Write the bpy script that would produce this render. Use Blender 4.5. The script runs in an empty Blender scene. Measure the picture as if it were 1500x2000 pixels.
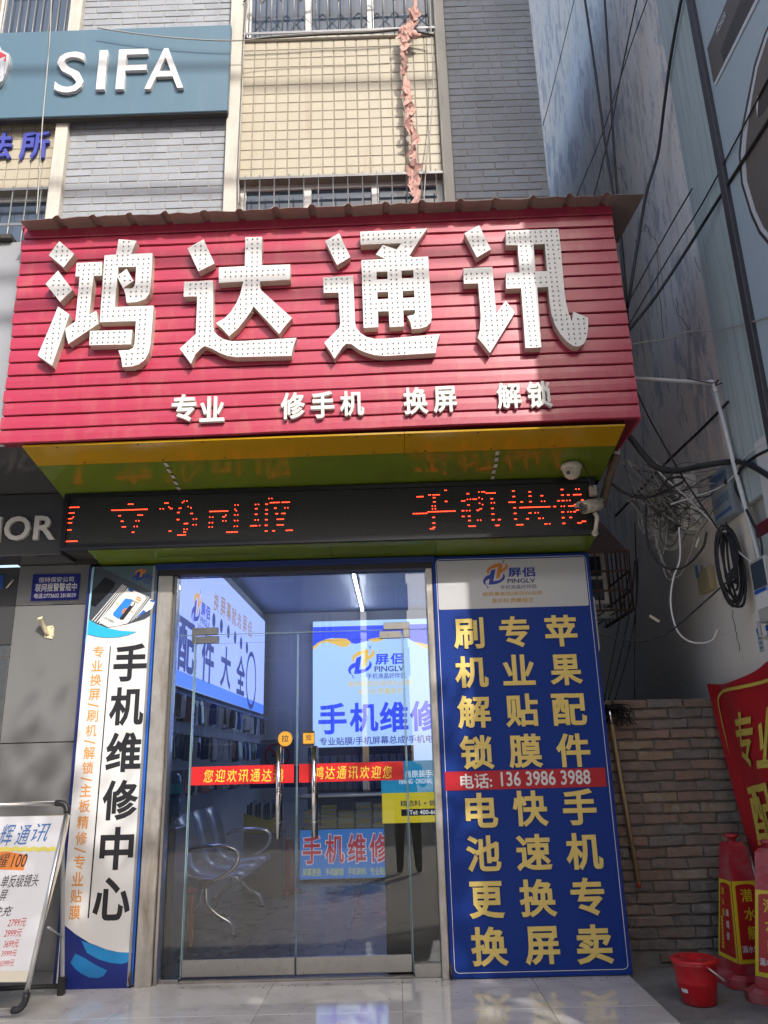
import bpy, bmesh, math, random
from mathutils import Vector, Matrix
from mathutils.geometry import delaunay_2d_cdt
random.seed(7)
rad = math.radians
SC = bpy.context.scene
COL = SC.collection

# ------------------------------------------------------------------ camera
PITCH, ROLL, YAW, FPX, HCAM = rad(17.3826), rad(-1.54346), rad(-0.52134), 1550.0, 1.27
_f = Vector((math.sin(YAW) * math.cos(PITCH), math.cos(YAW) * math.cos(PITCH), math.sin(PITCH)))
_r = Vector((math.cos(YAW), -math.sin(YAW), 0))
_u = _r.cross(_f)
CR = _r * math.cos(ROLL) + _u * math.sin(ROLL)
CU = CR.cross(_f)
CF = _f
CO = Vector((0, 0, HCAM))
cam = bpy.data.cameras.new('camera')
cam.sensor_fit = 'VERTICAL'
cam.sensor_height = 36.0
cam.sensor_width = 27.0
cam.lens = FPX / 2000 * 36
cam.clip_start = 0.05
cam.clip_end = 2000
camo = bpy.data.objects.new('camera', cam)
COL.objects.link(camo)
camo.matrix_world = Matrix(((CR.x, CU.x, -CF.x, CO.x), (CR.y, CU.y, -CF.y, CO.y), (CR.z, CU.z, -CF.z, CO.z), (0, 0, 0, 1)))
SC.camera = camo

# ------------------------------------------------------------------ light
SUN_AZ, SUN_EL = rad(25), rad(37)          # azimuth: to the right of straight behind the camera
sdir = Vector((math.sin(SUN_AZ) * math.cos(SUN_EL), -math.cos(SUN_AZ) * math.cos(SUN_EL), math.sin(SUN_EL)))
world = bpy.data.worlds.new('World')
SC.world = world
world.use_nodes = True
wn = world.node_tree
sky = wn.nodes.new('ShaderNodeTexSky')
sky.sky_type = 'NISHITA'
sky.sun_disc = False
sky.sun_elevation = SUN_EL
sky.sun_rotation = math.pi - SUN_AZ
sky.air_density = 1.0
sky.dust_density = 3.2
sky.ozone_density = 0.6
wn.links.new(sky.outputs[0], wn.nodes['Background'].inputs['Color'])
wn.nodes['Background'].inputs['Strength'].default_value = 0.15
sl = bpy.data.lights.new('sun', 'SUN')
sl.energy = 2.0
sl.angle = rad(0.53)
sl.color = (1.0, 0.955, 0.89)
so = bpy.data.objects.new('sun', sl)
COL.objects.link(so)
so.rotation_euler = (-sdir).to_track_quat('-Z', 'Y').to_euler()
so.location = sdir * 30
SC.view_settings.view_transform = 'Standard'
SC.view_settings.look = 'None'
SC.view_settings.exposure = 1.15
SC.view_settings.gamma = 1.0
SC.view_settings.use_curve_mapping = False
SC.cycles.max_bounces = 10
SC.cycles.transparent_max_bounces = 16
SC.cycles.glossy_bounces = 4
SC.cycles.caustics_reflective = False
SC.cycles.caustics_refractive = False
SC.cycles.use_denoising = True
SC.cycles.sample_clamp_indirect = 6.0

# ------------------------------------------------------------------ helpers: pixels of the photograph to points on real planes
def ray(x, y):
    return CR * ((x - 750) / FPX) - CU * ((y - 1000) / FPX) + CF

class Frame:
    """a plane in the place: origin o, axes u, v, outward normal n"""
    def __init__(s, o, u, v):
        s.o, s.u, s.v = Vector(o), Vector(u).normalized(), Vector(v).normalized()
        s.n = s.u.cross(s.v)
    def P(s, u, v, h=0.0):
        return s.o + s.u * u + s.v * v + s.n * h
    def px(s, x, y):
        d = ray(x, y)
        t = (s.o - CO).dot(s.n) / d.dot(s.n)
        q = CO + d * t - s.o
        return (q.dot(s.u), q.dot(s.v))
    def pxs(s, pts):
        return [s.px(*p) for p in pts]
    def box(s, x0, y0, x1, y1):
        cx, cy = (x0 + x1) / 2, (y0 + y1) / 2
        return (s.px(x0, cy)[0], s.px(cx, y1)[1], s.px(x1, cy)[0], s.px(cx, y0)[1])
    def up(s, h):
        return Frame(s.o + s.n * h, s.u, s.v)

def FY(Y, tilt=0.0, x=0, z=0):            # upright plane facing the street
    c, sn = math.cos(tilt), math.sin(tilt)
    return Frame((x, Y, z), (c, 0, sn), (-sn, 0, c))
def FX(X):                                # upright plane facing left (the wall of the building on the right)
    return Frame((X, 0, 0), (0, -1, 0), (0, 0, 1))
def FXR(X):                               # upright plane facing right
    return Frame((X, 0, 0), (0, 1, 0), (0, 0, 1))
def atY(x, y, Y):
    d = ray(x, y); return CO + d * (Y / d.y)
def atX(x, y, X):
    d = ray(x, y); return CO + d * (X / d.x)
def atZ(x, y, Z):
    d = ray(x, y); return CO + d * ((Z - HCAM) / d.z)

# ------------------------------------------------------------------ helpers: objects
def org(p):
    o = Vector((0, 0, 0))
    while p is not None:
        o += p.location
        p = p.parent
    return o

def thing(name, label, cat, loc=(0, 0, 0), group=None):
    o = bpy.data.objects.new(name, None)
    o.empty_display_size = 0.1
    COL.objects.link(o)
    o.location = loc
    return tag(o, label, cat, group)

def tag(o, label=None, cat=None, group=None, kind=None):
    if label: o['label'] = label
    if cat: o['category'] = cat
    if group: o['group'] = group
    if kind: o['kind'] = kind
    return o

class MB:
    """collects shapes in world coordinates; build() links them as ONE mesh object"""
    def __init__(s):
        s.v, s.f, s.sm = [], [], []
    def add(s, vs, fs, smooth=False):
        b = len(s.v)
        s.v += [Vector(p) for p in vs]
        for f in fs:
            s.f.append([b + i for i in f]); s.sm.append(smooth)
        return s
    def box(s, x0, x1, y0, y1, z0, z1):
        p = [(x0, y0, z0), (x1, y0, z0), (x1, y1, z0), (x0, y1, z0), (x0, y0, z1), (x1, y0, z1), (x1, y1, z1), (x0, y1, z1)]
        return s.add(p, [(3, 2, 1, 0), (4, 5, 6, 7), (0, 1, 5, 4), (1, 2, 6, 5), (2, 3, 7, 6), (3, 0, 4, 7)])
    def fbox(s, fr, u0, v0, u1, v1, h0, h1):
        p = [fr.P(u, v, h) for h in (h0, h1) for u, v in ((u0, v0), (u1, v0), (u1, v1), (u0, v1))]
        return s.add(p, [(3, 2, 1, 0), (4, 5, 6, 7), (0, 1, 5, 4), (1, 2, 6, 5), (2, 3, 7, 6), (3, 0, 4, 7)])
    def fquad(s, fr, pts, h=0.0):
        return s.add([fr.P(u, v, h) for u, v in pts], [tuple(range(len(pts)))])
    def bbox(s, x0, x1, y0, y1, z0, z1, b=0.005, seg=1):
        bm = bmesh.new()
        bmesh.ops.create_cube(bm, size=1.0)
        for v in bm.verts:
            v.co = Vector(((x0 + x1) / 2 + v.co.x * (x1 - x0), (y0 + y1) / 2 + v.co.y * (y1 - y0), (z0 + z1) / 2 + v.co.z * (z1 - z0)))
        bmesh.ops.bevel(bm, geom=list(bm.edges), offset=b, segments=seg, affect='EDGES', profile=0.5)
        return s.bm(bm, smooth=False)
    def bm(s, bm, smooth=False):
        bm.verts.index_update()
        s.add([v.co.copy() for v in bm.verts], [[v.index for v in f.verts] for f in bm.faces], smooth)
        bm.free()
        return s
    def tube(s, pts, r, n=8, cap=True, smooth=True, closed=False):
        pts = [Vector(p) for p in pts]
        m = len(pts)
        rr = r if isinstance(r, (list, tuple)) else [r] * m
        vs, fs = [], []
        prev = None
        for i, p in enumerate(pts):
            if closed:
                t = (pts[(i + 1) % m] - pts[i - 1])
            else:
                t = pts[min(i + 1, m - 1)] - pts[max(i - 1, 0)]
            t = t.normalized() if t.length > 1e-9 else Vector((0, 0, 1))
            if prev is None:
                a = Vector((0, 0, 1)) if abs(t.z) < 0.9 else Vector((1, 0, 0))
                e1 = t.cross(a).normalized()
            else:
                e1 = prev - t * prev.dot(t)
                e1 = e1.normalized() if e1.length > 1e-6 else t.orthogonal().normalized()
            prev = e1
            e2 = t.cross(e1)
            for k in range(n):
                an = 2 * math.pi * k / n
                vs.append(p + e1 * (math.cos(an) * rr[i]) + e2 * (math.sin(an) * rr[i]))
        for i in range(m if closed else m - 1):
            j = (i + 1) % m
            for k in range(n):
                k2 = (k + 1) % n
                fs.append((i * n + k, i * n + k2, j * n + k2, j * n + k))
        b0 = len(s.f)
        s.add(vs, fs, smooth)
        if cap and not closed:
            b = len(s.v) - len(vs)
            s.f.append([b + k for k in reversed(range(n))]); s.sm.append(False)
            s.f.append([b + (m - 1) * n + k for k in range(n)]); s.sm.append(False)
        return s
    def lathe(s, prof, c, n=24, axis=(0, 0, 1), smooth=True, cap=True, ph=0.0):
        """prof: list of (radius, height) along axis from point c"""
        ax = Vector(axis).normalized()
        e1 = ax.orthogonal().normalized() if abs(ax.z) < 0.99 else Vector((1, 0, 0))
        e2 = ax.cross(e1)
        c = Vector(c)
        vs, fs = [], []
        for r, h in prof:
            for k in range(n):
                a = 2 * math.pi * k / n + ph
                vs.append(c + ax * h + e1 * (r * math.cos(a)) + e2 * (r * math.sin(a)))
        for i in range(len(prof) - 1):
            for k in range(n):
                k2 = (k + 1) % n
                fs.append((i * n + k, i * n + k2, (i + 1) * n + k2, (i + 1) * n + k))
        s.add(vs, fs, smooth)
        if cap:
            b = len(s.v) - len(vs)
            s.f.append([b + k for k in reversed(range(n))]); s.sm.append(False)
            s.f.append([b + (len(prof) - 1) * n + k for k in range(n)]); s.sm.append(False)
        return s
    def prism(s, fr, pts, h0, h1):
        n = len(pts)
        a = sum(pts[i][0] * pts[(i + 1) % n][1] - pts[(i + 1) % n][0] * pts[i][1] for i in range(n))
        if a < 0: pts = pts[::-1]
        vs = [fr.P(u, v, h0) for u, v in pts] + [fr.P(u, v, h1) for u, v in pts]
        fs = [tuple(reversed(range(n))), tuple(range(n, 2 * n))] + [(i, (i + 1) % n, n + (i + 1) % n, n + i) for i in range(n)]
        return s.add(vs, fs)
    def sheet(s, fr, verts2, tris, h0, h1=None):
        """flat region given as triangles; h1 gives it thickness"""
        if h1 is None:
            return s.add([fr.P(u, v, h0) for u, v in verts2], tris)
        n = len(verts2)
        vs = [fr.P(u, v, h1) for u, v in verts2] + [fr.P(u, v, h0) for u, v in verts2]
        fs = [tuple(t) for t in tris]
        cnt = {}
        for t in tris:
            for i in range(len(t)):
                e = (t[i], t[(i + 1) % len(t)])
                cnt[e] = cnt.get(e, 0) + 1
        for (a, b) in cnt:
            if (b, a) not in cnt:
                fs.append((b, a, n + a, n + b))
        return s.add(vs, fs)
    def build(s, name, m, parent=None, kind=None, recalc=False):
        me = bpy.data.meshes.new(name)
        o0 = org(parent) if parent is not None else Vector((0, 0, 0))
        me.from_pydata([tuple(p - o0) for p in s.v], [], s.f)
        me.polygons.foreach_set('use_smooth', s.sm)
        me.update()
        if recalc:
            bm = bmesh.new(); bm.from_mesh(me)
            bmesh.ops.recalc_face_normals(bm, faces=bm.faces)
            bm.to_mesh(me); bm.free()
        if m is not None: me.materials.append(m)
        o = bpy.data.objects.new(name, me)
        COL.objects.link(o)
        if parent is not None: o.parent = parent
        if kind: o['kind'] = kind
        return o
    def top(s, name, m, label, cat, base, group=None, kind=None):
        """a thing that is one mesh, with its origin at base"""
        base = Vector(base)
        s.v = [p - base for p in s.v]
        o = s.build(name, m, None, kind)
        o.location = base
        return tag(o, label, cat, group)

def inst(mesh, name, parent, loc, scale=None, rot=None, mat=None):
    """another piece that shares its mesh; loc in world coordinates"""
    o = bpy.data.objects.new(name, mesh)
    COL.objects.link(o)
    o.parent = parent
    o.location = Vector(loc) - (org(parent) if parent is not None else Vector((0, 0, 0)))
    if scale: o.scale = scale
    if rot: o.rotation_euler = rot
    return o

# ------------------------------------------------------------------ helpers: lettering
_tc = {}
def union2d(polys, holes=()):
    """polygons -> triangles of their union minus the holes"""
    vs, fs = [], []
    for p in list(polys) + list(holes):
        b = len(vs)
        n = len(p)
        a = sum(p[i][0] * p[(i + 1) % n][1] - p[(i + 1) % n][0] * p[i][1] for i in range(n))
        idx = list(range(b, b + n))
        vs += [Vector(q) for q in p]
        fs.append(idx if a > 0 else idx[::-1])
    k = len(polys)
    ov, oe, of, _, _, orf = delaunay_2d_cdt(vs, [], fs, 1, 1e-6)
    tris = []
    for t, src in zip(of, orf):
        if any(i < k for i in src) and not any(i >= k for i in src):
            a, b, c = (ov[i] for i in t[:3])
            if (b - a).cross(c - a) > 0 if isinstance((b - a).cross(c - a), float) else True:
                tris.append(tuple(t))
            else:
                tris.append(tuple(reversed(t)))
    used = sorted({i for t in tris for i in t})
    mp = {i: j for j, i in enumerate(used)}
    return [tuple(ov[i]) for i in used], [tuple(mp[i] for i in t) for t in tris]

def glyphs(text, w=0.0, shear=0.0):
    """triangles of a string at size 1, strokes widened by w on each side"""
    key = (text, w, shear)
    if key in _tc: return _tc[key]
    c = bpy.data.curves.new('t', 'FONT')
    c.body = text
    c.shear = shear
    c.resolution_u = 3
    o = bpy.data.objects.new('t', c)
    COL.objects.link(o)
    dg = bpy.context.evaluated_depsgraph_get()
    dg.update()
    me = bpy.data.meshes.new_from_object(o.evaluated_get(dg))
    V = [(v.co.x, v.co.y) for v in me.vertices]
    T = [tuple(p.vertices) for p in me.polygons]
    bpy.data.objects.remove(o); bpy.data.curves.remove(c); bpy.data.meshes.remove(me)
    # weld
    W, mp = {}, []
    for p in V:
        k = (round(p[0], 5), round(p[1], 5))
        mp.append(W.setdefault(k, len(W)))
    P = [None] * len(W)
    for k, i in W.items(): P[i] = k
    TT = []
    for t in T:
        t = [mp[i] for i in t]
        t = [t[i] for i in range(len(t)) if t[i] != t[i - 1]]
        if len(t) < 3: continue
        a = sum(P[t[i]][0] * P[t[(i + 1) % len(t)]][1] - P[t[(i + 1) % len(t)]][0] * P[t[i]][1] for i in range(len(t)))
        if abs(a) < 1e-9: continue
        TT.append(t if a > 0 else t[::-1])
    if w > 0:
        E = {}
        for t in TT:
            for i in range(len(t)): E[(t[i], t[(i + 1) % len(t)])] = 1
        B = [e for e in E if (e[1], e[0]) not in E]
        out, inn = {}, {}
        polys = [[P[i] for i in t] for t in TT]
        N = {}
        for a, b in B:
            dx, dy = P[b][0] - P[a][0], P[b][1] - P[a][1]
            L = math.hypot(dx, dy)
            if L < 1e-7: continue
            n = (dy / L, -dx / L)
            N[(a, b)] = n
            out.setdefault(a, []).append((a, b)); inn.setdefault(b, []).append((a, b))
            polys.append([P[a], (P[a][0] + n[0] * w, P[a][1] + n[1] * w), (P[b][0] + n[0] * w, P[b][1] + n[1] * w), P[b]])
        for v in out:
            for e1 in inn.get(v, []):
                for e2 in out[v]:
                    n1, n2 = N[e1], N[e2]
                    cr = n1[0] * n2[1] - n1[1] * n2[0]
                    dt = n1[0] * n2[0] + n1[1] * n2[1]
                    if cr > 1e-3 and dt > -0.75:
                        k = w / (1 + dt)
                        p = P[v]
                        polys.append([p, (p[0] + n1[0] * w, p[1] + n1[1] * w), (p[0] + (n1[0] + n2[0]) * k, p[1] + (n1[1] + n2[1]) * k), (p[0] + n2[0] * w, p[1] + n2[1] * w)])
        P, TT = union2d(polys)
    xs = [p[0] for p in P]; ys = [p[1] for p in P]
    r = (P, TT, (min(xs), min(ys), max(xs), max(ys)))
    _tc[key] = r
    return r

def text(fr, s, box, m, parent, name='printed_text', w=0.0, h=0.002, t=None, shear=0.0, keep=False, mb=None, flip=False):
    """a string fitted into box (u0, v0, u1, v1) on a plane; t gives raised letters their depth"""
    P, T, (x0, y0, x1, y1) = glyphs(s, w, shear)
    u0, v0, u1, v1 = box
    sx, sy = (u1 - u0) / (x1 - x0), (v1 - v0) / (y1 - y0)
    if keep:
        k = min(abs(sx), abs(sy))
        cu, cv = (u0 + u1) / 2, (v0 + v1) / 2
        sx = math.copysign(k, sx); sy = k
        u0, v0 = cu - sx * (x1 - x0) / 2, cv - sy * (y1 - y0) / 2
    Q = [(u0 + (p[0] - x0) * sx, v0 + (p[1] - y0) * sy) for p in P]
    if sx < 0: T = [tuple(reversed(q)) for q in T]
    own = mb is None
    mb = mb or MB()
    if t: mb.sheet(fr, Q, T, h, h + t)
    else: mb.sheet(fr, Q, T, h)
    if own: return mb.build(name, m, parent)

def ptext(fr, s, x0, y0, x1, y1, m, parent, **k):
    return text(fr, s, fr.box(x0, y0, x1, y1), m, parent, **k)

def flat(fr, pts, h, m, parent, name, t=None, px=True, holes=()):
    """flat shape traced on a plane"""
    q = fr.pxs(pts) if px else pts
    hs = [fr.pxs(p) if px else p for p in holes]
    P, T = union2d([q], hs)
    mb = MB()
    mb.sheet(fr, P, T, h, None if t is None else h + t)
    return mb.build(name, m, parent)

def arc(cx, cy, rx, ry, a0, a1, n=12):
    return [(cx + rx * math.cos(rad(a0 + (a1 - a0) * i / n)), cy + ry * math.sin(rad(a0 + (a1 - a0) * i / n))) for i in range(n + 1)]

def spline(pts, n=8):
    """smooth curve through points"""
    p = [Vector(q) for q in pts]
    p = [p[0] * 2 - p[1]] + p + [p[-1] * 2 - p[-2]]
    r = []
    for i in range(1, len(p) - 2):
        for k in range(n):
            t = k / n
            r.append(0.5 * ((2 * p[i]) + (-p[i - 1] + p[i + 1]) * t + (2 * p[i - 1] - 5 * p[i] + 4 * p[i + 1] - p[i + 2]) * t * t + (-p[i - 1] + 3 * p[i] - 3 * p[i + 1] + p[i + 2]) * t ** 3))
    r.append(p[-2])
    return r

# ------------------------------------------------------------------ helpers: materials
_mc = {}
def mat(name, col, rough=0.5, metal=0.0, var=0.0, vscale=6.0, bump=0.0, bscale=60.0, spec=0.5, grime=None, gamt=0.0, gscale=(6, 6, 1.0), gth=(0.5, 0.75), rnd=0.0, rvar=0.0, emit=None, es=1.0, coat=0.0, alpha=1.0, stretch=None, gworld=False):
    if name in _mc: return _mc[name]
    m = bpy.data.materials.new(name)
    m.use_nodes = True
    nt = m.node_tree
    N, L = nt.nodes, nt.links
    b = N['Principled BSDF']
    b.inputs['Roughness'].default_value = rough
    b.inputs['Metallic'].default_value = metal
    b.inputs['Specular IOR Level'].default_value = spec
    b.inputs['Coat Weight'].default_value = coat
    b.inputs['Coat Roughness'].default_value = 0.08
    c4 = (col[0], col[1], col[2], 1)
    b.inputs['Base Color'].default_value = c4
    tc = N.new('ShaderNodeTexCoord')
    vec = tc.outputs['Object']
    if rnd or var or grime:
        oi = N.new('ShaderNodeObjectInfo')
        add = N.new('ShaderNodeVectorMath'); add.operation = 'MULTIPLY_ADD'
        cmb = N.new('ShaderNodeCombineXYZ')
        for i in range(3): L.new(oi.outputs['Random'], cmb.inputs[i])
        L.new(cmb.outputs[0], add.inputs[0]); add.inputs[1].default_value = (37, 17, 53)
        L.new(vec, add.inputs[2])
        vec = add.outputs[0]
    colout = None
    def noise(scale, det=5.0, r=0.6, v=None, dist=0.0):
        n = N.new('ShaderNodeTexNoise')
        n.inputs['Scale'].default_value = scale
        n.inputs['Detail'].default_value = det
        n.inputs['Roughness'].default_value = r
        n.inputs['Distortion'].default_value = dist
        L.new(v or vec, n.inputs['Vector'])
        return n
    def mapped(sc):
        mp = N.new('ShaderNodeMapping')
        mp.inputs['Scale'].default_value = sc
        L.new(vec, mp.inputs['Vector'])
        return mp.outputs[0]
    if var or rnd:
        n = noise(vscale, v=mapped(stretch) if stretch else None)
        hsv = N.new('ShaderNodeHueSaturation')
        hsv.inputs['Color'].default_value = c4
        ma = N.new('ShaderNodeMath'); ma.operation = 'MULTIPLY_ADD'
        L.new(n.outputs['Fac'], ma.inputs[0]); ma.inputs[1].default_value = 2 * var * 1.6; ma.inputs[2].default_value = 1 - var * 1.6
        vout = ma.outputs[0]
        if rnd:
            m2 = N.new('ShaderNodeMath'); m2.operation = 'MULTIPLY_ADD'
            L.new(oi.outputs['Random'], m2.inputs[0]); m2.inputs[1].default_value = 2 * rnd
            m3 = N.new('ShaderNodeMath'); m3.operation = 'SUBTRACT'
            L.new(vout, m3.inputs[0]); m3.inputs[1].default_value = rnd
            L.new(m3.outputs[0], m2.inputs[2])
            vout = m2.outputs[0]
        L.new(vout, hsv.inputs['Value'])
        colout = hsv.outputs[0]
        L.new(colout, b.inputs['Base Color'])
    if grime:
        if gworld:
            gp = N.new('ShaderNodeNewGeometry'); mpw = N.new('ShaderNodeMapping'); mpw.inputs['Scale'].default_value = gscale
            L.new(gp.outputs['Position'], mpw.inputs['Vector'])
        g = noise(1.0, 8.0, 0.65, mpw.outputs[0] if gworld else mapped(gscale), 0.4)
        rp = N.new('ShaderNodeMapRange')
        rp.inputs['From Min'].default_value, rp.inputs['From Max'].default_value = gth
        rp.inputs['To Max'].default_value = gamt
        L.new(g.outputs['Fac'], rp.inputs['Value'])
        mx = N.new('ShaderNodeMix'); mx.data_type = 'RGBA'
        L.new(rp.outputs[0], mx.inputs['Factor'])
        if colout: L.new(colout, mx.inputs['A'])
        else: mx.inputs['A'].default_value = c4
        mx.inputs['B'].default_value = (grime[0], grime[1], grime[2], 1)
        colout = mx.outputs['Result']
        L.new(colout, b.inputs['Base Color'])
    if rvar:
        n = noise(vscale * 2.3)
        ma = N.new('ShaderNodeMath'); ma.operation = 'MULTIPLY_ADD'
        L.new(n.outputs['Fac'], ma.inputs[0]); ma.inputs[1].default_value = 2 * rvar; ma.inputs[2].default_value = rough - rvar
        ma.use_clamp = True
        L.new(ma.outputs[0], b.inputs['Roughness'])
    if bump:
        n = noise(bscale, 6.0, 0.65)
        bp = N.new('ShaderNodeBump')
        bp.inputs['Strength'].default_value = min(1.0, bump)
        bp.inputs['Distance'].default_value = 0.01 * max(1.0, bump)
        L.new(n.outputs['Fac'], bp.inputs['Height'])
        L.new(bp.outputs[0], b.inputs['Normal'])
    if emit:
        b.inputs['Emission Color'].default_value = (emit[0], emit[1], emit[2], 1)
        b.inputs['Emission Strength'].default_value = es
    _mc[name] = m
    return m

def glass_mat(name, tint=(0.97, 0.985, 0.985), ior=1.68):
    if name in _mc: return _mc[name]
    m = bpy.data.materials.new(name)
    m.use_nodes = True
    nt = m.node_tree
    N, L = nt.nodes, nt.links
    N.remove(N['Principled BSDF'])
    out = N['Material Output']
    tr = N.new('ShaderNodeBsdfTransparent'); tr.inputs['Color'].default_value = (*tint, 1)
    gl = N.new('ShaderNodeBsdfGlossy'); gl.inputs['Roughness'].default_value = 0.0
    fr = N.new('ShaderNodeFresnel'); fr.inputs['IOR'].default_value = ior
    mx = N.new('ShaderNodeMixShader')
    L.new(fr.outputs[0], mx.inputs[0]); L.new(tr.outputs[0], mx.inputs[1]); L.new(gl.outputs[0], mx.inputs[2])
    L.new(mx.outputs[0], out.inputs['Surface'])
    _mc[name] = m
    return m
# ================================================================== materials
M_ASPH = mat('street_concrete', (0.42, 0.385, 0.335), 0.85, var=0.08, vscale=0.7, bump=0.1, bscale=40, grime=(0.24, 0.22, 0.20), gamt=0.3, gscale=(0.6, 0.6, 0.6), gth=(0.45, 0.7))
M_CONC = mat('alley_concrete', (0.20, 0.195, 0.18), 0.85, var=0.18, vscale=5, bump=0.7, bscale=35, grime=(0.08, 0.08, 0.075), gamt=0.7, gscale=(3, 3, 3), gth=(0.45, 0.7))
M_TILE = mat('polished_floor_tile', (0.62, 0.60, 0.57), 0.05, var=0.035, vscale=3, rnd=0.02, spec=0.8, rvar=0.035, grime=(0.33, 0.30, 0.27), gamt=0.6, gscale=(4, 4, 4), gth=(0.48, 0.75))
M_RISER = mat('riser_tile', (0.45, 0.38, 0.26), 0.4, var=0.1)
M_GROUT = mat('grout', (0.20, 0.19, 0.17), 0.9, var=0.1)
M_PLAST = mat('white_pilaster', (0.47, 0.45, 0.40), 0.85, var=0.10, vscale=4, bump=0.25, bscale=30, grime=(0.25, 0.23, 0.19), gamt=0.5, gscale=(9, 9, 2.0), gth=(0.5, 0.75))
M_GBRICK = mat('grey_brick_tile', (0.26, 0.28, 0.31), 0.7, var=0.09, vscale=7, rnd=0.07, bump=0.25, bscale=45, grime=(0.17, 0.18, 0.195), gamt=0.7, gscale=(2.5, 2.5, 0.9), gth=(0.45, 0.72), gworld=True)
M_GMORT = mat('grey_brick_joint', (0.27, 0.265, 0.26), 0.9, var=0.08, bump=0.3)
M_CTILE = mat('cream_tile', (0.375, 0.335, 0.25), 0.42, var=0.05, vscale=4, rnd=0.025, bump=0.05, bscale=25, grime=(0.24, 0.15, 0.07), gamt=0.6, gscale=(5, 5, 0.7), gth=(0.52, 0.78), gworld=True)
M_CJOINT = mat('cream_tile_joint', (0.26, 0.235, 0.185), 0.9, var=0.1)
M_WIN = mat('window_glass', (0.05, 0.07, 0.10), 0.06, spec=0.9, var=0.3, vscale=1.5)
M_WFRAME = mat('white_window_frame', (0.62, 0.62, 0.60), 0.45, var=0.06)
M_BAR = mat('grille_steel', (0.22, 0.22, 0.22), 0.45, metal=0.6, var=0.2, vscale=20)
M_DARK = mat('dark_recess', (0.035, 0.033, 0.03), 0.8, var=0.2)
M_WHITE = mat('white_letter_paint', (0.61, 0.61, 0.605), 0.42, var=0.02)
M_TEAL = mat('teal_sign_panel', (0.078, 0.142, 0.19), 0.35, var=0.05, vscale=2, grime=(0.16, 0.22, 0.26), gamt=0.35, gscale=(10, 10, 0.8), gth=(0.55, 0.8), rvar=0.08)
M_BLACK = mat('black_plastic', (0.018, 0.018, 0.02), 0.4, var=0.15)
M_RUBBER = mat('black_cable', (0.012, 0.012, 0.016), 0.55)
M_STEEL = mat('brushed_steel', (0.52, 0.50, 0.47), 0.30, metal=1.0, var=0.08, vscale=30, rvar=0.08, grime=(0.20, 0.15, 0.10), gamt=0.5, gscale=(12, 12, 3), gth=(0.6, 0.8))
M_POST = mat('stained_steel_post', (0.56, 0.53, 0.49), 0.38, metal=0.75, var=0.18, vscale=10, bump=0.12, bscale=50, grime=(0.24, 0.18, 0.12), gamt=0.7, gscale=(9, 9, 2.2), gth=(0.45, 0.7), rvar=0.12)
M_CHROME = mat('chrome', (0.75, 0.75, 0.76), 0.10, metal=1.0, var=0.03)
M_ALU = mat('aluminium', (0.62, 0.62, 0.62), 0.3, metal=0.9, var=0.05, vscale=20)
M_GLASS = glass_mat('door_glass')
M_GEDGE = mat('glass_edge', (0.16, 0.24, 0.26), 0.2, var=0.1)

# ================================================================== ground
GZ = -0.16
mb = MB()
mb.add([(-60, -70, GZ), (60, -70, GZ), (60, 40, GZ), (-60, 40, GZ)], [(0, 1, 2, 3)])
street = mb.build('street', M_ASPH); tag(street, 'grey concrete street in front of the shop', kind='structure')
mh = MB().lathe([(0.0, 0), (0.34, 0), (0.34, 0.008), (0.31, 0.008), (0.30, 0.004), (0.0, 0.004)], (-0.55, 0.9, GZ + 0.002), 28, cap=False).build('manhole_cover', mat('cast_iron', (0.06, 0.058, 0.055), 0.6, metal=0.4, var=0.3, vscale=25, bump=0.6, bscale=60), None)
tag(mh, 'round cast iron manhole cover in the street mirrored in the doors', 'manhole cover')

PX0, PX1, PY0, PY1 = -7.2, 1.35, 4.50, 5.62
plat = thing('landing', 'landing of polished cream tiles before the shop door', 'landing', (-1.0, 5.0, 0))
del plat['category']; plat['kind'] = 'structure'
MB().box(PX0, PX1 - 0.004, PY0 + 0.004, PY1, GZ - 0.05, -0.006).build('bed', M_GROUT, plat)
xs = [PX1 - 0.585]
while xs[-1] > PX0: xs.append(xs[-1] - 0.78)
xs = [PX1] + xs
tb = {}
for i in range(len(xs) - 1):
    a, b = max(xs[i + 1], PX0), xs[i]
    for (y0, y1) in ((PY0, PY0 + 0.30), (PY0 + 0.30, PY1)):
        key = (round(b - a, 3), round(y1 - y0, 3))
        if key not in tb:
            q = MB().bbox(-(b - a) / 2 + 0.0012, (b - a) / 2 - 0.0012, -(y1 - y0) / 2 + 0.0012, (y1 - y0) / 2 - 0.0012, -0.006, 0.0, 0.0012)
            tb[key] = q.build('tile', M_TILE, plat)
            o = tb[key]; o.location = Vector(((a + b) / 2, (y0 + y1) / 2, 0)) - plat.location
            for v in o.data.vertices: v.co += plat.location
        else:
            inst(tb[key].data, 'tile', plat, ((a + b) / 2, (y0 + y1) / 2, 0))
MB().box(PX0, PX1 - 0.006, PY0 - 0.010, PY0 + 0.003, GZ, -0.008).build('riser', M_RISER, plat)

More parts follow.
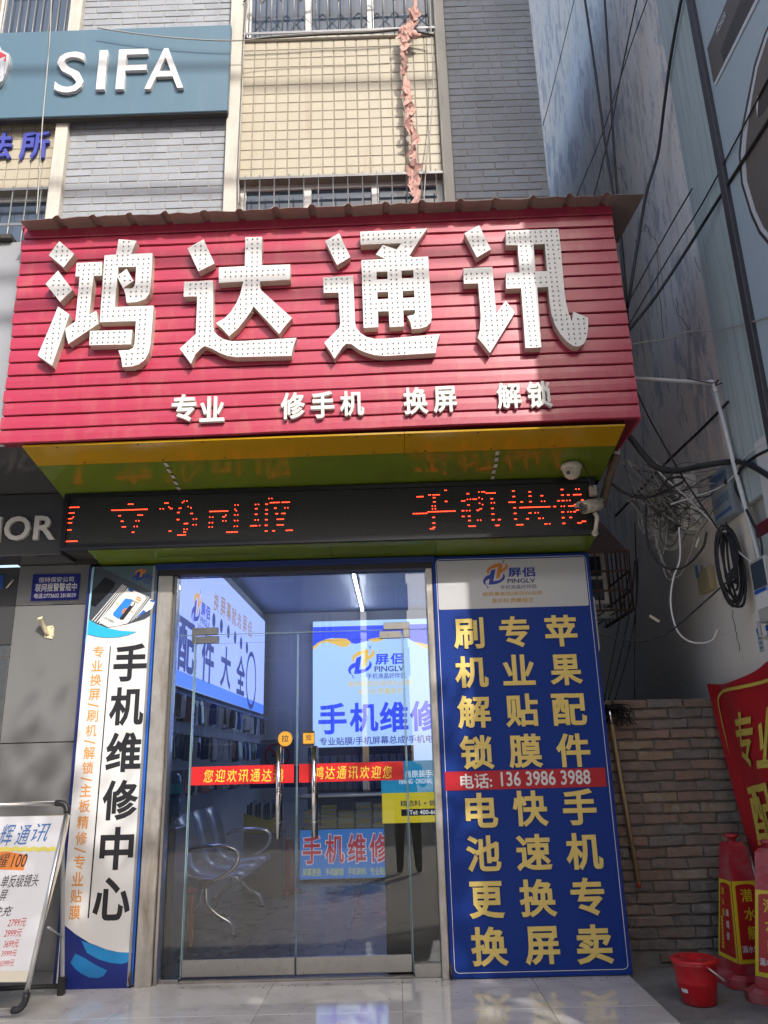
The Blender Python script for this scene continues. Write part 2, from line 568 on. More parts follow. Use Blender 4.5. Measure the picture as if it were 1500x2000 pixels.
def rough_sheet(x0, x1, y0, y1, z, amp, nx, ny):
    bm = MB()
    vs = []
    for j in range(ny + 1):
        for i in range(nx + 1):
            vs.append((x0 + (x1 - x0) * i / nx, y0 + (y1 - y0) * j / ny, z + random.uniform(-amp, amp)))
    fs = [(j * (nx + 1) + i, j * (nx + 1) + i + 1, (j + 1) * (nx + 1) + i + 1, (j + 1) * (nx + 1) + i) for j in range(ny) for i in range(nx)]
    bm.add(vs, fs, True)
    return bm
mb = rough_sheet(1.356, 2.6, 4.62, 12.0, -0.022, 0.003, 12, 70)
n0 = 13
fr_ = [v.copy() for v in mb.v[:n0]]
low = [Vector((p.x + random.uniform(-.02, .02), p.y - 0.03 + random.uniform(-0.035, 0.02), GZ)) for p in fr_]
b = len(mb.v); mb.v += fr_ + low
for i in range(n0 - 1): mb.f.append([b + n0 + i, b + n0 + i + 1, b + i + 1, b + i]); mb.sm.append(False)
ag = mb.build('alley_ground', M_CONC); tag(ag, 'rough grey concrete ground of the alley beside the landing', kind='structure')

# ================================================================== the shop building: upper storeys
UY = 5.45                                   # face of the bricks and tiles
UF = FY(UY)
bld = thing('shop_building', 'grey brick and cream tiled building above the red shop sign', 'building', (-0.5, 5.6, 0))
MB().box(-9, 1.372, UY + 0.012, UY + 0.30, 3.3, 5.0).build('lower_wall', M_GMORT, bld)
# right gable of the building along the alley
mb = MB(); mb.box(1.06, 1.372, UY + 0.30, 11.7, -0.1, 8.75)
mb.build('side_wall', mat('side_wall_render', (0.30, 0.28, 0.26), 0.9, var=0.12, vscale=2, bump=0.4, bscale=20, grime=(0.10, 0.10, 0.10), gamt=0.6, gscale=(3, 3, 0.6)), bld)

def brick_field(parent, x0, x1, z0, z1, skip=None, seed=1):
    rnd = random.Random(seed)
    BL, BH, G = 0.236, 0.061, 0.010
    panel = MB().box(x0, x1, UY - 0.001, UY + 0.30, z0, z1).build('brick_panel', M_GMORT, parent)
    base = MB().bbox(-BL / 2, BL / 2, -0.006, 0.012, -BH / 2, BH / 2, 0.004).build('brick', M_GBRICK, panel)
    for v in base.data.vertices: v.co += org(panel)
    first = True
    z = z0 + 0.03; r = 0
    while z < z1 - 0.02:
        if not (skip and skip[0] < z < skip[1]):
            x = x0 + 0.006 - (0.5 * BL if r % 2 else 0.0) - rnd.uniform(0, 0.03)
            while x < x1 - 0.02:
                a, b = max(x, x0 + 0.005), min(x + BL, x1 - 0.004)
                if b - a > 0.03:
                    loc = ((a + b) / 2, UY + rnd.uniform(-0.002, 0.002), z)
                    rot = (0, rnd.uniform(-0.006, 0.006), 0)
                    if first:
                        o = base; o.location = Vector(loc) - org(panel); first = False
                    else:
                        o = inst(base.data, 'brick', panel, loc)
                    o.rotation_euler = rot
                    o.scale = ((b - a) / BL, 1, 1)
                x += BL + G
        z += BH + G; r += 1
    return panel

def tile_field(parent, x0, x1, z0, z1, nx, nz):
    dx, dz = (x1 - x0) / nx, (z1 - z0) / nz
    panel = MB().box(x0, x1, UY - 0.0005, UY + 0.30, z0, z1).build('tile_panel', M_CJOINT, parent)
    base = None
    for i in range(nx):
        for k in range(nz):
            loc = (x0 + (i + .5) * dx, UY + random.uniform(-0.0008, 0.0008), z0 + (k + .5) * dz)
            if base is None:
                base = MB().bbox(-dx / 2 + .005, dx / 2 - .005, -0.004, 0.010, -dz / 2 + .005, dz / 2 - .005, 0.0025).build('tile', M_CTILE, panel)
                for v in base.data.vertices: v.co += org(panel)
                base.location = Vector(loc) - org(panel)
            else:
                inst(base.data, 'tile', panel, loc)
    return panel

brick_field(bld, -2.635, -1.295, 5.0, 8.3, skip=(6.62, 7.46), seed=3)
brick_field(bld, 0.60, 1.372, 5.0, 8.3, seed=5)
tile_field(bld, -1.180, 0.512, 5.904, 7.366, 17, 15)
tile_field(bld, -3.45, -2.742, 5.875, 6.60, 7, 7)
MB().box(-9, -3.45, UY + 0.004, UY + 0.3, 5.0, 8.3).build('far_panel', M_CTILE, bld)
MB().box(-9, 1.372, UY + 0.004, UY + 0.30, 8.31, 8.75).build('top_wall', M_GMORT, bld)

def pilaster(x0, x1, z0, z1, d):
    bm = MB().bbox(x0, x1, UY - d, UY + 0.1, z0, z1, 0.006)
    return bm.build('pilaster', M_PLAST, bld)
pilaster(-2.742, -2.636, 4.9, 8.3, 0.06)
pilaster(-1.294, -1.182, 4.9, 8.3, 0.06)
pilaster(0.513, 0.600, 4.9, 8.3, 0.05)

def window(parent, x0, x1, z0, z1, lights, rec=0.10, zig=False, bars=16):
    w = MB().box(x0, x1, UY + rec + 0.03, UY + 0.30, z0, z1).build('window', M_DARK, parent)
    f = MB(); t = 0.045
    f.box(x0, x0 + t, UY + rec - 0.02, UY + rec + 0.025, z0, z1); f.box(x1 - t, x1, UY + rec - 0.02, UY + rec + 0.025, z0, z1)
    f.box(x0 + t, x1 - t, UY + rec - 0.02, UY + rec + 0.025, z0, z0 + t); f.box(x0 + t, x1 - t, UY + rec - 0.02, UY + rec + 0.025, z1 - t, z1)
    n = lights
    for i in range(1, n):
        c = x0 + (x1 - x0) * i / n
        f.box(c - 0.03, c + 0.03, UY + rec - 0.022, UY + rec + 0.025, z0 + t, z1 - t)
    f.build('frame', M_WFRAME, w)
    for i in range(n):
        a = x0 + (x1 - x0) * i / n + 0.035; b = x0 + (x1 - x0) * (i + 1) / n - 0.035
        MB().box(a, b, UY + rec, UY + rec + 0.008, z0 + t, z1 - t).build('pane', M_WIN, w)
    for i in range(bars):
        x = x0 + (x1 - x0) * (i + .5) / bars
        MB().tube([(x, UY - 0.045, z0 - 0.01), (x, UY - 0.045, z1)], 0.006, 6).build('bar', M_BAR, w)
    for z in ((z0 + 0.02), z0 + 0.5, z1 - 0.03):
        MB().box(x0, x1, UY - 0.053, UY - 0.046, z - 0.012, z + 0.012).build('cross_rail', M_BAR, w)
    for x in (x0 + 0.02, x1 - 0.02):
        MB().box(x - .008, x + .008, UY - 0.045, UY + 0.05, z0 + 0.01, z0 + 0.03).build('bracket', M_BAR, w)
    if zig:
        k = 5
        pa, pb = [], []
        for i in range(k):
            a = x0 + (x1 - x0) * i / k; b = x0 + (x1 - x0) * (i + 1) / k; c = (a + b) / 2
            pa += [(a, UY - 0.062, z0 + 0.58), (c, UY - 0.062, z0 + 0.36)]; pb += [(a, UY - 0.074, z0 + 0.36), (c, UY - 0.074, z0 + 0.58)]
        pa.append((x1, UY - 0.062, z0 + 0.58)); pb.append((x1, UY - 0.074, z0 + 0.36))
        for q_ in (pa, pb): MB().tube(q_, 0.007, 5).build('zigzag_rod', M_BAR, w)
    return w
MB().bbox(-1.180, 0.512, UY - 0.03, UY + 0.3, 7.366, 7.395, 0.004).build('sill', M_PLAST, bld)
window(bld, -1.180, 0.512, 7.396, 8.30, 3, zig=True, bars=17)
window(bld, -1.180, 0.512, 5.00, 5.903, 3, bars=14)
window(bld, -3.449, -2.743, 6.602, 8.30, 1, zig=True, bars=10)
window(bld, -3.449, -2.743, 5.00, 5.874, 1, bars=6)

# raised blue characters on the cream tiles, left
bl = thing('blue_lettering', 'raised blue characters on the cream tiles under the teal sign', 'lettering', (-3.1, UY, 6.2))
F_ = FY(UY - 0.006)
M_BLUL = mat('blue_letter', (0.045, 0.055, 0.30), 0.45, var=0.08)
ptext(F_.up(0.03), '法', -30, 258, 23, 310, M_BLUL, bl, name='raised_character', w=0.022, h=-0.028, t=0.028)
ptext(F_.up(0.03), '所', 39, 255, 95, 309, M_BLUL, bl, name='raised_character', w=0.022, h=-0.028, t=0.028)

# ------------------------------------------------------------------ teal sign
TSY = 5.325
sg = thing('teal_sign', 'teal box sign with white raised letters SIFA and a silver shield', 'sign', (-3.0, 5.4, 6.6))
TF = FY(TSY)
u1 = TF.px(448, 130)[0]; z1 = TF.px(300, 53)[1]; z0 = TF.px(300, 221)[1]
pan = MB().bbox(-6.0, u1, TSY, UY - 0.07, z0, z1, 0.006).build('panel', M_TEAL, sg)
MB().box(-6.0, u1 - .01, TSY + 0.012, UY - 0.06, z0 - 0.008, z0 - 0.001).build('underside', M_DARK, sg)
for c, bx in (('S', (109, 101, 165, 180)), ('I', (191, 98, 207, 174)), ('F', (229, 96, 286, 173)), ('A', (285, 94, 360, 172))):
    ptext(TF.up(0.035), c, *bx, M_WHITE, sg, name='letter', w=0.002, h=-0.033, t=0.033)
# shield emblem cut by the left edge of the picture
M_SILV = mat('silver_emblem', (0.55, 0.55, 0.54), 0.35, metal=0.5, var=0.1)
em = flat(TF, [(-40, 96), (-10, 106), (2, 94), (6, 104), (21, 111), (20, 128), (14, 150), (4, 170), (-8, 180), (-30, 186), (-60, 170), (-70, 110)], 0.002, M_SILV, sg, 'emblem', t=0.03)
flat(TF, [(-20, 112), (4, 108), (16, 114), (15, 126), (8, 134), (2, 124), (-20, 130)], 0.033, mat('emblem_red', (0.35, 0.03, 0.04), 0.4), em, 'red_field', t=0.004)
for k in range(5):
    flat(TF, [(-20, 122 + k * 11), (4, 122 + k * 10), (14, 118 + k * 9), (10, 130 + k * 9), (-2, 133 + k * 10), (-20, 132 + k * 11)], 0.034 + k * 0.0015, M_SILV, em, 'wing_feather', t=0.006)

# ------------------------------------------------------------------ tattered pink pipe wrap
pp = thing('wrapped_pipe', 'pipe wrapped in torn pink tape hanging down the cream tiles', 'pipe', (0.3, 5.3, 5.3))
PF = FY(5.34)
pts = [(812, -30), (810, 20), (803, 55), (792, 68), (786, 85), (790, 120), (791, 160), (795, 200), (799, 230), (805, 260), (808, 300), (811, 330), (806, 355), (812, 385), (812, 400)]
P3 = [PF.P(*PF.px(*p)) for p in pts]
sp = spline(P3, 4)
M_PINK = mat('faded_pink_tape', (0.55, 0.31, 0.26), 0.8, var=0.22, vscale=14, bump=0.5, bscale=30, grime=(0.58, 0.46, 0.40), gamt=0.8, gscale=(14, 14, 14))
rr = [0.017 + random.uniform(-0.006, 0.008) for _ in sp]
MB().tube(sp, rr, 8).build('pipe', M_PINK, pp)
random.seed(11)
for i in range(95):
    c = sp[random.randrange(4, len(sp) - 1)] + Vector((random.uniform(-.03, .03), random.uniform(-0.045, -0.012), random.uniform(-.04, .04)))
    a, b = random.uniform(0.02, 0.06), random.uniform(0.03, 0.11)
    th = random.uniform(-0.9, 0.9)
    e1 = Vector((math.cos(th), random.uniform(-.5, .2), math.sin(th))); e2 = Vector((-math.sin(th), random.uniform(-.6, .2), math.cos(th)))
    vs = []
    for u, v in ((-1, -1), (0, -1.25), (1, -.8), (1.1, 0), (.8, 1), (0, .8), (-.9, 1.1), (-1.1, 0), (0, 0)):
        vs.append(c + e1 * (u * a * .5 * random.uniform(.75, 1.2)) + e2 * (v * b * .5 * random.uniform(.7, 1.2)) + Vector((0, random.uniform(-.012, .012), 0)))
    MB().add(vs, [(8, k, (k + 1) % 8) for k in range(8)], True).build('torn_tape', M_PINK, pp)
kn = [PF.P(*PF.px(*p)) for p in ((780, 66), (790, 58), (802, 62), (812, 70), (822, 68))]
MB().tube(spline(kn, 3), [0.02, .03, .035, .03, .04, .035, .03, .032, .035, .03, .025, .015, .01], 7).build('knot', M_PINK, pp)

def cable(name, pts, r, m, label, cat='cable', n=5, smooth=8, group=None, shadow=True):
    P3 = [Vector(p) for p in pts]
    sp = spline(P3, smooth) if len(P3) > 2 else P3
    mb = MB().tube(sp, r, n)
    return mb.top(name, m, label, cat, P3[-1], group)
M_THINW = mat('grey_wire', (0.32, 0.31, 0.29), 0.6)
fp = lambda Y, pts: [atY(x, y, Y) for x, y in pts]
cable('hanging_wire', fp(5.22, [(101, -20), (98, 60), (92, 140), (83, 240), (73, 400), (71, 418)]), 0.005, M_THINW, 'thin pale wire hanging straight down across the teal sign', 'wire')
cable('drooping_wire', fp(5.25, [(190, 54), (240, 62), (320, 72), (400, 78), (470, 79), (520, 72), (600, 66), (700, 62), (780, 56)]), 0.006, M_THINW, 'grey wire drooping along the top of the teal sign', 'wire')
cable('sill_cable', fp(5.35, [(478, 76), (560, 72), (640, 67), (720, 64), (790, 58), (815, 62), (845, 68)]), 0.009, M_RUBBER, 'dark cable along the sill under the grilled upper window')
cable('down_cable', fp(5.36, [(838, -20), (842, 60), (846, 160), (842, 240), (834, 300), (829, 372), (828, 395)]), 0.005, M_THINW, 'thin grey cable beside the torn pink pipe', 'wire')
cable('corner_cable', fp(5.36, [(486, -10), (477, 78), (474, 160), (470, 240), (466, 330), (466, 400)]), 0.006, M_THINW, 'thin cable down the pilaster edge left of the cream tiles', 'wire')
# ================================================================== red shop sign
SY = 4.50
TILT = math.atan2(0.0445, 3.94)
SF = FY(SY, TILT)
M_RED = mat('red_sign_strip', (0.37, 0.031, 0.069), 0.36, var=0.11, vscale=2.5, stretch=(0.6, 1, 5), grime=(0.40, 0.16, 0.13), gamt=0.55, gscale=(8, 8, 2.4), gth=(0.50, 0.80), gworld=True, rvar=0.10, bump=0.03, bscale=12)
M_REDD = mat('dark_red_groove', (0.16, 0.012, 0.025), 0.5)
M_LSIDE = mat('letter_side_beige', (0.48, 0.41, 0.34), 0.5, var=0.06)
sign = thing('red_shop_sign', 'long red ribbed shop sign with big white dotted characters', 'sign', (-0.45, 4.9, 3.2))
uL, uR = SF.px(24, 655)[0], SF.px(1222, 610)[0]
vB, vT = SF.px(620, 842)[1], SF.px(620, 421)[1]
NS = 17
dv = (vT - vB) / NS
MB().fbox(SF, uL + 0.01, vB + 0.004, uR - 0.01, vT, -0.86, -0.02).build('box_frame', M_REDD, sign)
for i in range(NS):
    v0 = vB + i * dv
    jt = random.uniform(-0.0015, 0.0015)
    prof = [(v0 + 0.0005, -0.012), (v0 + 0.001, 0.009 + jt), (v0 + 0.004, 0.0125 + jt), (v0 + dv * 0.5, 0.012 + jt), (v0 + dv - 0.012, 0.009 + jt), (v0 + dv - 0.0075, 0.004), (v0 + dv - 0.007, -0.012)]
    n = 24
    vs, fs = [], []
    ph = random.uniform(0, 6)
    for k in range(n + 1):
        u = uL + (uR - uL) * k / n + (random.uniform(-.006, .006) if k in (0, n) else 0)
        wob = 0.0012 * math.sin(k * 1.1 + ph) + 0.0008 * math.sin(k * 2.7 + ph * 2)
        for v, h in prof: vs.append(SF.P(u, v + wob, h))
    m_ = len(prof)
    for k in range(n):
        for j in range(m_ - 1):
            a = k * m_ + j
            fs.append((a, a + m_, a + m_ + 1, a + 1))
    fs += [tuple(range(m_)), tuple(reversed(range(n * m_, n * m_ + m_)))]
    MB().add(vs, fs).build('cladding_strip', M_RED, sign)
# right-hand side of the box
MB().fbox(SF, uR - 0.011, vB - 0.004, uR + 0.004, vT, -0.86, -0.013).build('side_panel', M_RED, sign)

# ------------------------------------------------------------------ big characters
LT = 0.060
LF = SF.up(0.012 + LT)
def zp(x0, y0, s, pts): return [(x0 + x * s, y0 + y * s) for x, y in pts]
G = {}
s1 = 260 / 1500
G['hong'] = ((60, 440, s1), [
    [(322, 178), (492, 322), (370, 472), (203, 337)],
    [(307, 510), (470, 725), (330, 862), (167, 660)],
    [(308, 915), (435, 1002), (385, 1160), (240, 1580), (78, 1467), (200, 1180)],
    [(517, 424), (803, 412), (797, 565), (708, 568), (658, 1005), (738, 962), (762, 1108), (425, 1335), (400, 1250), (388, 1165), (503, 1083), (552, 575), (503, 575)],
    [(832, 338), (962, 327), (990, 157), (1192, 173), (1130, 322), (1372, 312), (1350, 705), (1335, 775), (1290, 830), (1200, 862), (1080, 872), (1070, 790), (1045, 712), (1140, 712), (1165, 690), (1178, 640), (1190, 465), (985, 470), (945, 920), (1385, 905), (1350, 1330), (1330, 1430), (1290, 1510), (1220, 1565), (1140, 1590), (1033, 1595), (1020, 1500), (988, 1410), (1100, 1405), (1150, 1385), (1168, 1340), (1185, 1078), (778, 1090)],
    [(1080, 490), (1158, 625), (1038, 708), (972, 572)],
    [(668, 1190), (1145, 1178), (1128, 1340), (658, 1350)]], [])
G['da'] = ((340, 440, s1), [
    [(152, 258), (332, 157), (455, 430), (275, 518)],
    [(113, 638), (440, 620), (440, 1140), (450, 1195), (490, 1240), (560, 1285), (650, 1305), (800, 1302), (1380, 1267), (1345, 1360), (1320, 1470), (700, 1485), (600, 1470), (510, 1435), (430, 1390), (345, 1358), (300, 1390), (240, 1450), (190, 1560), (125, 1470), (62, 1390), (245, 1225), (262, 800), (107, 803)],
    [(803, 135), (992, 130), (985, 452), (1308, 440), (1308, 610), (968, 630), (968, 700), (985, 735), (1330, 1045), (1280, 1100), (1230, 1160), (1185, 1225), (895, 912), (855, 985), (790, 1075), (720, 1160), (620, 1248), (540, 1160), (470, 1102), (570, 1045), (640, 975), (700, 880), (745, 780), (780, 632), (503, 648), (505, 475), (797, 460)]], [])
G['tong'] = ((610, 430, s1), [
    [(143, 235), (303, 147), (428, 415), (278, 505)],
    [(122, 645), (460, 622), (480, 1140), (495, 1210), (540, 1270), (610, 1315), (700, 1335), (820, 1335), (1440, 1283), (1405, 1380), (1390, 1495), (820, 1530), (700, 1520), (600, 1490), (520, 1455), (440, 1395), (385, 1390), (340, 1430), (300, 1490), (250, 1560), (195, 1470), (135, 1380), (305, 1210), (315, 1160), (295, 815), (128, 818)],
    [(540, 130), (1293, 93), (1090, 400), (1130, 418), (1305, 410), (1345, 1090), (1335, 1150), (1290, 1195), (1215, 1220), (1120, 1225), (1105, 1150), (1070, 1080), (1140, 1065), (1160, 1045), (1155, 1010), (1025, 1015), (1030, 1195), (870, 1205), (862, 1025), (740, 1028), (742, 1205), (578, 1212), (553, 450), (828, 437), (718, 385), (795, 278), (950, 330), (1005, 258), (543, 275)]],
    [[(722, 582), (845, 578), (848, 662), (725, 670)], [(1005, 568), (1138, 562), (1142, 648), (1008, 655)], [(732, 810), (853, 805), (857, 885), (735, 892)], [(1017, 797), (1148, 790), (1153, 870), (1020, 877)]])
G['xun'] = ((895, 420, 0.18), [
    [(65, 197), (225, 112), (355, 370), (203, 458)],
    [(53, 580), (370, 562), (412, 1070), (515, 927), (615, 1057), (345, 1495), (280, 1410), (212, 1330), (235, 1250), (245, 1100), (238, 1000), (217, 740), (62, 745)],
    [(515, 170), (1087, 148), (1110, 330), (1150, 800), (1165, 920), (1190, 1040), (1233, 1155), (1247, 1048), (1410, 1113), (1410, 1220), (1395, 1330), (1365, 1395), (1310, 1425), (1250, 1420), (1180, 1370), (1110, 1290), (1050, 1190), (1010, 1060), (990, 930), (975, 778), (857, 785), (903, 1435), (730, 1442), (683, 792), (520, 798), (515, 630), (668, 622), (645, 325), (518, 325)]],
    [[(818, 318), (940, 312), (965, 608), (838, 612)]])
def inside(p, poly):
    c = False; n = len(poly); j = n - 1
    for i in range(n):
        if (poly[i][1] > p[1]) != (poly[j][1] > p[1]) and p[0] < (poly[j][0] - poly[i][0]) * (p[1] - poly[i][1]) / (poly[j][1] - poly[i][1]) + poly[i][0]: c = not c
        j = i
    return c
def edist(p, poly):
    d = 9e9
    for i in range(len(poly)):
        a, b = Vector(poly[i - 1]), Vector(poly[i]); q = Vector(p)
        t = max(0, min(1, (q - a).dot(b - a) / max(1e-9, (b - a).length_squared)))
        d = min(d, (q - a - (b - a) * t).length)
    return d
M_BULB = mat('dark_bulb', (0.20, 0.20, 0.20), 0.3, spec=0.7)
lab = {'hong': 'first', 'da': 'second', 'tong': 'third', 'xun': 'fourth'}
for key, ((x0, y0, s), polys, holes) in G.items():
    up = [LF.pxs(zp(x0, y0, s, p)) for p in polys]
    uh = [LF.pxs(zp(x0, y0, s, p)) for p in holes]
    P, T = union2d(up, uh)
    ch = MB().sheet(LF, P, T, -0.004, 0.0).build('character', M_WHITE, sign)
    # the return: a band of side wall down to the cladding
    n = len(P); cnt = set()
    for t in T:
        for i in range(3): cnt.add((t[i], t[(i + 1) % 3]))
    sd = MB()
    vs = [LF.P(u, v, -0.0041) for u, v in P] + [LF.P(u, v, -LT) for u, v in P]
    sd.add(vs, [(b, a, n + a, n + b) for (a, b) in cnt if (b, a) not in cnt])
    sd.build('letter_side', M_LSIDE, ch)
    # rows of small bulbs
    bb = MB()
    st = 0.0345
    for poly in up:
        us = [p[0] for p in poly]; vs_ = [p[1] for p in poly]
        v = min(vs_) + 0.02; r = 0
        while v < max(vs_):
            u = min(us) + 0.018
            while u < max(us):
                q = (u + random.uniform(-.0015, .0015), v + random.uniform(-.0015, .0015))
                if inside(q, poly) and edist(q, poly) > 0.013 and not any(inside(q, h) or edist(q, h) < 0.013 for h in uh):
                    bb.lathe([(0.0052, 0.0), (0.0052, 0.004), (0.003, 0.006)], LF.P(q[0], q[1], 0.0002), 6, axis=LF.n, smooth=False)
                u += st
            v += st; r += 1
    bb.build('bulbs', M_BULB, ch, kind='stuff')
    # bolts on the rim
    for poly in up[:3]:
        k = random.randrange(len(poly))
        a = Vector(poly[k]); b = Vector(poly[k - 1]); c = (a + b) / 2
        MB().lathe([(0.005, 0), (0.007, 0.004), (0.007, 0.010), (0.003, 0.013)], LF.P(c.x, c.y, -LT * 0.5), 6, axis=(LF.v * -1 + LF.u * random.uniform(-.5, .5)), smooth=False).build('bolt', M_STEEL, ch)
# small raised characters
M_SWH = mat('small_letter_cream', (0.60, 0.585, 0.55), 0.45, var=0.04, vscale=20)
S2 = SF.up(0.040)
for c, bx in (('专', (335, 770, 383, 823)), ('业', (390, 774, 438, 823)), ('修', (548, 766, 596, 818)), ('手', (607, 764, 653, 816)), ('机', (664, 763, 711, 812)), ('换', (788, 756, 836, 809)), ('屏', (846, 754, 892, 805)), ('解', (970, 747, 1018, 798)), ('锁', (1029, 744, 1078, 796))):
    ptext(S2, c, *bx, M_SWH, sign, name='small_character', w=0.026, h=-0.026, t=0.026)

# ------------------------------------------------------------------ ribbed metal roof over the sign
M_ROOF = mat('weathered_roof_sheet', (0.24, 0.185, 0.16), 0.55, metal=0.1, var=0.15, vscale=6, grime=(0.13, 0.10, 0.085), gamt=0.7, gscale=(4, 4, 4), bump=0.1, bscale=15)
RF = FY(4.38, TILT)
rf = thing('roof_sheet', 'rusty brown ribbed metal sheet capping the red sign', 'roof sheet', (-0.4, 4.7, 4.9))
ru0, ru1 = RF.px(40, 425)[0], RF.px(1258, 380)[0]
rv = RF.px(600, 409)[1]
ribs = [RF.px(x, y)[0] for x, y in ((115, 412), (184, 411), (255, 409), (324, 404), (400, 402), (469, 398), (539, 397), (610, 395), (680, 392), (754, 390), (824, 387), (898, 384), (968, 381), (1040, 379), (1112, 378), (1184, 376))]
prof = [(ru0, 0.0)]
for r_ in ribs:
    prof += [(r_ - 0.030, 0.0), (r_ - 0.014, 0.019), (r_ + 0.010, 0.019), (r_ + 0.026, 0.0)]
prof += [(ru1, 0.0)]
pr2 = []
for i in range(len(prof) - 1):
    a, b = prof[i], prof[i + 1]
    pr2.append(a)
    if b[0] - a[0] > 0.05: pr2 += [(a[0] + (b[0] - a[0]) * k / 3, 0.0) for k in (1, 2)]
pr2.append(prof[-1])
vs = []
jit = [random.uniform(-.003, .003) for _ in pr2]
for (dep, rise) in ((0.02, 0.0), (0.0, 0.006), (-0.25, 0.035), (-0.62, 0.085)):
    for (u, h), j in zip(pr2, jit): vs.append(RF.P(u, rv + h + rise + j * (1 if dep >= 0 else .3), dep + (j * 1.5 if dep > 0 else 0)))
m_ = len(pr2)
mb = MB().add(vs, [(k * m_ + i, k * m_ + i + 1, (k + 1) * m_ + i + 1, (k + 1) * m_ + i) for k in range(3) for i in range(m_ - 1)])
sh = mb.build('ribbed_sheet', M_ROOF, rf)
md = sh.modifiers.new('s', 'SOLIDIFY'); md.thickness = 0.003
MB().fbox(SF, uL - 0.02, vT - 0.012, uR + 0.006, vT + 0.045, -0.5, -0.005).build('capping_beam', M_REDD, rf)
# red flashing strip with a wavy edge, top of the sign
MB().fbox(SF, uL - 0.005, vT - 0.006, uR + 0.005, vT + 0.052, -0.004, 0.012).build('flashing', M_RED, rf)
for (x, y) in ((178, 408), (292, 404)):
    p = RF.P(*RF.px(x, y), -0.1)
    MB().tube([p + Vector((-.012, 0, .012)), p, p + Vector((.005, 0, -.02))], 0.004, 4).build('bent_wire', M_RUBBER, rf)

# ------------------------------------------------------------------ soffit under the sign
M_YEL = mat('yellow_soffit_gloss', (0.44, 0.25, 0.008), 0.13, var=0.05, vscale=3, rvar=0.02, spec=0.55, bump=0.02, bscale=10)
M_GRN = mat('green_soffit_gloss', (0.125, 0.18, 0.016), 0.18, var=0.06, vscale=2.5, rvar=0.03, spec=0.55, bump=0.02, bscale=10, grime=(0.10, 0.12, 0.03), gamt=0.4, gscale=(3, 3, 3))
sof = thing('soffit', 'glossy yellow and green soffit between the red sign and the display', 'soffit', (-0.4, 5.0, 3.0))
SX0, SX1 = -2.262, 1.452
zf, zb = 3.182, 3.070                        # front and back height of the slope
LEDY = 5.13
def sofz(Y): return zf + (zb - zf) * (Y - 4.515) / (LEDY + 0.05 - 4.515)
def slab(name, x0, x1, y0, y1, m, th=0.012, drop=0.0):
    vs = []
    for (x, y) in ((x0, y0), (x1, y0), (x1, y1), (x0, y1)):
        vs.append((x, y, sofz(y) + (x + 0.4) * math.tan(TILT) * 0.45 - drop))
    vs += [(p[0], p[1], p[2] + th) for p in vs]
    return MB().add(vs, [(3, 2, 1, 0), (4, 5, 6, 7), (0, 1, 5, 4), (1, 2, 6, 5), (2, 3, 7, 6), (3, 0, 4, 7)]).build(name, m, sof)
YS = 4.745
for a, b in ((SX0, 0.097), (0.100, SX1)): slab('yellow_panel', a, b, 4.515, YS - 0.0015, M_YEL)
for a, b in ((SX0, -1.442), (-1.438, 0.697), (0.701, SX1)): slab('green_panel', a, b, YS + 0.0015, LEDY + 0.06, M_GRN)
M_WSTRIP = mat('white_seam_strip', (0.50, 0.50, 0.48), 0.6, var=0.3, vscale=30)
for x in (-1.44, 0.70):
    y = YS
    while y < LEDY - 0.02:
        x_ = x + random.uniform(-.004, .004)
        z = sofz(y + .03) + (x + .4) * math.tan(TILT) * .45 - 0.003
        MB().box(x_ - .012, x_ + .010, y, y + random.uniform(.05, .078), z - 0.003, z).build('seam_strip', M_WSTRIP, sof)
        y += 0.08
M_SCREW = mat('rusty_screw', (0.06, 0.035, 0.02), 0.6)
for fx in (-2.05, -1.55, -1.15, -0.62, -0.2, 0.07, 0.13, 0.55, 0.95, 1.38):
    for y in (4.53, YS - 0.025):
        z = sofz(y) + (fx + .4) * math.tan(TILT) * .45
        MB().lathe([(0.007, 0), (0.006, 0.003), (0.002, 0.005)], (fx + (0.1 if y > 4.6 else 0), y, z - 0.001), 7, axis=(0, 0, -1), smooth=False).build('screw', M_SCREW, sof)
# lower strip of soffit between display and facade
LZ = 2.640
for a, b in ((-2.05, -0.42), (-0.417, 0.30), (0.303, SX1 - 0.08)):
    vs = [(x, y, z) for z_ in (0, .012) for (x, y, z) in ((a, LEDY + .015, LZ + .030 + z_), (b, LEDY + .015, LZ + .030 + z_), (b, 5.47, LZ - .010 + z_), (a, 5.47, LZ - .010 + z_))]
    MB().add(vs, [(3, 2, 1, 0), (4, 5, 6, 7), (0, 1, 5, 4), (1, 2, 6, 5), (2, 3, 7, 6), (3, 0, 4, 7)]).build('lower_panel', M_GRN, sof)
for a, b, y in ((-1.6, -0.9, 5.28), (-0.55, 0.1, 5.36)):
    zq = LZ + .030 - .040 * (y - LEDY - .015) / (5.47 - LEDY - .015)
    MB().box(a, b, y, y + .003, zq - 0.0025, zq - 0.0012).build('crack', M_DARK, sof)
MB().bbox(SX0 + 0.02, SX1 - 0.05, LEDY + 0.10, 5.44, LZ + 0.046, sofz(5.0) + 0.0, 0.003).build('back_box', M_DARK, sof)
# coloured end plate on the right
MB().add([(SX1 + 0.004, 4.53, 3.20), (SX1 + 0.004, 5.18, 3.085), (SX1 + 0.004, 5.44, 3.085), (SX1 + 0.004, 5.44, 3.30), (SX1 + 0.004, 4.53, 3.30)], [(0, 1, 2, 3, 4)]).build('end_plate', mat('end_plate_red', (0.07, 0.006, 0.006), 0.7), sof)

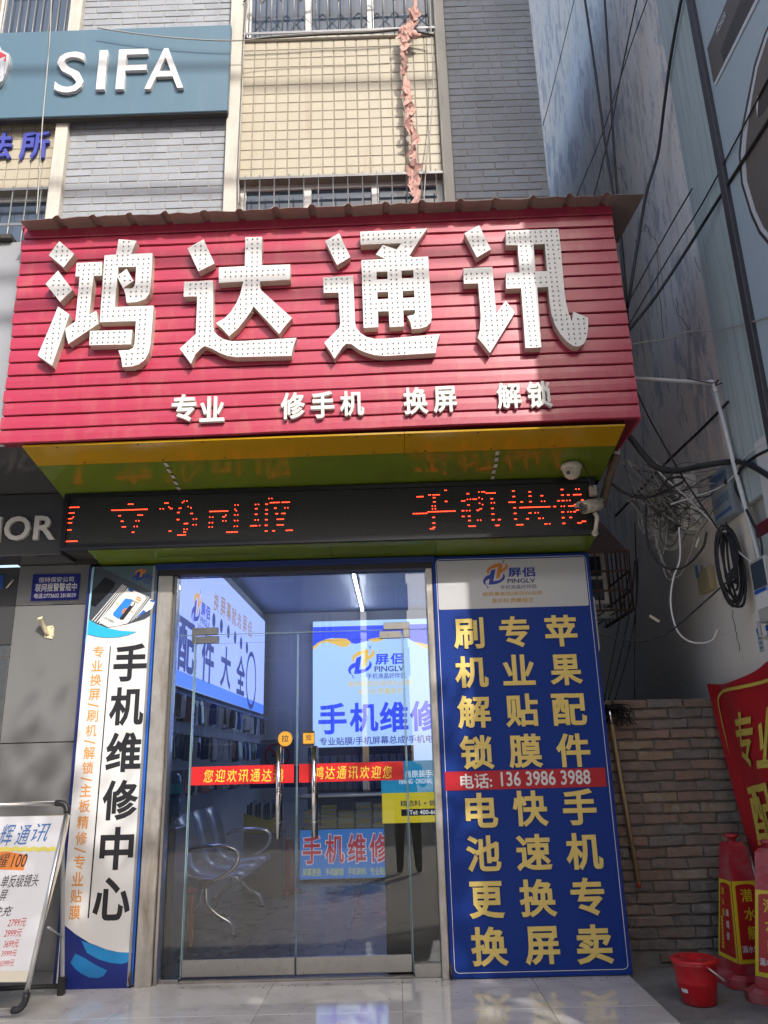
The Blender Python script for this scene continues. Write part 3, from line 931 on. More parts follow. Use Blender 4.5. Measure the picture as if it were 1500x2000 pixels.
# ------------------------------------------------------------------ red dot display
led = thing('display_board', 'black dot matrix display with red glowing characters over the door', 'display board', (-0.4, 5.2, 2.7))
LF2 = FY(LEDY, math.atan2(0.004, 3.6))
a = LF2.px(124, 1020)[0]; b = LF2.px(1166, 990)[0]
v0 = LF2.px(640, 1060)[1]; v1 = LF2.px(640, 951)[1]
MB().bbox(a, b, LEDY, LEDY + 0.09, v0, v1, 0.006).build('back_case', M_BLACK, led)
fm = MB()
fm.fbox(LF2, a, v0, b, v0 + 0.035, 0.001, 0.022); fm.fbox(LF2, a, v1 - 0.028, b, v1, 0.001, 0.022)
fm.fbox(LF2, a, v0 + .0352, a + 0.03, v1 - .0282, 0.001, 0.022); fm.fbox(LF2, b - 0.03, v0 + .0352, b, v1 - .0282, 0.001, 0.022)
fm.build('frame', mat('black_frame', (0.010, 0.010, 0.013), 0.3), led)
# screen with its fine grid of unlit diodes
m = bpy.data.materials.new('diode_grid'); m.use_nodes = True
nt = m.node_tree; bs = nt.nodes['Principled BSDF']
tc = nt.nodes.new('ShaderNodeTexCoord'); sp_ = nt.nodes.new('ShaderNodeSeparateXYZ')
nt.links.new(tc.outputs['Object'], sp_.inputs[0])
def frac_(src, sc):
    q = nt.nodes.new('ShaderNodeMath'); q.operation = 'MULTIPLY'; q.inputs[1].default_value = sc
    nt.links.new(src, q.inputs[0])
    w_ = nt.nodes.new('ShaderNodeMath'); w_.operation = 'FRACT'; nt.links.new(q.outputs[0], w_.inputs[0])
    e = nt.nodes.new('ShaderNodeMath'); e.operation = 'SUBTRACT'; e.inputs[1].default_value = 0.5; nt.links.new(w_.outputs[0], e.inputs[0])
    g_ = nt.nodes.new('ShaderNodeMath'); g_.operation = 'POWER'; g_.inputs[1].default_value = 2; nt.links.new(e.outputs[0], g_.inputs[0])
    return g_.outputs[0]
ad = nt.nodes.new('ShaderNodeMath'); ad.operation = 'ADD'
nt.links.new(frac_(sp_.outputs[0], 100), ad.inputs[0]); nt.links.new(frac_(sp_.outputs[2], 100), ad.inputs[1])
lt = nt.nodes.new('ShaderNodeMath'); lt.operation = 'LESS_THAN'; lt.inputs[1].default_value = 0.07
nt.links.new(ad.outputs[0], lt.inputs[0])
mx = nt.nodes.new('ShaderNodeMix'); mx.data_type = 'RGBA'
mx.inputs['A'].default_value = (0.004, 0.0045, 0.005, 1); mx.inputs['B'].default_value = (0.055, 0.06, 0.055, 1)
nt.links.new(lt.outputs[0], mx.inputs['Factor']); nt.links.new(mx.outputs['Result'], bs.inputs['Base Color'])
bs.inputs['Roughness'].default_value = 0.5
MB().fbox(LF2, a + 0.031, v0 + 0.036, b - 0.031, v1 - 0.029, 0.001, 0.006).build('screen', m, led)
M_LIT = mat('lit_red_diode', (0.5, 0.02, 0.01), 0.4, emit=(1.0, 0.045, 0.015), es=4.5)
segL = [(330, 465, 370, 462), (325, 492, 348, 490), (322, 517, 340, 515), (318, 540, 336, 538), (316, 573, 332, 571), (310, 624, 362, 624),
        (603, 450, 622, 450), (527, 480, 695, 473), (557, 505, 562, 505), (650, 500, 672, 500), (572, 530, 580, 530), (640, 527, 650, 527), (575, 557, 592, 557), (632, 553, 642, 553), (620, 582, 626, 582),
        (776, 445, 788, 445), (755, 471, 765, 471), (795, 468, 806, 468), (862, 440, 877, 438), (846, 467, 850, 467), (888, 465, 897, 465), (836, 493, 842, 493), (900, 492, 908, 492), (834, 520, 838, 520), (912, 518, 922, 518), (870, 543, 885, 541), (912, 545, 920, 545), (868, 570, 877, 570), (797, 575, 806, 575), (836, 600, 875, 598), (866, 583, 876, 583),
        (990, 484, 1070, 480), (990, 512, 998, 510), (988, 538, 998, 537), (986, 562, 996, 561), (1050, 508, 1062, 506), (1050, 533, 1060, 532), (1110, 452, 1120, 452), (1108, 478, 1117, 478), (1108, 503, 1117, 503), (1107, 530, 1116, 530), (1106, 556, 1115, 556), (1068, 585, 1115, 583),
        (1206, 450, 1216, 450), (1204, 475, 1213, 475), (1204, 500, 1213, 500), (1204, 527, 1214, 527), (1182, 554, 1220, 553), (1254, 450, 1263, 450), (1253, 475, 1262, 475), (1252, 500, 1261, 500), (1251, 525, 1260, 525), (1250, 552, 1259, 552), (1250, 578, 1259, 578), (1270, 421, 1278, 421), (1276, 445, 1362, 442), (1295, 471, 1300, 471), (1346, 470, 1354, 470), (1298, 498, 1308, 498), (1328, 497, 1342, 496), (1306, 523, 1334, 522), (1306, 549, 1332, 548), (1284, 577, 1290, 577), (1346, 575, 1380, 574)]
segR = [(483, 390, 512, 388), (540, 381, 580, 380), (610, 360, 613, 360), (613, 408, 620, 408), (466, 463, 650, 456), (545, 535, 557, 535), (632, 453, 640, 453)]
segR += [(555, y, 563, y) for y in (395, 410, 433, 447, 482, 508, 528)]
segR += [(x - 4, y, x + 4, y) for x, y in ((712, 376), (714, 400), (712, 427), (712, 453), (716, 474), (718, 498), (688, 476), (688, 450), (767, 397), (768, 422), (766, 446), (752, 448), (760, 496), (818, 396), (821, 420), (822, 445), (823, 470), (822, 494), (850, 492), (914, 366), (916, 391), (948, 415), (920, 440), (922, 466), (923, 491), (986, 366), (988, 390), (988, 414), (1040, 388), (1044, 411), (1095, 436), (1016, 463), (976, 488), (1130, 356), (1128, 380), (1132, 431), (1133, 456), (1135, 482), (1138, 508), (1155, 384), (1156, 407), (1160, 455), (1196, 354), (1220, 403), (1165, 480))]
segR += [(735, 400, 748, 398), (680, 408, 695, 408), (718, 523, 745, 523), (762, 372, 828, 371), (835, 519, 850, 518), (894, 416, 922, 416), (926, 516, 955, 514), (940, 441, 1070, 436), (984, 463, 992, 463), (1026, 487, 1042, 487), (1055, 511, 1070, 511), (1112, 408, 1134, 406), (1158, 430, 1190, 427), (1180, 380, 1210, 378), (1200, 505, 1230, 500), (1180, 455, 1200, 450)]
segs = [tuple(v * 0.41333 + (800 if i % 2 else 0) for i, v in enumerate(s_)) for s_ in segL] + [tuple(v * 0.44 + (800 if i % 2 else 600) for i, v in enumerate(s_)) for s_ in segR]
lit = {}
LG = LF2.up(0.007)
for x0, y0, x1, y1 in segs:
    p0 = LG.px(x0, y0); p1 = LG.px(x1, y1)
    n = max(1, round(abs(p1[0] - p0[0]) / 0.010))
    for k in range(n + 1):
        u = p0[0] + (p1[0] - p0[0]) * k / n; v = p0[1] + (p1[1] - p0[1]) * k / n
        lit[(round(u * 100), round(v * 100))] = 1
mb = MB()
for (i, k) in lit:
    u, v = i / 100 + .005, k / 100 + .005
    if a + 0.034 < u < b - 0.034 and v0 + .04 < v < v1 - .032:
        pts = [(u + 0.0036 * math.cos(q * math.pi / 3), v + 0.0036 * math.sin(q * math.pi / 3)) for q in range(6)]
        mb.fquad(LG, pts, 0.0008)
mb.build('lit_diodes', M_LIT, led, kind='stuff')

# ------------------------------------------------------------------ cameras, junction box and drain pipe at the right end
M_CAMW = mat('dirty_white_plastic', (0.52, 0.48, 0.40), 0.45, var=0.15, vscale=25, grime=(0.16, 0.12, 0.09), gamt=0.7, gscale=(18, 18, 18), gth=(0.52, 0.75))
M_LENS = mat('dark_lens', (0.02, 0.02, 0.025), 0.1, spec=0.8)
dc = atY(1115, 905, 4.95); zc = sofz(4.95) + (dc.x + .4) * math.tan(TILT) * .45
dm = thing('dome_camera', 'dirty white dome security camera under the green soffit', 'security camera', (dc.x, 4.95, zc))
MB().lathe([(0.055, 0.0), (0.068, -0.010), (0.070, -0.035), (0.060, -0.042)], (dc.x, 4.95, zc), 24).build('base', M_CAMW, dm)
MB().lathe([(0.060, -0.042), (0.058, -0.060), (0.048, -0.085), (0.030, -0.103), (0.0, -0.110)], (dc.x, 4.95, zc), 24, cap=False).build('dome', M_CAMW, dm)
MB().lathe([(0.026, -0.01), (0.026, 0.012), (0.020, 0.016)], (dc.x - 0.030, 4.905, zc - 0.078), 16, axis=(-0.45, -0.8, -0.4)).build('eyeball', M_CAMW, dm)
MB().lathe([(0.014, 0.0), (0.012, 0.004), (0.0, 0.005)], (dc.x - 0.0375, 4.8915, zc - 0.0848), 14, axis=(-0.45, -0.8, -0.4), cap=False).build('lens', M_LENS, dm)
bc = atY(1150, 990, 5.0)
bu = thing('bullet_camera', 'dirty white bullet security camera at the right end of the display', 'security camera', tuple(bc))
ax = Vector((-0.80, -0.52, -0.28)).normalized()
MB().lathe([(0.030, -0.11), (0.038, -0.105), (0.040, 0.05), (0.036, 0.052)], bc, 20, axis=ax).build('housing', M_CAMW, bu)
MB().lathe([(0.035, 0.0525), (0.034, 0.060), (0.028, 0.060)], bc, 20, axis=ax).build('front_ring', mat('grey_ring', (0.10, 0.085, 0.075), 0.5), bu)
for dx, dz in ((0, 0), (0.016, 0.012), (-0.016, 0.010), (0.012, -0.016)):
    e1 = ax.cross(Vector((0, 0, 1))).normalized(); e2 = ax.cross(e1)
    MB().lathe([(0.008 if dx else 0.012, 0.0605), (0.006, 0.064), (0, 0.065)], bc + e1 * dx + e2 * dz, 12, axis=ax, cap=False).build('lens', M_LENS, bu)
e1 = ax.cross(Vector((0, 0, 1))).normalized()
hood = MB()
vs = []
up_ = Vector((0, 0, 1))
e2 = e1.cross(ax).normalized()
for q in (-0.115, 0.085):
    for k in range(9):
        an = rad(20 + 140 * k / 8)
        vs.append(bc + ax * q + e1 * (0.045 * math.cos(an)) + e2 * (0.045 * math.sin(an)))
hood.add(vs, [(k, k + 1, 9 + k + 1, 9 + k) for k in range(8)], True)
hb = hood.build('sun_hood', M_CAMW, bu)
md = hb.modifiers.new('s', 'SOLIDIFY'); md.thickness = 0.003
MB().tube(spline([bc + Vector((0.04, 0.03, -0.03)), bc + Vector((0.06, 0.05, -0.06)), bc + Vector((0.055, 0.07, -0.10)), bc + Vector((0.05, 0.10, -0.15))], 5), [0.014] * 11 + [0.014] * 5, 10).build('arm', M_CAMW, bu)
MB().lathe([(0.022, 0), (0.022, 0.012), (0.014, 0.02)], bc + Vector((0.05, 0.115, -0.15)), 14, axis=(0, -1, 0)).build('wall_plate', M_CAMW, bu)
jb = atY(1159, 957, 5.06)
MB().bbox(jb.x - .022, jb.x + .022, 5.055, 5.10, jb.z - .035, jb.z + .035, .004).top('junction_box', M_CAMW, 'small white socket box above the bullet camera', 'junction box', tuple(jb))
dp = thing('drain_pipe', 'short white drain pipe bound with brown string at the soffit end', 'drain pipe', tuple(atY(1180, 980, 5.2)))
P3 = [atY(x, y, Y) for x, y, Y in ((1178, 868, 5.05), (1192, 868, 5.05), (1204, 876, 5.06), (1203, 892, 5.08), (1194, 920, 5.12), (1184, 955, 5.16), (1175, 990, 5.2))]
sp_ = spline(P3, 4)
MB().tube(sp_[:13], 0.022, 12).build('elbow', mat('white_pvc', (0.58, 0.57, 0.54), 0.4, var=0.06, vscale=10), dp)
M_STRING = mat('brown_string_wrap', (0.17, 0.125, 0.085), 0.9, var=0.3, vscale=40, bump=0.8, bscale=90)
MB().tube(sp_[11:], 0.027, 10).build('string_wrap', M_STRING, dp)
cable('black_wire', [atY(1135, 905, 4.97), atY(1146, 920, 5.0), atY(1152, 940, 5.04), atY(1158, 952, 5.05)], 0.004, M_RUBBER, 'thin black cord from the dome camera to the socket box', 'wire')
# ================================================================== neighbouring shop on the left
M_GREYP = mat('grey_composite_panel', (0.185, 0.185, 0.185), 0.38, metal=0.25, var=0.04, vscale=2, rvar=0.06, grime=(0.15, 0.145, 0.135), gamt=0.5, gscale=(3, 3, 1), gth=(0.5, 0.75))
M_GREYD = mat('dark_gloss_panel', (0.055, 0.055, 0.058), 0.14, var=0.05, spec=0.5)
nb = thing('neighbour_front', 'grey panelled front of the neighbouring shop with silver letters', 'shop front', (-2.6, 5.5, 0))
NF = FY(4.56)
MB().bbox(-7, NF.px(38, 650)[0], 4.56, 5.44, 3.20, 4.70, 0.004).build('upper_fascia', mat('light_grey_panel', (0.26, 0.27, 0.29), 0.4, var=0.04), nb)
MB().bbox(-7, NF.px(30, 440)[0] , 4.52, 4.9, 4.702, 4.74, 0.004).build('fascia_cap', M_DARK, nb)
vs = [(-7, 4.57, 3.195), (-2.27, 4.57, 3.195), (-2.27, 5.20, 3.10), (-7, 5.20, 3.10)]
MB().add(vs + [(p[0], p[1], p[2] + .02) for p in vs], [(3, 2, 1, 0), (4, 5, 6, 7), (0, 1, 5, 4), (1, 2, 6, 5), (2, 3, 7, 6), (3, 0, 4, 7)]).build('sloped_soffit', M_GREYD, nb)
MB().bbox(-7, -2.245, 5.18, 5.44, 2.66, 3.098, 0.004).build('letter_band', M_GREYD, nb)
BF = FY(5.18)
M_SILL = mat('silver_letter', (0.50, 0.49, 0.47), 0.4, var=0.05)
for c, bx in (('O', (8, 1008, 58, 1055)), ('R', (66, 1007, 108, 1053)), ('N', (-50, 1010, 1, 1058))):
    ptext(BF.up(0.028), c, *bx, M_SILL, nb, name='letter', w=0.018, h=-0.026, t=0.026)
# grey wall panels
WY = 5.47
for i, (z0, z1) in enumerate(((0.085, 1.440), (1.445, 2.370), (2.375, 2.659))):
    MB().bbox(-2.655, -2.148, WY, WY + 0.05, z0, z1, 0.003).build('wall_panel', M_GREYP, nb)
MB().bbox(-2.655, -2.148, WY + 0.01, WY + 0.05, 0.0, 0.083, 0.003).build('base_panel', M_STEEL, nb)
MB().box(-7, -2.10, WY + 0.051, WY + 0.12, -0.01, 2.659).build('backing', M_DARK, nb)
# its door at the very left: steel frame and glass
fm = MB(); fm.bbox(-2.735, -2.660, WY + 0.005, WY + 0.05, 0.0, 2.02, 0.004); fm.bbox(-3.9, -2.660, WY + 0.005, WY + 0.05, 2.022, 2.10, 0.004)
dr = fm.build('door_frame', M_STEEL, nb)
MB().bbox(-3.9, -2.660, WY + 0.01, WY + 0.05, 2.102, 2.655, 0.004).build('door_header', M_GREYD, nb)
MB().bbox(-3.9, -2.760, WY + 0.00, WY + 0.04, 2.50, 2.60, 0.004).build('blue_shutter_box', mat('blue_trim', (0.02, 0.06, 0.28), 0.4), nb)
MB().box(-3.9, -2.737, WY + 0.025, WY + 0.035, 0.03, 2.02).build('door_glass', M_WIN, nb)
# alarm plate
AF = FY(WY - 0.004)
ap = thing('alarm_plate', 'small blue enamel alarm company plate with white characters', 'plate', tuple(atY(110, 1172, WY)))
M_NAVY = mat('navy_enamel', (0.012, 0.014, 0.17), 0.3, var=0.04)
M_OWH = mat('off_white_print', (0.62, 0.62, 0.60), 0.5)
flat(AF, [(65, 1122), (157, 1121), (153, 1171), (60, 1174)], 0.0, M_NAVY, ap, 'plate', t=0.004)
A2 = AF.up(0.004)
ptext(A2, '恒特保安公司', 76, 1127, 144, 1137, M_OWH, ap, w=0.008, h=0.0012)
ptext(A2, '联网报警警戒中', 69, 1139, 150, 1155, M_OWH, ap, w=0.012, h=0.0012)
ptext(A2, '电话:2773602 2818039', 67, 1158, 148, 1168, M_OWH, ap, w=0.010, h=0.0012)
# flag holder
fh = thing('flag_holder', 'cream plastic flagpole holder screwed to the grey wall panel', 'flag holder', tuple(atY(95, 1230, WY)))
M_CREAM = mat('cream_plastic', (0.62, 0.56, 0.38), 0.4, var=0.06)
c = atY(95, 1229, WY)
HF = FY(WY)
MB().prism(HF, [HF.px(*p) for p in ((87, 1245), (103, 1248), (105, 1243), (106, 1226), (103, 1222), (94, 1223), (89, 1228))], 0.0, 0.008).build('base_plate', M_CREAM, fh)
ax = Vector((-0.25, -0.45, 0.75)).normalized()
q = atY(91, 1236, WY - 0.02)
MB().lathe([(0.013, 0), (0.016, 0.01), (0.016, 0.105), (0.019, 0.107), (0.019, 0.118), (0.014, 0.118), (0.014, 0.03)], q, 18, axis=ax, cap=False).build('socket', M_CREAM, fh)
MB().bbox(q.x - .012, q.x + .016, q.y - .004, WY, q.z - .012, q.z + .018, .004).build('bracket', M_CREAM, fh)
for x, y in ((91, 1242), (101, 1226), (102, 1243)):
    p = atY(x, y, WY - 0.008); MB().lathe([(0.004, 0), (0.003, 0.003), (0, 0.003)], p, 8, axis=(0, -1, 0), cap=False).build('screw', M_SCREW, fh)
sw = atY(20, 1140, WY - 0.01)
MB().tube([sw + Vector((.02, 0, .03)), sw, sw + Vector((-.02, -.01, -.035))], [.004, .007, .003], 6).top('door_closer_tip', M_CREAM, 'small white hook near the dark doorway at the left', 'hook', tuple(sw))

# ================================================================== emblem used on several signs
def emblem(fr, M3, parent, h, cols):
    """two interlocked swirls, orange over blue; M3 maps the drawing to the plane"""
    em = [
        ('blue_swirl', cols[0], [(432, 310), (335, 345), (305, 440), (240, 460), (180, 510), (150, 580), (165, 640), (235, 690), (215, 640), (205, 600), (240, 560), (300, 530), (275, 665), (380, 660), (480, 640), (570, 600), (630, 545), (648, 480), (630, 440), (590, 410), (600, 460), (570, 520), (500, 565), (385, 585)]),
        ('orange_swirl', cols[1], [(590, 178), (500, 182), (400, 205), (310, 250), (245, 310), (230, 370), (255, 415), (290, 438), (278, 390), (300, 345), (370, 300), (490, 262), (440, 535), (530, 512), (550, 405), (630, 360), (690, 310), (718, 250), (700, 210), (640, 165), (665, 215), (645, 260), (575, 318)])]
    for nm, c, pts in em:
        flat(fr, [M3(*p) for p in pts], h, c, parent, nm, px=False)
        h += 0.0012
    dots = MB()
    for x, y, r in ((612, 150, 18), (625, 115, 14), (578, 112, 10), (248, 700, 16), (255, 735, 14), (292, 730, 9)):
        cx, cy = M3(x, y); ex, ey = M3(x + r, y)
        rr = math.hypot(ex - cx, ey - cy)
        dots.fquad(fr, [(cx + rr * math.cos(k * math.pi / 4), cy + rr * math.sin(k * math.pi / 4)) for k in range(8)], h)
    dots.build('swirl_dots', cols[0], parent)

def logo_block(fr, quad, parent, h, cols, slogan=True):
    """logo drawn in the coordinates of a 1500 x 1212 reading of the blue board; quad = plane positions of its corners (0,0) (1500,0) (0,1212)"""
    o, a, b = (Vector(p) for p in quad)
    def M3(x, y):
        q = o + (a - o) * (x / 1500) + (b - o) * (y / 1212)
        return (q.x, q.y)
    emblem(fr, M3, parent, h, cols)
    def tx(s, x0, y0, x1, y1, m, w):
        p0, p1 = M3(x0, y1), M3(x1, y0)
        text(fr, s, (p0[0], p0[1], p1[0], p1[1]), m, parent, w=w, h=h)
    tx('屏', 715, 275, 1000, 495, cols[0], 0.030); tx('侣', 1035, 262, 1310, 490, cols[0], 0.030)
    tx('PINGLV', 700, 515, 1315, 632, cols[2], 0.02)
    tx('手机液晶好伴侣', 540, 655, 1335, 770, cols[3], 0.006)
    if slogan:
        tx('换屏幕首选(屏侣®)品牌', 145, 795, 1460, 940, cols[4], 0.016)
        tx('显示好,质量稳定', 350, 945, 1275, 1080, cols[4], 0.016)

# ================================================================== tall white repair sign left of the door
LSY = 5.40
ls = thing('tall_white_sign', 'tall narrow white light box sign with black characters left of the door', 'sign', (-1.9, 5.45, 0))
LSF = FY(LSY)
lu0, lu1 = -2.122, -1.672
lz1 = 2.612
M_SIDEB = mat('blue_edge_film', (0.02, 0.10, 0.42), 0.35, var=0.05)
M_FILMW = mat('white_sign_film', (0.64, 0.64, 0.64), 0.28, var=0.012, spec=0.45)
MB().bbox(lu0, lu1, LSY + 0.004, 5.50, 0.006, lz1, 0.003).build('box', M_SIDEB, ls)
MB().fbox(LSF, lu0 + 0.012, 0.01, lu1 - 0.006, lz1 - 0.006, -0.003, 0.0).build('face', M_FILMW, ls)
MB().fbox(LSF, lu1 - 0.006, 0.008, lu1 + 0.010, lz1, -0.08, 0.003).build('edge_trim', mat('dull_alu_trim', (0.33, 0.34, 0.36), 0.4, metal=0.6, var=0.05), ls)
MB().fbox(LSF, lu0 - 0.006, 0.008, lu0 + 0.010, lz1, -0.08, 0.003).build('edge_trim', mat('navy_trim', (0.012, 0.02, 0.12), 0.4), ls)
ed = MB(); ed.fbox(LSF, lu1 + 0.011, 0.008, lu1 + 0.026, lz1 - 0.01, -0.10, -0.004); ed.build('blue_strip', M_SIDEB, ls)
C_BLK = mat('print_black', (0.014, 0.014, 0.018), 0.45)
C_ORG = mat('print_orange', (0.62, 0.26, 0.055), 0.45)
C_CYAN = mat('print_cyan', (0.03, 0.40, 0.66), 0.35)
C_CYAN2 = mat('print_light_cyan', (0.22, 0.55, 0.68), 0.35)
C_DBLU = mat('print_deep_blue', (0.008, 0.02, 0.17), 0.35)
C_MBLU = mat('print_mid_blue', (0.012, 0.10, 0.42), 0.35)
C_SLATE = mat('print_slate', (0.055, 0.066, 0.085), 0.35)
C_SLATE2 = mat('print_teal_slate', (0.075, 0.12, 0.15), 0.35)
C_PWHT = mat('print_white', (0.68, 0.68, 0.66), 0.35)
C_NAV = mat('print_navy', (0.010, 0.014, 0.10), 0.35)
C_LOGO = [mat('print_logo_blue', (0.015, 0.035, 0.28), 0.4), mat('print_logo_orange', (0.60, 0.20, 0.03), 0.4), C_NAV, mat('print_dark_grey', (0.06, 0.065, 0.09), 0.5), mat('print_gold', (0.50, 0.32, 0.10), 0.5)]
L0 = LSF
s9 = 160 / 1500
z9 = lambda pts: [(160 + x * s9, 1090 + y * s9) for x, y in pts]
ph_ = flat(L0, z9([(200, 160), (1385, 135), (1335, 1000), (1150, 1120), (850, 1210), (470, 1280), (250, 1200), (130, 1130)]), 0.0008, C_SLATE, ls, 'printed_picture')
flat(L0, z9([(340, 165), (1385, 140), (1370, 650)]), 0.0020, C_SLATE2, ph_, 'printed_shape')
flat(L0, z9([(430, 345), (620, 450), (570, 560), (250, 890), (170, 870), (165, 800), (190, 600)]), 0.0020, mat('print_phone_black', (0.006, 0.006, 0.008), 0.35), ph_, 'printed_phone')
for k in range(4):
    flat(L0, z9([(745 + k * 22, 480 + k * 12), (757 + k * 22, 486 + k * 12), (196 + k * 45, 1150 + k * 20), (180 + k * 45, 1142 + k * 20)]), 0.0020, C_PWHT, ph_, 'printed_line')
bxp = flat(L0, z9([(840, 545), (1170, 690), (1165, 740), (880, 1150), (840, 1195), (640, 1245), (480, 1265), (325, 1180), (325, 1140)]), 0.0032, C_PWHT, ph_, 'printed_box')
flat(L0, z9([(800, 740), (930, 760), (900, 830), (720, 1080), (670, 1115), (575, 1050), (575, 1010)]), 0.0044, mat('print_flower_blue', (0.03, 0.22, 0.66), 0.35), ph_, 'printed_phone')
flat(L0, z9([(800, 920), (760, 940), (735, 1000), (760, 1030), (800, 960), (830, 915)]), 0.0056, mat('print_flower_orange', (0.66, 0.22, 0.06), 0.35), ph_, 'printed_shape')
flat(L0, z9([(930, 770), (980, 800), (975, 850), (760, 1135), (700, 1130), (690, 1110), (900, 840)]), 0.0044, mat('print_phone_black2', (0.03, 0.025, 0.03), 0.35), ph_, 'printed_phone')
flat(L0, z9([(935, 795), (972, 800), (945, 870), (905, 880), (890, 860)]), 0.0056, C_PWHT, ph_, 'printed_shape')
for (x, y, w_, h_) in ((1010, 700, 170, 22), (1000, 740, 170, 22), (985, 790, 130, 18)):
    flat(L0, z9([(x, y), (x + w_ * .5, y + w_ * .2), (x + w_ * .5 - 10, y + w_ * .2 + h_), (x - 10, y + h_)]), 0.0044, C_ORG, ph_, 'printed_line')
flat(L0, z9([(870, 535), (950, 590), (920, 630), (845, 585)]), 0.0044, C_MBLU, ph_, 'printed_shape')
flat(L0, z9([(620, 810), (690, 850), (684, 860), (612, 822)]), 0.0044, C_LOGO[4], ph_, 'printed_line')
flat(L0, z9([(895, 965), (965, 995), (958, 1008), (885, 980)]), 0.0044, C_LOGO[4], ph_, 'printed_line')
text(Frame(L0.P(*L0.px(*z9([(420, 1070)])[0])), (0.9, 0, -0.44), (0.44, 0, 0.9)), 'LCD SCREEN', (0, -0.016, 0.078, 0.0), C_SLATE, ph_, w=0.01, h=0.0044)
flat(L0, z9([(1250, 740), (1345, 790), (1290, 920), (985, 1110), (990, 1090)]), 0.0032, C_PWHT, ph_, 'printed_box')
flat(L0, z9([(1270, 760), (1345, 785), (1330, 815), (1245, 790)]), 0.0044, C_MBLU, ph_, 'printed_shape')
flat(L0, z9([(1130, 950), (1180, 990), (1010, 1090), (1005, 1080)]), 0.0044, mat('print_royal', (0.03, 0.12, 0.5), 0.35), ph_, 'printed_shape')
for k in range(2):
    flat(L0, z9([(1195 + k * 30, 695 + k * 14), (1208 + k * 30, 702 + k * 14), (905 + k * 42, 1165 - k * 28), (890 + k * 42, 1170 - k * 28)]), 0.0032, C_PWHT, ph_, 'printed_line')
# faint logo, top right
lq = [L0.px(*p) for p in ((254, 1103), (322, 1104), (252, 1158))]
o_, a_, b_ = (Vector(p) for p in lq)
M3 = lambda x, y: tuple(o_ + (a_ - o_) * (x / 1500) + (b_ - o_) * (y / 1212))
emblem(L0, M3, ph_, 0.0034, [C_LOGO[0], C_LOGO[1]])
text(Frame(L0.P(*L0.px(284, 1126)), (0.93, 0, -0.36), (0.36, 0, 0.93)), '屏侣', (0, -0.012, 0.054, 0.018), C_LOGO[0], ph_, w=0.02, h=0.0034)
text(Frame(L0.P(*L0.px(281, 1134)), (0.93, 0, -0.36), (0.36, 0, 0.93)), 'PINGLV', (0, -0.012, 0.054, 0.001), C_LOGO[0], ph_, w=0.01, h=0.0034)
# cyan swooshes
flat(L0, z9([(135, 1125), (300, 1225), (480, 1280), (700, 1310), (900, 1320), (1110, 1295), (1325, 1240), (1335, 1000), (1150, 1120), (850, 1210), (600, 1260), (470, 1280)]), 0.0030, C_CYAN2, ls, 'swoosh')
flat(L0, z9([(130, 1130), (300, 1225), (480, 1285), (700, 1330), (1010, 1350), (850, 1410), (650, 1450), (450, 1460), (250, 1435), (105, 1395)]), 0.0044, C_CYAN, ls, 'swoosh')
flat(L0, z9([(200, 165), (235, 165), (165, 830), (130, 1140), (105, 1390), (80, 1560), (60, 1560), (120, 1100)]), 0.0050, C_CYAN2, ls, 'edge_band')
# characters
big = [('手', (222, 1257, 287, 1331)), ('机', (214, 1342, 281, 1418)), ('维', (207, 1430, 276, 1508)), ('修', (200, 1523, 270, 1602)), ('中', (195, 1615, 261, 1699)), ('心', (182, 1713, 255, 1798))]
for c, bx in big: ptext(L0, c, *bx, C_BLK, ls, name='character', w=0.030, h=0.0012)
small = '专业换屏/刷机/解锁/主板精修/专业贴膜'
ys = [(1262, 1284), (1290, 1311), (1317, 1340), (1345, 1368), (1372, 1381), (1386, 1410), (1415, 1439), (1444, 1453), (1458, 1483), (1488, 1512), (1517, 1526), (1531, 1556), (1562, 1587), (1593, 1619), (1624, 1650), (1654, 1666), (1670, 1698), (1703, 1730), (1737, 1763), (1768, 1796)]
for c, (y0, y1) in zip(small, ys):
    xc = 192 - (y0 - 1262) * (192 - 146) / 506
    if c == '/':
        flat(L0, [(xc - 11, y0 + 1), (xc - 11, y0 + 4), (xc + 11, y1), (xc + 11, y1 - 3)], 0.0012, C_ORG, ls, 'character'); continue
    ptext(L0, c, xc - 11, y0, xc + 11, y1, C_ORG, ls, name='character', w=0.014, h=0.0012)
flat(L0, [(215, 1262), (217, 1262), (174, 1793), (171, 1793)], 0.0012, C_BLK, ls, 'dividing_line')
# bottom swooshes
s10 = 340 / 1478
zb_ = lambda pts: [(x * s10, 1540 + y * s10) for x, y in pts]
flat(L0, zb_([(520, 1140), (548, 1160), (640, 1235), (760, 1310), (900, 1365), (1000, 1388), (1125, 1395), (1105, 1705), (490, 1715)]), 0.0012, C_DBLU, ls, 'swoosh')
flat(L0, zb_([(690, 1290), (800, 1330), (900, 1365), (1000, 1388), (1113, 1395), (1108, 1440), (1080, 1475), (1030, 1490), (940, 1480), (840, 1450), (740, 1395)]), 0.0024, mat('print_bright_blue', (0.012, 0.21, 0.50), 0.35), ls, 'swoosh')
flat(L0, zb_([(640, 1400), (720, 1440), (800, 1490), (910, 1545), (880, 1590), (830, 1610), (760, 1605), (690, 1570), (640, 1530), (600, 1480)]), 0.0024, mat('print_bright_blue2', (0.012, 0.17, 0.44), 0.35), ls, 'swoosh')

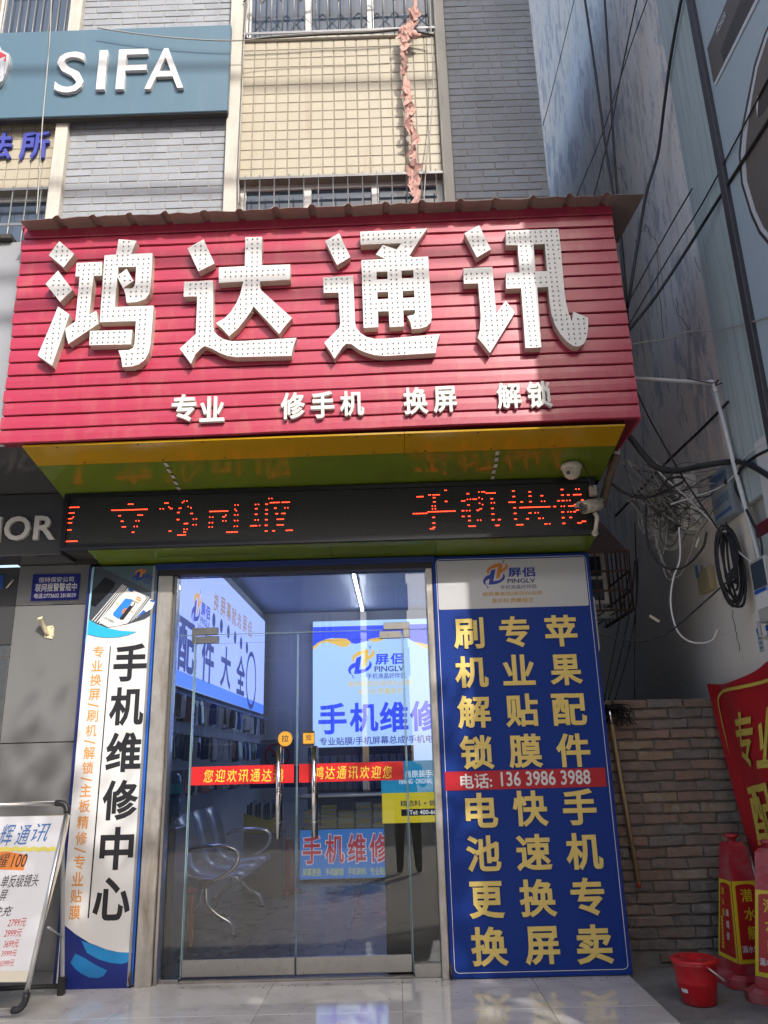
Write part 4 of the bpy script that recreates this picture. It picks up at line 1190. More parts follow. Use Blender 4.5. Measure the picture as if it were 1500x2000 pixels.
# ================================================================== blue board right of the door
BY = 5.40
bb = thing('blue_board', 'tall blue board with gold characters and a phone number right of the door', 'sign board', (0.83, 5.45, 0))
BFm = FY(BY)
M_BLUE = mat('blue_board_film', (0.008, 0.036, 0.225), 0.42, var=0.02, spec=0.22)
M_GOLD = mat('gold_print', (0.74, 0.56, 0.16), 0.45, var=0.02)
bu0, bu1, bz0, bz1 = 0.277, 1.372, 0.004, 2.622
MB().bbox(bu0, bu1, BY + 0.0015, BY + 0.07, bz0, bz1, 0.006, 2).build('board', M_BLUE, bb)
W_ = BFm.box
def rrect(u0, v0, u1, v1, r, n=5):
    p = []
    for cx, cy, a0 in ((u1 - r, v1 - r, 0), (u0 + r, v1 - r, 90), (u0 + r, v0 + r, 180), (u1 - r, v0 + r, 270)):
        p += arc(cx, cy, r, r, a0, a0 + 90, n)
    return p
wu0, wv0 = BFm.px(856, 1185); wu1, wv1 = BFm.px(1139, 1093)
wv0 = BFm.px(1000, 1187)[1]; wv1 = BFm.px(1000, 1092)[1]; wu0 = BFm.px(855, 1140)[0]; wu1 = BFm.px(1146, 1140)[0]
wp = flat(BFm, rrect(wu0, wv0, wu1, wv1, 0.012), 0.0008, mat('board_white', (0.50, 0.50, 0.51), 0.3), bb, 'white_panel', px=False)
o1 = rrect(bu0 + 0.024, bz0 + 0.03, bu1 - 0.024, bz1 - 0.022, 0.03)
i1 = rrect(bu0 + 0.0275, bz0 + 0.0335, bu1 - 0.0275, bz1 - 0.0255, 0.027)
flat(BFm, o1, 0.0008, C_PWHT, bb, 'white_border_line', px=False, holes=[i1])
lq = [BFm.px(930, 1085), BFm.px(1060, 1085), BFm.px(930, 1190)]
logo_block(BFm, lq, bb, 0.0022, C_LOGO)
sL = 430 / 1500; sM = 440 / 1500
def zz(k, x0, y0, x1, y1):
    if k == 0: return (830 + x0 * sL, 1060 + y0 * sL, 830 + x1 * sL, 1060 + y1 * sL)
    return (830 + x0 * sM, 1500 + y0 * sM, 830 + x1 * sM, 1500 + y1 * sM)
chars = [(0, '刷', 195, 510, 402, 722), (0, '机', 205, 772, 430, 990), (0, '解', 220, 1040, 447, 1265), (0, '锁', 238, 1312, 470, 1545),
         (0, '专', 508, 500, 712, 712), (0, '业', 530, 762, 748, 970), (0, '贴', 548, 1028, 772, 1255), (0, '膜', 570, 1302, 800, 1535),
         (0, '苹', 818, 492, 1036, 706), (0, '果', 850, 760, 1070, 970), (0, '配', 866, 1026, 1100, 1245), (0, '件', 895, 1297, 1125, 1528),
         (1, '电', 270, 165, 485, 398), (1, '池', 275, 450, 505, 690), (1, '更', 292, 755, 528, 1003), (1, '换', 307, 1057, 553, 1322),
         (1, '快', 585, 150, 818, 390), (1, '速', 607, 440, 843, 685), (1, '换', 630, 740, 875, 993), (1, '屏', 665, 1055, 897, 1312),
         (1, '手', 918, 138, 1140, 380), (1, '机', 940, 432, 1182, 680), (1, '专', 972, 730, 1197, 985), (1, '卖', 1007, 1042, 1250, 1307)]
BU = BFm.up(0.008)
for k, c, *bx in chars:
    ptext(BU, c, *zz(k, *bx), M_GOLD, bb, name='raised_character', w=0.026, h=-0.0065, t=0.0065)
M_REDP = mat('red_print', (0.42, 0.012, 0.022), 0.35)
u0 = BFm.px(869, 1525)[0]; u1 = BFm.px(1183, 1517)[0]; v0 = BFm.px(1000, 1541)[1]; v1 = BFm.px(1000, 1504)[1]
flat(BFm, [(u0, v0), (u1, v0), (u1, v1), (u0, v1)], 0.0020, M_REDP, bb, 'red_strip', px=False)
ptext(BFm, '电话:', 899, 1511, 961, 1540, C_PWHT, bb, w=0.018, h=0.0034)
ptext(BFm, '136 3986 3988', 978, 1505, 1153, 1534, C_PWHT, bb, w=0.016, h=0.0034)

# ================================================================== shop front: posts, header, fixed glass
GY = 5.50
sf = thing('glass_front', 'steel framed fixed glazing around the shop doors', 'shop front', (-0.66, 5.5, 0))
MB().bbox(-1.640, -1.535, 5.405, 5.53, 0.0, 2.545, 0.005).build('post', M_POST, sf)
MB().bbox(-1.533, -1.512, 5.43, 5.53, 0.0, 2.545, 0.003).build('inner_post', M_STEEL, sf)
MB().bbox(0.228, 0.274, 5.405, 5.53, 0.0, 2.545, 0.005).build('post', M_POST, sf)
MB().bbox(-1.69, 0.30, 5.41, 5.55, 2.547, 2.627, 0.004).build('header', mat('header_black', (0.03, 0.026, 0.026), 0.5, var=0.2), sf)
MB().bbox(-1.66, 0.29, 5.395, 5.409, 2.585, 2.627, 0.002).build('blue_header_strip', mat('header_blue', (0.012, 0.03, 0.16), 0.4), sf)
DZ0, DZ1 = 0.048, 2.125
def pane(name, x0, x1, z0, z1, y=GY, parent=sf):
    p = MB().box(x0, x1, y - 0.005, y + 0.005, z0, z1)
    o = p.build(name, M_GLASS, parent)
    return o
pane('transom_pane', -1.511, 0.227, DZ1 + 0.012, 2.546)
pane('side_pane', -1.511, -1.386, 0.022, DZ1 + 0.006)
pane('side_pane', 0.062, 0.227, 0.022, DZ1 + 0.006)
e = MB(); e.box(-1.385, -1.377, GY - 0.006, GY + 0.006, 0.02, DZ1 + .004); e.build('glass_edge_strip', M_GEDGE, sf)
e = MB(); e.box(0.053, 0.061, GY - 0.006, GY + 0.006, 0.02, DZ1 + .004); e.build('glass_edge_strip', M_GEDGE, sf)
e = MB(); e.box(-1.511, 0.227, GY - 0.0055, GY + 0.0055, DZ1 + 0.007, DZ1 + 0.0115); e.build('glass_edge_strip', M_GEDGE, sf)
MB().bbox(-1.511, -1.387, 5.47, 5.53, 0.001, 0.0215, 0.003).build('sill_rail', M_STEEL, sf)
MB().bbox(0.062, 0.227, 5.465, 5.535, 0.001, 0.075, 0.003).build('sill_rail', M_STEEL, sf)
MB().bbox(-1.38, 0.055, 5.46, 5.60, 0.0005, 0.012, 0.003).build('threshold', mat('worn_threshold', (0.24, 0.22, 0.20), 0.5, metal=0.3, var=0.2, vscale=15), sf)
# small hanging catches at the foot of the posts
for x in (-1.655, 0.285):
    MB().tube([(x, 5.39, 0.09), (x - .006, 5.385, 0.05), (x + .004, 5.38, 0.012)], [.006, .009, .007], 6).build('post_catch', M_SCREW, sf)

def L_patch(x0, x1, xv0, xv1, z, parent):
    """steel corner fitting: a top plate, and a leg down the side glass"""
    m_ = MB(); m_.bbox(x0, x1, GY - 0.017, GY + 0.017, z + 0.004, z + 0.052, 0.002); m_.bbox(xv0, xv1, GY - 0.0165, GY + 0.0165, z - 0.055, z + 0.0035, 0.002)
    return m_.build('corner_fitting', M_STEEL, parent)
L_patch(-1.405, -1.225, -1.405, -1.383, DZ1 + 0.006, sf)
L_patch(-0.075, 0.105, 0.059, 0.105, DZ1 + 0.006, sf)

M_TAPE = mat('red_tape', (0.52, 0.013, 0.016), 0.4)
M_YTXT = mat('yellow_tape_text', (0.72, 0.50, 0.05), 0.45)
M_STICK = mat('amber_sticker', (0.60, 0.30, 0.03), 0.4)
DFm = FY(GY - 0.0055)
def door(x0, x1, hx, tx0, tx1, words, sticker, lab, hinge):
    d = thing('glass_door', lab, 'door', ((x0 + x1) / 2, GY, 0.012), 'glass doors')
    pane('pane', x0 + 0.004, x1 - 0.004, 0.126, DZ1 - 0.052, parent=d)
    g = MB(); g.box(x0, x0 + 0.0035, GY - .0055, GY + .0055, 0.126, DZ1 - .004); g.box(x1 - 0.0035, x1, GY - .0055, GY + .0055, 0.126, DZ1 - .004)
    g.build('glass_edge', M_GEDGE, d)
    pane('upper_pane', x0 + 0.004, x1 - 0.004, DZ1 - 0.0515, DZ1 - 0.003, parent=d)
    MB().bbox(x0 + .002, x1 - .002, GY - 0.020, GY + 0.020, 0.030, 0.125, 0.003).build('bottom_rail', M_STEEL, d)
    hx0 = x0 + 0.003 if hinge < 0 else x1 - 0.155
    MB().bbox(hx0, hx0 + 0.152, GY - 0.0165, GY + 0.0165, DZ1 - 0.050, DZ1 - 0.001, 0.002).build('hinge_patch', M_STEEL, d)
    for sgn in (-1, 1):
        h = MB(); y = GY + sgn * 0.055
        h.lathe([(0.0165, 0), (0.0165, 0.565)], (hx, y, 0.81), 18)
        hd = h.build('handle', M_CHROME, d)
        r = MB()
        for z in (0.90, 0.905, 1.08, 1.09, 1.10, 1.11, 1.12, 1.27):
            r.lathe([(0.0168, 0), (0.0175, 0.002), (0.0168, 0.004)], (hx, y, z), 18)
        r.build('grip_ring', M_STEEL, hd)
        for z in (0.87, 1.31):
            MB().tube([(hx, GY + sgn * 0.006, z), (hx, y, z)], 0.009, 10).build('handle_stud', M_CHROME, hd)
    tp = MB().fbox(DFm, tx0, 1.146, tx1, 1.262, 0.0, 0.0008).build('tape', M_TAPE, d)
    for c, bx in words: text(DFm, c, bx, M_YTXT, tp, name='character', w=0.010, h=0.0018, shear=0.12)
    sticker(d)
    return d
T2 = DFm
def wl(s, x0, x1, y0, y1, n0=0):
    n = len(s); r = []
    for i, c in enumerate(s):
        a = x0 + (x1 - x0) * i / n; b = a + (x1 - x0) / n
        sl_ = (y1[i] if isinstance(y1, list) else 0)
        bx = T2.box(a + 1.5, y0 + (i * -0.25), b - 1.5, y0 + 25 + (i * -0.25))
        r.append((c, bx))
    return r
def rnd_sticker(d):
    c = T2.px(557, 1443)
    ds = MB().fquad(T2, arc(c[0], c[1], 0.048, 0.048, 0, 345, 23), 0.0008).build('round_sticker', M_STICK, d)
    text(T2, '拉', (c[0] - .024, c[1] - .020, c[0] + .024, c[1] + .026), C_BLK, ds, w=0.012, h=0.0018)
    dash = MB()
    for k in range(22):
        a = k * 360 / 22
        q = arc(c[0], c[1], .044, .044, a, a + 8, 2) + arc(c[0], c[1], .0415, .0415, a + 8, a, 2)
        dash.fquad(T2, q, 0.0018)
    dash.build('dash_ring', C_BLK, ds)
def sq_sticker(d):
    c = T2.px(603, 1442)
    ds = MB().fquad(T2, rrect(c[0] - .040, c[1] - .048, c[0] + .040, c[1] + .048, .012), 0.0008).build('square_sticker', C_BLK, d)
    MB().fquad(T2, [(c[0] - .037, c[1] - .034), (c[0] + .037, c[1] - .034), (c[0] + .037, c[1] + .034), (c[0] - .037, c[1] + .034)], 0.0018).build('amber_field', M_STICK, ds)
    text(T2, '拉', (c[0] - .018, c[1] - .012, c[0] + .018, c[1] + .024), C_BLK, ds, w=0.012, h=0.0028)
door(-1.374, -0.672, -0.785, -1.368, -0.690, wl('您迎欢讯通达鸿', 396, 555, 1503, 0), rnd_sticker, 'left glass door with red tape, round amber sticker and steel handle', -1)
door(-0.668, 0.050, -0.552, -0.655, 0.032, wl('鸿达通讯欢迎您', 611, 768, 1497, 0), sq_sticker, 'right glass door with red tape, square amber sticker and steel handle', 1)

# ================================================================== price board on its stand, bottom left
M_PAPER = mat('paper_white', (0.64, 0.65, 0.69), 0.6, var=0.02)
M_CARD = mat('card_back', (0.62, 0.58, 0.48), 0.7, var=0.05)
es = thing('price_board', 'handwritten price list on an aluminium folding stand by the neighbour shop', 'display stand', (-2.1, 5.0, 0))
# plane of the board: leaning back
Q0 = atZ(55, 1982, 0.012)                    # right foot at the front
lean = 0.215
EF = Frame(Q0, (0.985, 0.17, 0), (-0.17 * lean, 0.985 * lean, 1))
ur = EF.px(140, 1562); 
def ep(x, y): return EF.px(x, y)
def bar(pts, r, name, m): return MB().tube([EF.P(*p) for p in pts], r, 10).build(name, m, es)
TR = ep(133, 1568); BR = ep(47, 1972)
W0 = TR[0] - 1.0
bar([(W0, TR[1]), (TR[0] - .07, TR[1])], 0.014, 'top_tube', M_ALU)
bar([(TR[0], TR[1] - .055), (BR[0], BR[1] + .075)], 0.014, 'side_tube', M_ALU)
bar([(W0, BR[1]), (BR[0] - .06, BR[1])], 0.014, 'bottom_tube', M_ALU)
bar([(TR[0] - .072, TR[1])] + [(TR[0] - .045 + .045 * math.sin(rad(a)), TR[1] - .05 + .05 * math.cos(rad(a))) for a in range(0, 91, 18)] + [(TR[0], TR[1] - .058)], 0.019, 'corner_cap', M_BLACK)
bar([(BR[0] - .062, BR[1])] + [(BR[0] - .04 + .04 * math.sin(rad(a)), BR[1] + .055 - .055 * math.cos(rad(a))) for a in range(0, 91, 18)] + [(BR[0] + .003, BR[1] + .078)], 0.019, 'corner_cap', M_BLACK)
def quadp(pts): return [ep(*p) for p in pts]
cd = flat(EF, quadp([(-220, 1600), (137, 1592), (120, 1680), (56, 1918), (-260, 1920)]), -0.006, M_CARD, es, 'backing_card', t=0.005, px=False)
ppq = flat(EF, quadp([(-220, 1597), (133, 1594), (118, 1672), (62, 1896), (-250, 1898)]), 0.0, M_PAPER, es, 'paper', t=0.0015, px=False)
EP = EF.up(0.002)
C_HB = mat('blue_marker', (0.05, 0.16, 0.42), 0.6); C_HK = mat('black_marker', (0.012, 0.012, 0.016), 0.6); C_HR = mat('red_marker', (0.52, 0.045, 0.035), 0.6)
C_HY = mat('yellow_marker', (0.66, 0.60, 0.12), 0.6); C_HO = mat('orange_marker', (0.66, 0.20, 0.03), 0.6)
def hw(s, x0, y0, x1, y1, m, w=0.004, sh=0.35): ptext(EP, s, x0, y0, x1, y1, m, ppq, name='handwriting', w=w, h=0.0015, shear=sh)
hw('辉', -2, 1610, 29, 1652, C_HB); hw('通', 30, 1612, 60, 1650, C_HB); hw('讯', 62, 1608, 98, 1644, C_HB)
yw = [(-5 + i * 9, 1653 + (3 if i % 2 else 0)) for i in range(14)]
flat(EP, yw + [(x, y + 8) for x, y in reversed(yw)], 0.0015, C_HY, ppq, 'yellow_underline')
flat(EP, [(-40, 1664), (15, 1663), (54, 1670), (46, 1700), (0, 1698), (-40, 1698)], 0.0012, C_HO, ppq, 'orange_patch')
hw('耀', -6, 1667, 19, 1694, C_HK); hw('100', 22, 1668, 53, 1694, C_HK, 0.004, 0.3)
hw('单反级镜头', 2, 1708, 76, 1733, C_HK, 0.002); hw('屏', -2, 1738, 15, 1760, C_HK, 0.002); hw('快充', -14, 1770, 25, 1790, C_HK, 0.002)
for i, (s, x0, y0, x1, y1) in enumerate((('2799元', 15, 1794, 51, 1810), ('2999元', 8, 1815, 43, 1830), ('3699元', 7, 1836, 37, 1851), ('3999元', 2, 1856, 33, 1868), ('4399元', -2, 1875, 28, 1888))):
    hw(s, x0, y0, x1, y1, C_HR, 0.002, 0.3)
# rear legs of the stand
p0 = EF.P(*ep(122, 1600), -0.012)
foot = atZ(119, 1944, 0.0)
bk = MB().bbox(-0.014, 0.014, -0.010, 0.010, 0.0, 1.0, 0.002)
d_ = (p0 - foot)
rl = MB().tube([foot + Vector((0, 0, .09)) , p0], 0.013, 4, smooth=False).build('rear_leg', mat('grey_leg', (0.45, 0.46, 0.48), 0.4, metal=0.5), es)
MB().bbox(foot.x - .02, foot.x + .02, foot.y - .022, foot.y + .022, 0.001, 0.10, .005).build('rear_foot', M_BLACK, es)
MB().tube([foot + Vector((0, 0, .05)), foot + Vector((-1.0, -0.1, .05))], 0.013, 8).build('rear_foot_bar', M_BLACK, es)
MB().tube([EF.P(*ep(93, 1811), -.01), foot + d_ * 0.33], 0.006, 6).build('stay', M_ALU, es)
# ================================================================== shop interior
IX0, IX1, IY1, IZ1 = -1.90, 1.05, 11.5, 3.36
M_IWALL = mat('inner_wall_paint', (0.52, 0.53, 0.56), 0.6, var=0.04)
M_ICEIL = mat('inner_ceiling', (0.36, 0.38, 0.44), 0.6, var=0.03)
for (nm, b_, m_) in (('inner_wall', (IX0 - 0.15, IX0, 5.535, IY1, 0, IZ1), M_IWALL), ('inner_wall', (IX1, IX1 + 0.008, 5.535, IY1, 0, IZ1), M_IWALL), ('inner_wall', (IX0 - .15, IX1 + .008, IY1, IY1 + .1, 0, IZ1), M_IWALL),
                     ('inner_ceiling', (IX0 - .15, IX1 + .008, 5.57, IY1 + .1, IZ1 + .001, IZ1 + .08), M_ICEIL), ('front_wall', (-2.66, 1.372, 5.452, 5.565, 2.66, 3.299), M_DARK), ('front_pier', (-2.10, -1.66, 5.52, 5.565, 0, 2.659), M_DARK), ('front_pier', (0.30, 1.372, 5.475, 5.56, 0, 2.659), M_DARK)):
    MB().box(*b_).build(nm, m_, bld)
fl = thing('shop_floor', 'grey polished tile floor inside the shop', 'floor', (-0.5, 8, 0))
del fl['category']; fl['kind'] = 'structure'
M_IFLOOR = mat('inner_floor_tile', (0.17, 0.175, 0.18), 0.28, var=0.06, vscale=2, rnd=0.03, spec=0.5, rvar=0.05)
ft = None
for i in range(4):
    for j in range(8):
        x, y = IX0 + 0.369 + i * 0.738, 5.625 + 0.367 + j * 0.735
        if ft is None:
            ft = MB().bbox(-.3675, .3675, -.366, .366, -0.02, 0.0, 0.0015).build('tile', M_IFLOOR, fl)
            for v in ft.data.vertices: v.co += fl.location
            ft.location = Vector((x, y, 0)) - fl.location
        else: inst(ft.data, 'tile', fl, (x, y, 0))
MB().box(IX0, IX1, 5.625, IY1, -0.05, -0.021).build('floor_bed', M_GROUT, fl)

def lit(name, c, s): return mat(name, tuple(v * 0.6 for v in c), 0.4, emit=c, es=s)
E_LAV = lit('lightbox_lavender', (0.34, 0.44, 1.0), 0.56)
E_LTXT = lit('lightbox_text_blue', (0.05, 0.07, 0.33), 0.30)
E_LBAND = lit('lightbox_band', (0.08, 0.20, 0.85), 0.55)
E_LGOLD = lit('lightbox_gold', (0.30, 0.22, 0.14), 0.5)
E_LORG = lit('lightbox_orange', (0.65, 0.36, 0.12), 0.5)
E_BLUB = lit('lightbox_blue', (0.02, 0.05, 0.62), 0.6)
# left light box
lb = thing('left_light_box', 'glowing lavender light box with blue characters on the left inner wall', 'light box', (-1.86, 8.5, 1.9))
LX = -1.84
LBF = FXR(LX)
ua = 5.75; ub, vt = LBF.px(518, 1213); vb = LBF.px(512, 1395)[1]
vb = 0.5 * (vb + LBF.px(420, 1365)[1])
MB().box(IX0 + 0.002, LX - 0.002, ua, ub, vb, vt).build('case', M_ALU, lb)
MB().fbox(LBF, ua + .01, vb + .01, ub - .01, vt - .01, -0.0015, 0.0).build('lit_face', E_LAV, lb)
MB().fquad(LBF, [(ua + .01, vb + .01), (ub - .01, vb + .01), (ub - .01, vb + .13), (ua + .01, vb + .13)], 0.002).build('blue_band', E_LBAND, lb)
zl = lambda x, y: (290 + x * 0.22, 1090 + y * 0.225)
def lt_(s, x0, y0, x1, y1, m, w=0.02, nm='printed_text'):
    a_ = zl(x0, y0); b_ = zl(x1, y1)
    text(LBF, s, LBF.box(a_[0], a_[1], b_[0], b_[1]), m, lb, name=nm, w=w, h=0.003)
for c, bx in (('换', (578, 300, 622, 470)), ('屏', (636, 340, 682, 515)), ('幕', (690, 385, 732, 545)), ('就', (737, 425, 778, 590)), ('选', (786, 475, 822, 610)), ('屏', (835, 500, 870, 655)), ('侣', (880, 545, 915, 685))): lt_(c, *bx, E_LGOLD, 0.02, 'character')
for c, bx in (('配', (258, 530, 408, 1000)), ('件', (468, 650, 580, 1085)), ('大', (637, 765, 730, 1135)), ('全', (777, 840, 855, 1190))): lt_(c, *bx, E_LTXT, 0.026, 'character')
q = [LBF.px(*zl(x, y)) for x, y in ((372, 140), (372, 600))]
vt0, vb0 = q[0][1], q[1][1]
q2 = LBF.px(*zl(560, 430))
lo = [(q[0][0], vt0), (q2[0] + 0.05, vt0), (q[0][0], vt0 - 0.72)]
logo_block(LBF, lo, lb, 0.003, [lit('lb_logo_blue', (0.03, 0.04, 0.45), 0.4), E_LORG, E_LTXT, E_LTXT, E_LGOLD], slogan=False)
mb = MB()
for x, y in ((578, 540), (645, 590), (707, 640), (767, 690), (820, 740), (872, 780)):
    c = LBF.px(*zl(x, y)); mb.fquad(LBF, arc(c[0], c[1], .075, .075, 0, 330, 11), 0.003)
mb.build('round_icons', E_LTXT, lb)
c = LBF.px(*zl(910, 1060))
o1 = arc(c[0], c[1], .36, .36, 0, 350, 35); i1 = arc(c[0], c[1], .30, .30, 0, 350, 35)
flat(LBF, o1, 0.003, E_LTXT, lb, 'ring', px=False, holes=[i1])

# back light box
E_BACK = lit('back_panel_glow', (0.40, 0.60, 1.0), 0.50)
E_BBLU = lit('back_panel_blue', (0.035, 0.07, 0.70), 0.6)
E_BGLD = lit('back_panel_gold', (0.75, 0.48, 0.10), 0.5)
E_BYEL = lit('back_panel_yellow', (0.60, 0.52, 0.22), 0.5)
E_BNAV = lit('back_panel_navy', (0.05, 0.06, 0.30), 0.5)
bk_ = thing('back_light_box', 'glowing pale blue light box with blue repair characters on the back wall', 'light box', (-0.2, 11.4, 1.2))
KY = 11.40
KF = FY(KY)
ku0 = KF.px(611, 1350)[0]; ku1 = 1.02; kv0 = KF.px(720, 1489)[1]; kv1 = KF.px(700, 1228)[1]
MB().box(ku0, ku1, KY + .002, IY1 - .002, kv0, kv1 + 0.12).build('case', M_ALU, bk_)
MB().fbox(KF, ku0, kv0, ku1, kv1 + .12, -0.0015, 0.0).build('lit_face', E_BACK, bk_)
s5 = 0.225
zk = lambda pts: [(560 + x * s5, 1090 + y * s5) for x, y in pts]
flat(KF, zk([(228, 600), (1260, 570), (1280, 740), (1200, 750), (1100, 725), (1000, 660), (800, 690), (700, 720), (600, 745), (540, 735), (500, 700), (380, 695), (300, 720), (228, 790)]), 0.003, E_BBLU, bk_, 'blue_wave')
flat(KF, zk([(228, 800), (290, 745), (350, 730), (420, 750), (480, 775), (530, 765), (560, 730), (520, 700), (440, 696), (340, 705), (270, 735), (228, 770)]), 0.006, E_BGLD, bk_, 'gold_wave')
flat(KF, zk([(800, 690), (700, 705), (760, 730), (830, 715), (860, 690)]), 0.006, E_BGLD, bk_, 'gold_wave')
flat(KF, zk([(1080, 722), (1180, 770), (1280, 830), (1280, 770), (1180, 740)]), 0.006, E_BGLD, bk_, 'gold_wave')
flat(KF, zk([(280, 1735), (340, 1720), (400, 1735), (470, 1790), (440, 1790), (380, 1755), (280, 1750)]), 0.006, E_BGLD, bk_, 'gold_wave')
flat(KF, zk([(280, 1752), (340, 1745), (390, 1760), (430, 1790), (280, 1790)]), 0.003, E_BBLU, bk_, 'blue_wave')
flat(KF, zk([(690, 1770), (760, 1740), (850, 1740), (910, 1760), (860, 1780), (700, 1790)]), 0.006, E_BGLD, bk_, 'gold_wave')
lq = [KF.px(665.3, 1252.2), KF.px(805, 1249.2), KF.px(665.8, 1371.5)]
logo_block(KF, lq, bk_, 0.003, [E_BBLU, E_BGLD, E_BNAV, E_BNAV, E_BYEL])
for c, bx in (('手', (275, 1258, 520, 1530)), ('机', (545, 1255, 795, 1512)), ('维', (805, 1245, 1055, 1510)), ('修', (1070, 1235, 1322, 1502))):
    p = zk([(bx[0], bx[1]), (bx[2], bx[3])]); ptext(KF, c, p[0][0], p[0][1], p[1][0], p[1][1], E_BBLU, bk_, name='character', w=0.028, h=0.004)
p = zk([(285, 1545), (1345, 1615)]); ptext(KF, '专业贴膜/手机屏幕总成/手机电池', p[0][0], p[0][1], p[1][0], p[1][1], E_BNAV, bk_, w=0.014, h=0.004)

# pale ceiling strip guessed as a tube lamp, glow added to brighten the shop
tl = thing('added_tube_lamp', 'pale line on the shop ceiling, guessed as a tube lamp, glow added', 'lamp', (-0.45, 10, IZ1))
MB().bbox(-0.475, -0.425, 8.85, 11.2, IZ1 - 0.03, IZ1 - 0.001, .003).build('housing', M_ALU, tl)
MB().tube([(-0.45, 8.87, IZ1 - 0.045), (-0.45, 11.18, IZ1 - 0.045)], 0.013, 10).build('tube', mat('added_tube_glow', (0.8, 0.8, 0.8), .4, emit=(0.80, 0.88, 1.0), es=14.0), tl)

# packs of accessories on hooks, left wall
PKN = ['black', 'navy', 'silver', 'white', 'brown', 'green', 'blue', 'pink']
ORD = lambda n: '%d%s' % (n, 'th' if 10 < n % 100 < 14 else {1: 'st', 2: 'nd', 3: 'rd'}.get(n % 10, 'th'))
PK = [mat('pack_%s' % n, c, 0.22, spec=0.6, var=0.2, vscale=25, coat=0.5) for n, c in (('black', (0.02, 0.02, 0.025)), ('navy', (0.02, 0.03, 0.12)), ('silver', (0.60, 0.62, 0.65)), ('white', (0.80, 0.81, 0.80)), ('brown', (0.16, 0.10, 0.07)), ('green', (0.07, 0.11, 0.09)), ('blue', (0.04, 0.08, 0.35)), ('pink', (0.50, 0.28, 0.25)))]
pm = MB()
pm.bbox(-0.005, 0.005, -0.038, 0.038, -0.185, -0.035, 0.003)
pm.add([(0.0, -0.040, -0.19), (0.002, 0.041, -0.188), (-0.001, 0.040, -0.005), (0.001, 0.012, 0.012), (0.0, -0.013, 0.011), (0.0, -0.041, -0.008)], [(0, 1, 2, 3, 4, 5)])
pk0 = None
wt = [0, 0, 1, 2, 2, 2, 3, 3, 3, 4, 5, 6, 7]
rows = [(1.82, 'top'), (1.50, 'middle'), (1.215, 'bottom')]
rg = random.Random(21)
for rz, rn in rows:
    rl_ = MB(); rl_.bbox(IX0 + 0.001, IX0 + 0.018, 5.9, 11.3, rz + 0.005, rz + 0.035, 0.003)
    hk = []
    rail = thing('hook_rail', '%s grey hook rail holding accessory packs on the left inner wall' % rn, 'rail', (IX0, 8.5, rz), 'hook rails on the left inner wall')
    rl_.build('rail', M_ALU, rail)
    y = 6.0
    hook = MB()
    n_ = 0; pn_ = 0
    while y < 11.2 and n_ < 42:
        hook.tube([(IX0 + .018, y, rz + 0.02), (IX0 + 0.16, y, rz + 0.015), (IX0 + 0.17, y, rz + 0.03)], 0.003, 5)
        for k in range(2 if rg.random() < .45 else 1):
            loc = Vector((IX0 + 0.05 + k * 0.06 + rg.uniform(0, .05), y + rg.uniform(-.012, .012), rz + 0.004))
            if pk0 is None:
                pk0 = pm.build('accessory_pack', PK[0]); o = pk0
            else:
                o = bpy.data.objects.new('accessory_pack', pk0.data); COL.objects.link(o)
            o.location = loc
            o.rotation_euler = (rg.uniform(-.07, .07), rg.uniform(-.1, .1), rg.uniform(-.9, .25))
            o.scale = (rg.uniform(.8, 1.8), 1, rg.uniform(.85, 1.1))
            o.material_slots[0].link = 'OBJECT'; ci = rg.choice(wt); o.material_slots[0].material = PK[ci]; pn_ += 1
            tag(o, '%s wrapped accessory pack, %s from the door in the %s row of the inner wall' % (PKN[ci], ORD(pn_), rn), 'accessory pack', 'accessory packs in the %s row' % rn)
        y += rg.uniform(0.105, 0.14); n_ += 1
    hook.build('hooks', M_CHROME, rail, kind='stuff')

# steel waiting bench along the left wall
M_SEAT = mat('perforated_seat_steel', (0.36, 0.38, 0.42), 0.32, metal=0.85, var=0.1)
bn = thing('waiting_bench', 'three seat chrome and steel waiting bench along the left inner wall', 'bench', (-1.5, 7.4, 0))
prof = [(-1.80, 0.88), (-1.785, 0.885), (-1.73, 0.70), (-1.69, 0.52), (-1.66, 0.47), (-1.60, 0.44), (-1.45, 0.425), (-1.32, 0.44), (-1.27, 0.435), (-1.255, 0.405)]
for i in range(3):
    y0 = 6.66 + i * 0.535; y1 = y0 + 0.515
    vs = []
    for x, z in prof: vs += [(x, y0, z), (x, y1, z)]
    st_ = MB().add(vs, [(2 * k, 2 * k + 1, 2 * k + 3, 2 * k + 2) for k in range(len(prof) - 1)], True).build('seat_shell', M_SEAT, bn)
    md = st_.modifiers.new('s', 'SOLIDIFY'); md.thickness = 0.012
    for y in (y0, y1):
        MB().tube(spline([(x, y, z + .004) for x, z in prof], 3), 0.008, 6).build('chrome_edge', M_CHROME, st_)
MB().bbox(-1.58, -1.50, 6.7, 8.25, 0.36, 0.41, .004).build('beam', M_BLACK, bn)
for y in (6.655, 8.265):
    MB().tube(spline([(-1.69, y, .62), (-1.60, y, .66), (-1.38, y, .665), (-1.27, y, .62), (-1.28, y, .53), (-1.38, y, .45), (-1.50, y, .40)], 6), 0.017, 10).build('armrest', M_CHROME, bn)
for y in (6.80, 8.12):
    MB().tube(spline([(-1.54, y, .37), (-1.52, y, .24), (-1.44, y, .16), (-1.34, y, .10), (-1.31, y, .03), (-1.31, y, .005)], 6), 0.018, 10).build('leg', M_CHROME, bn)
    MB().tube(spline([(-1.56, y, .37), (-1.60, y, .22), (-1.70, y, .12), (-1.75, y, .005)], 6), 0.018, 10).build('leg', M_CHROME, bn)
    MB().lathe([(.028, 0), (.028, .008), (.02, .02)], (-1.31, y, 0.001), 12).build('foot', M_BLACK, bn)

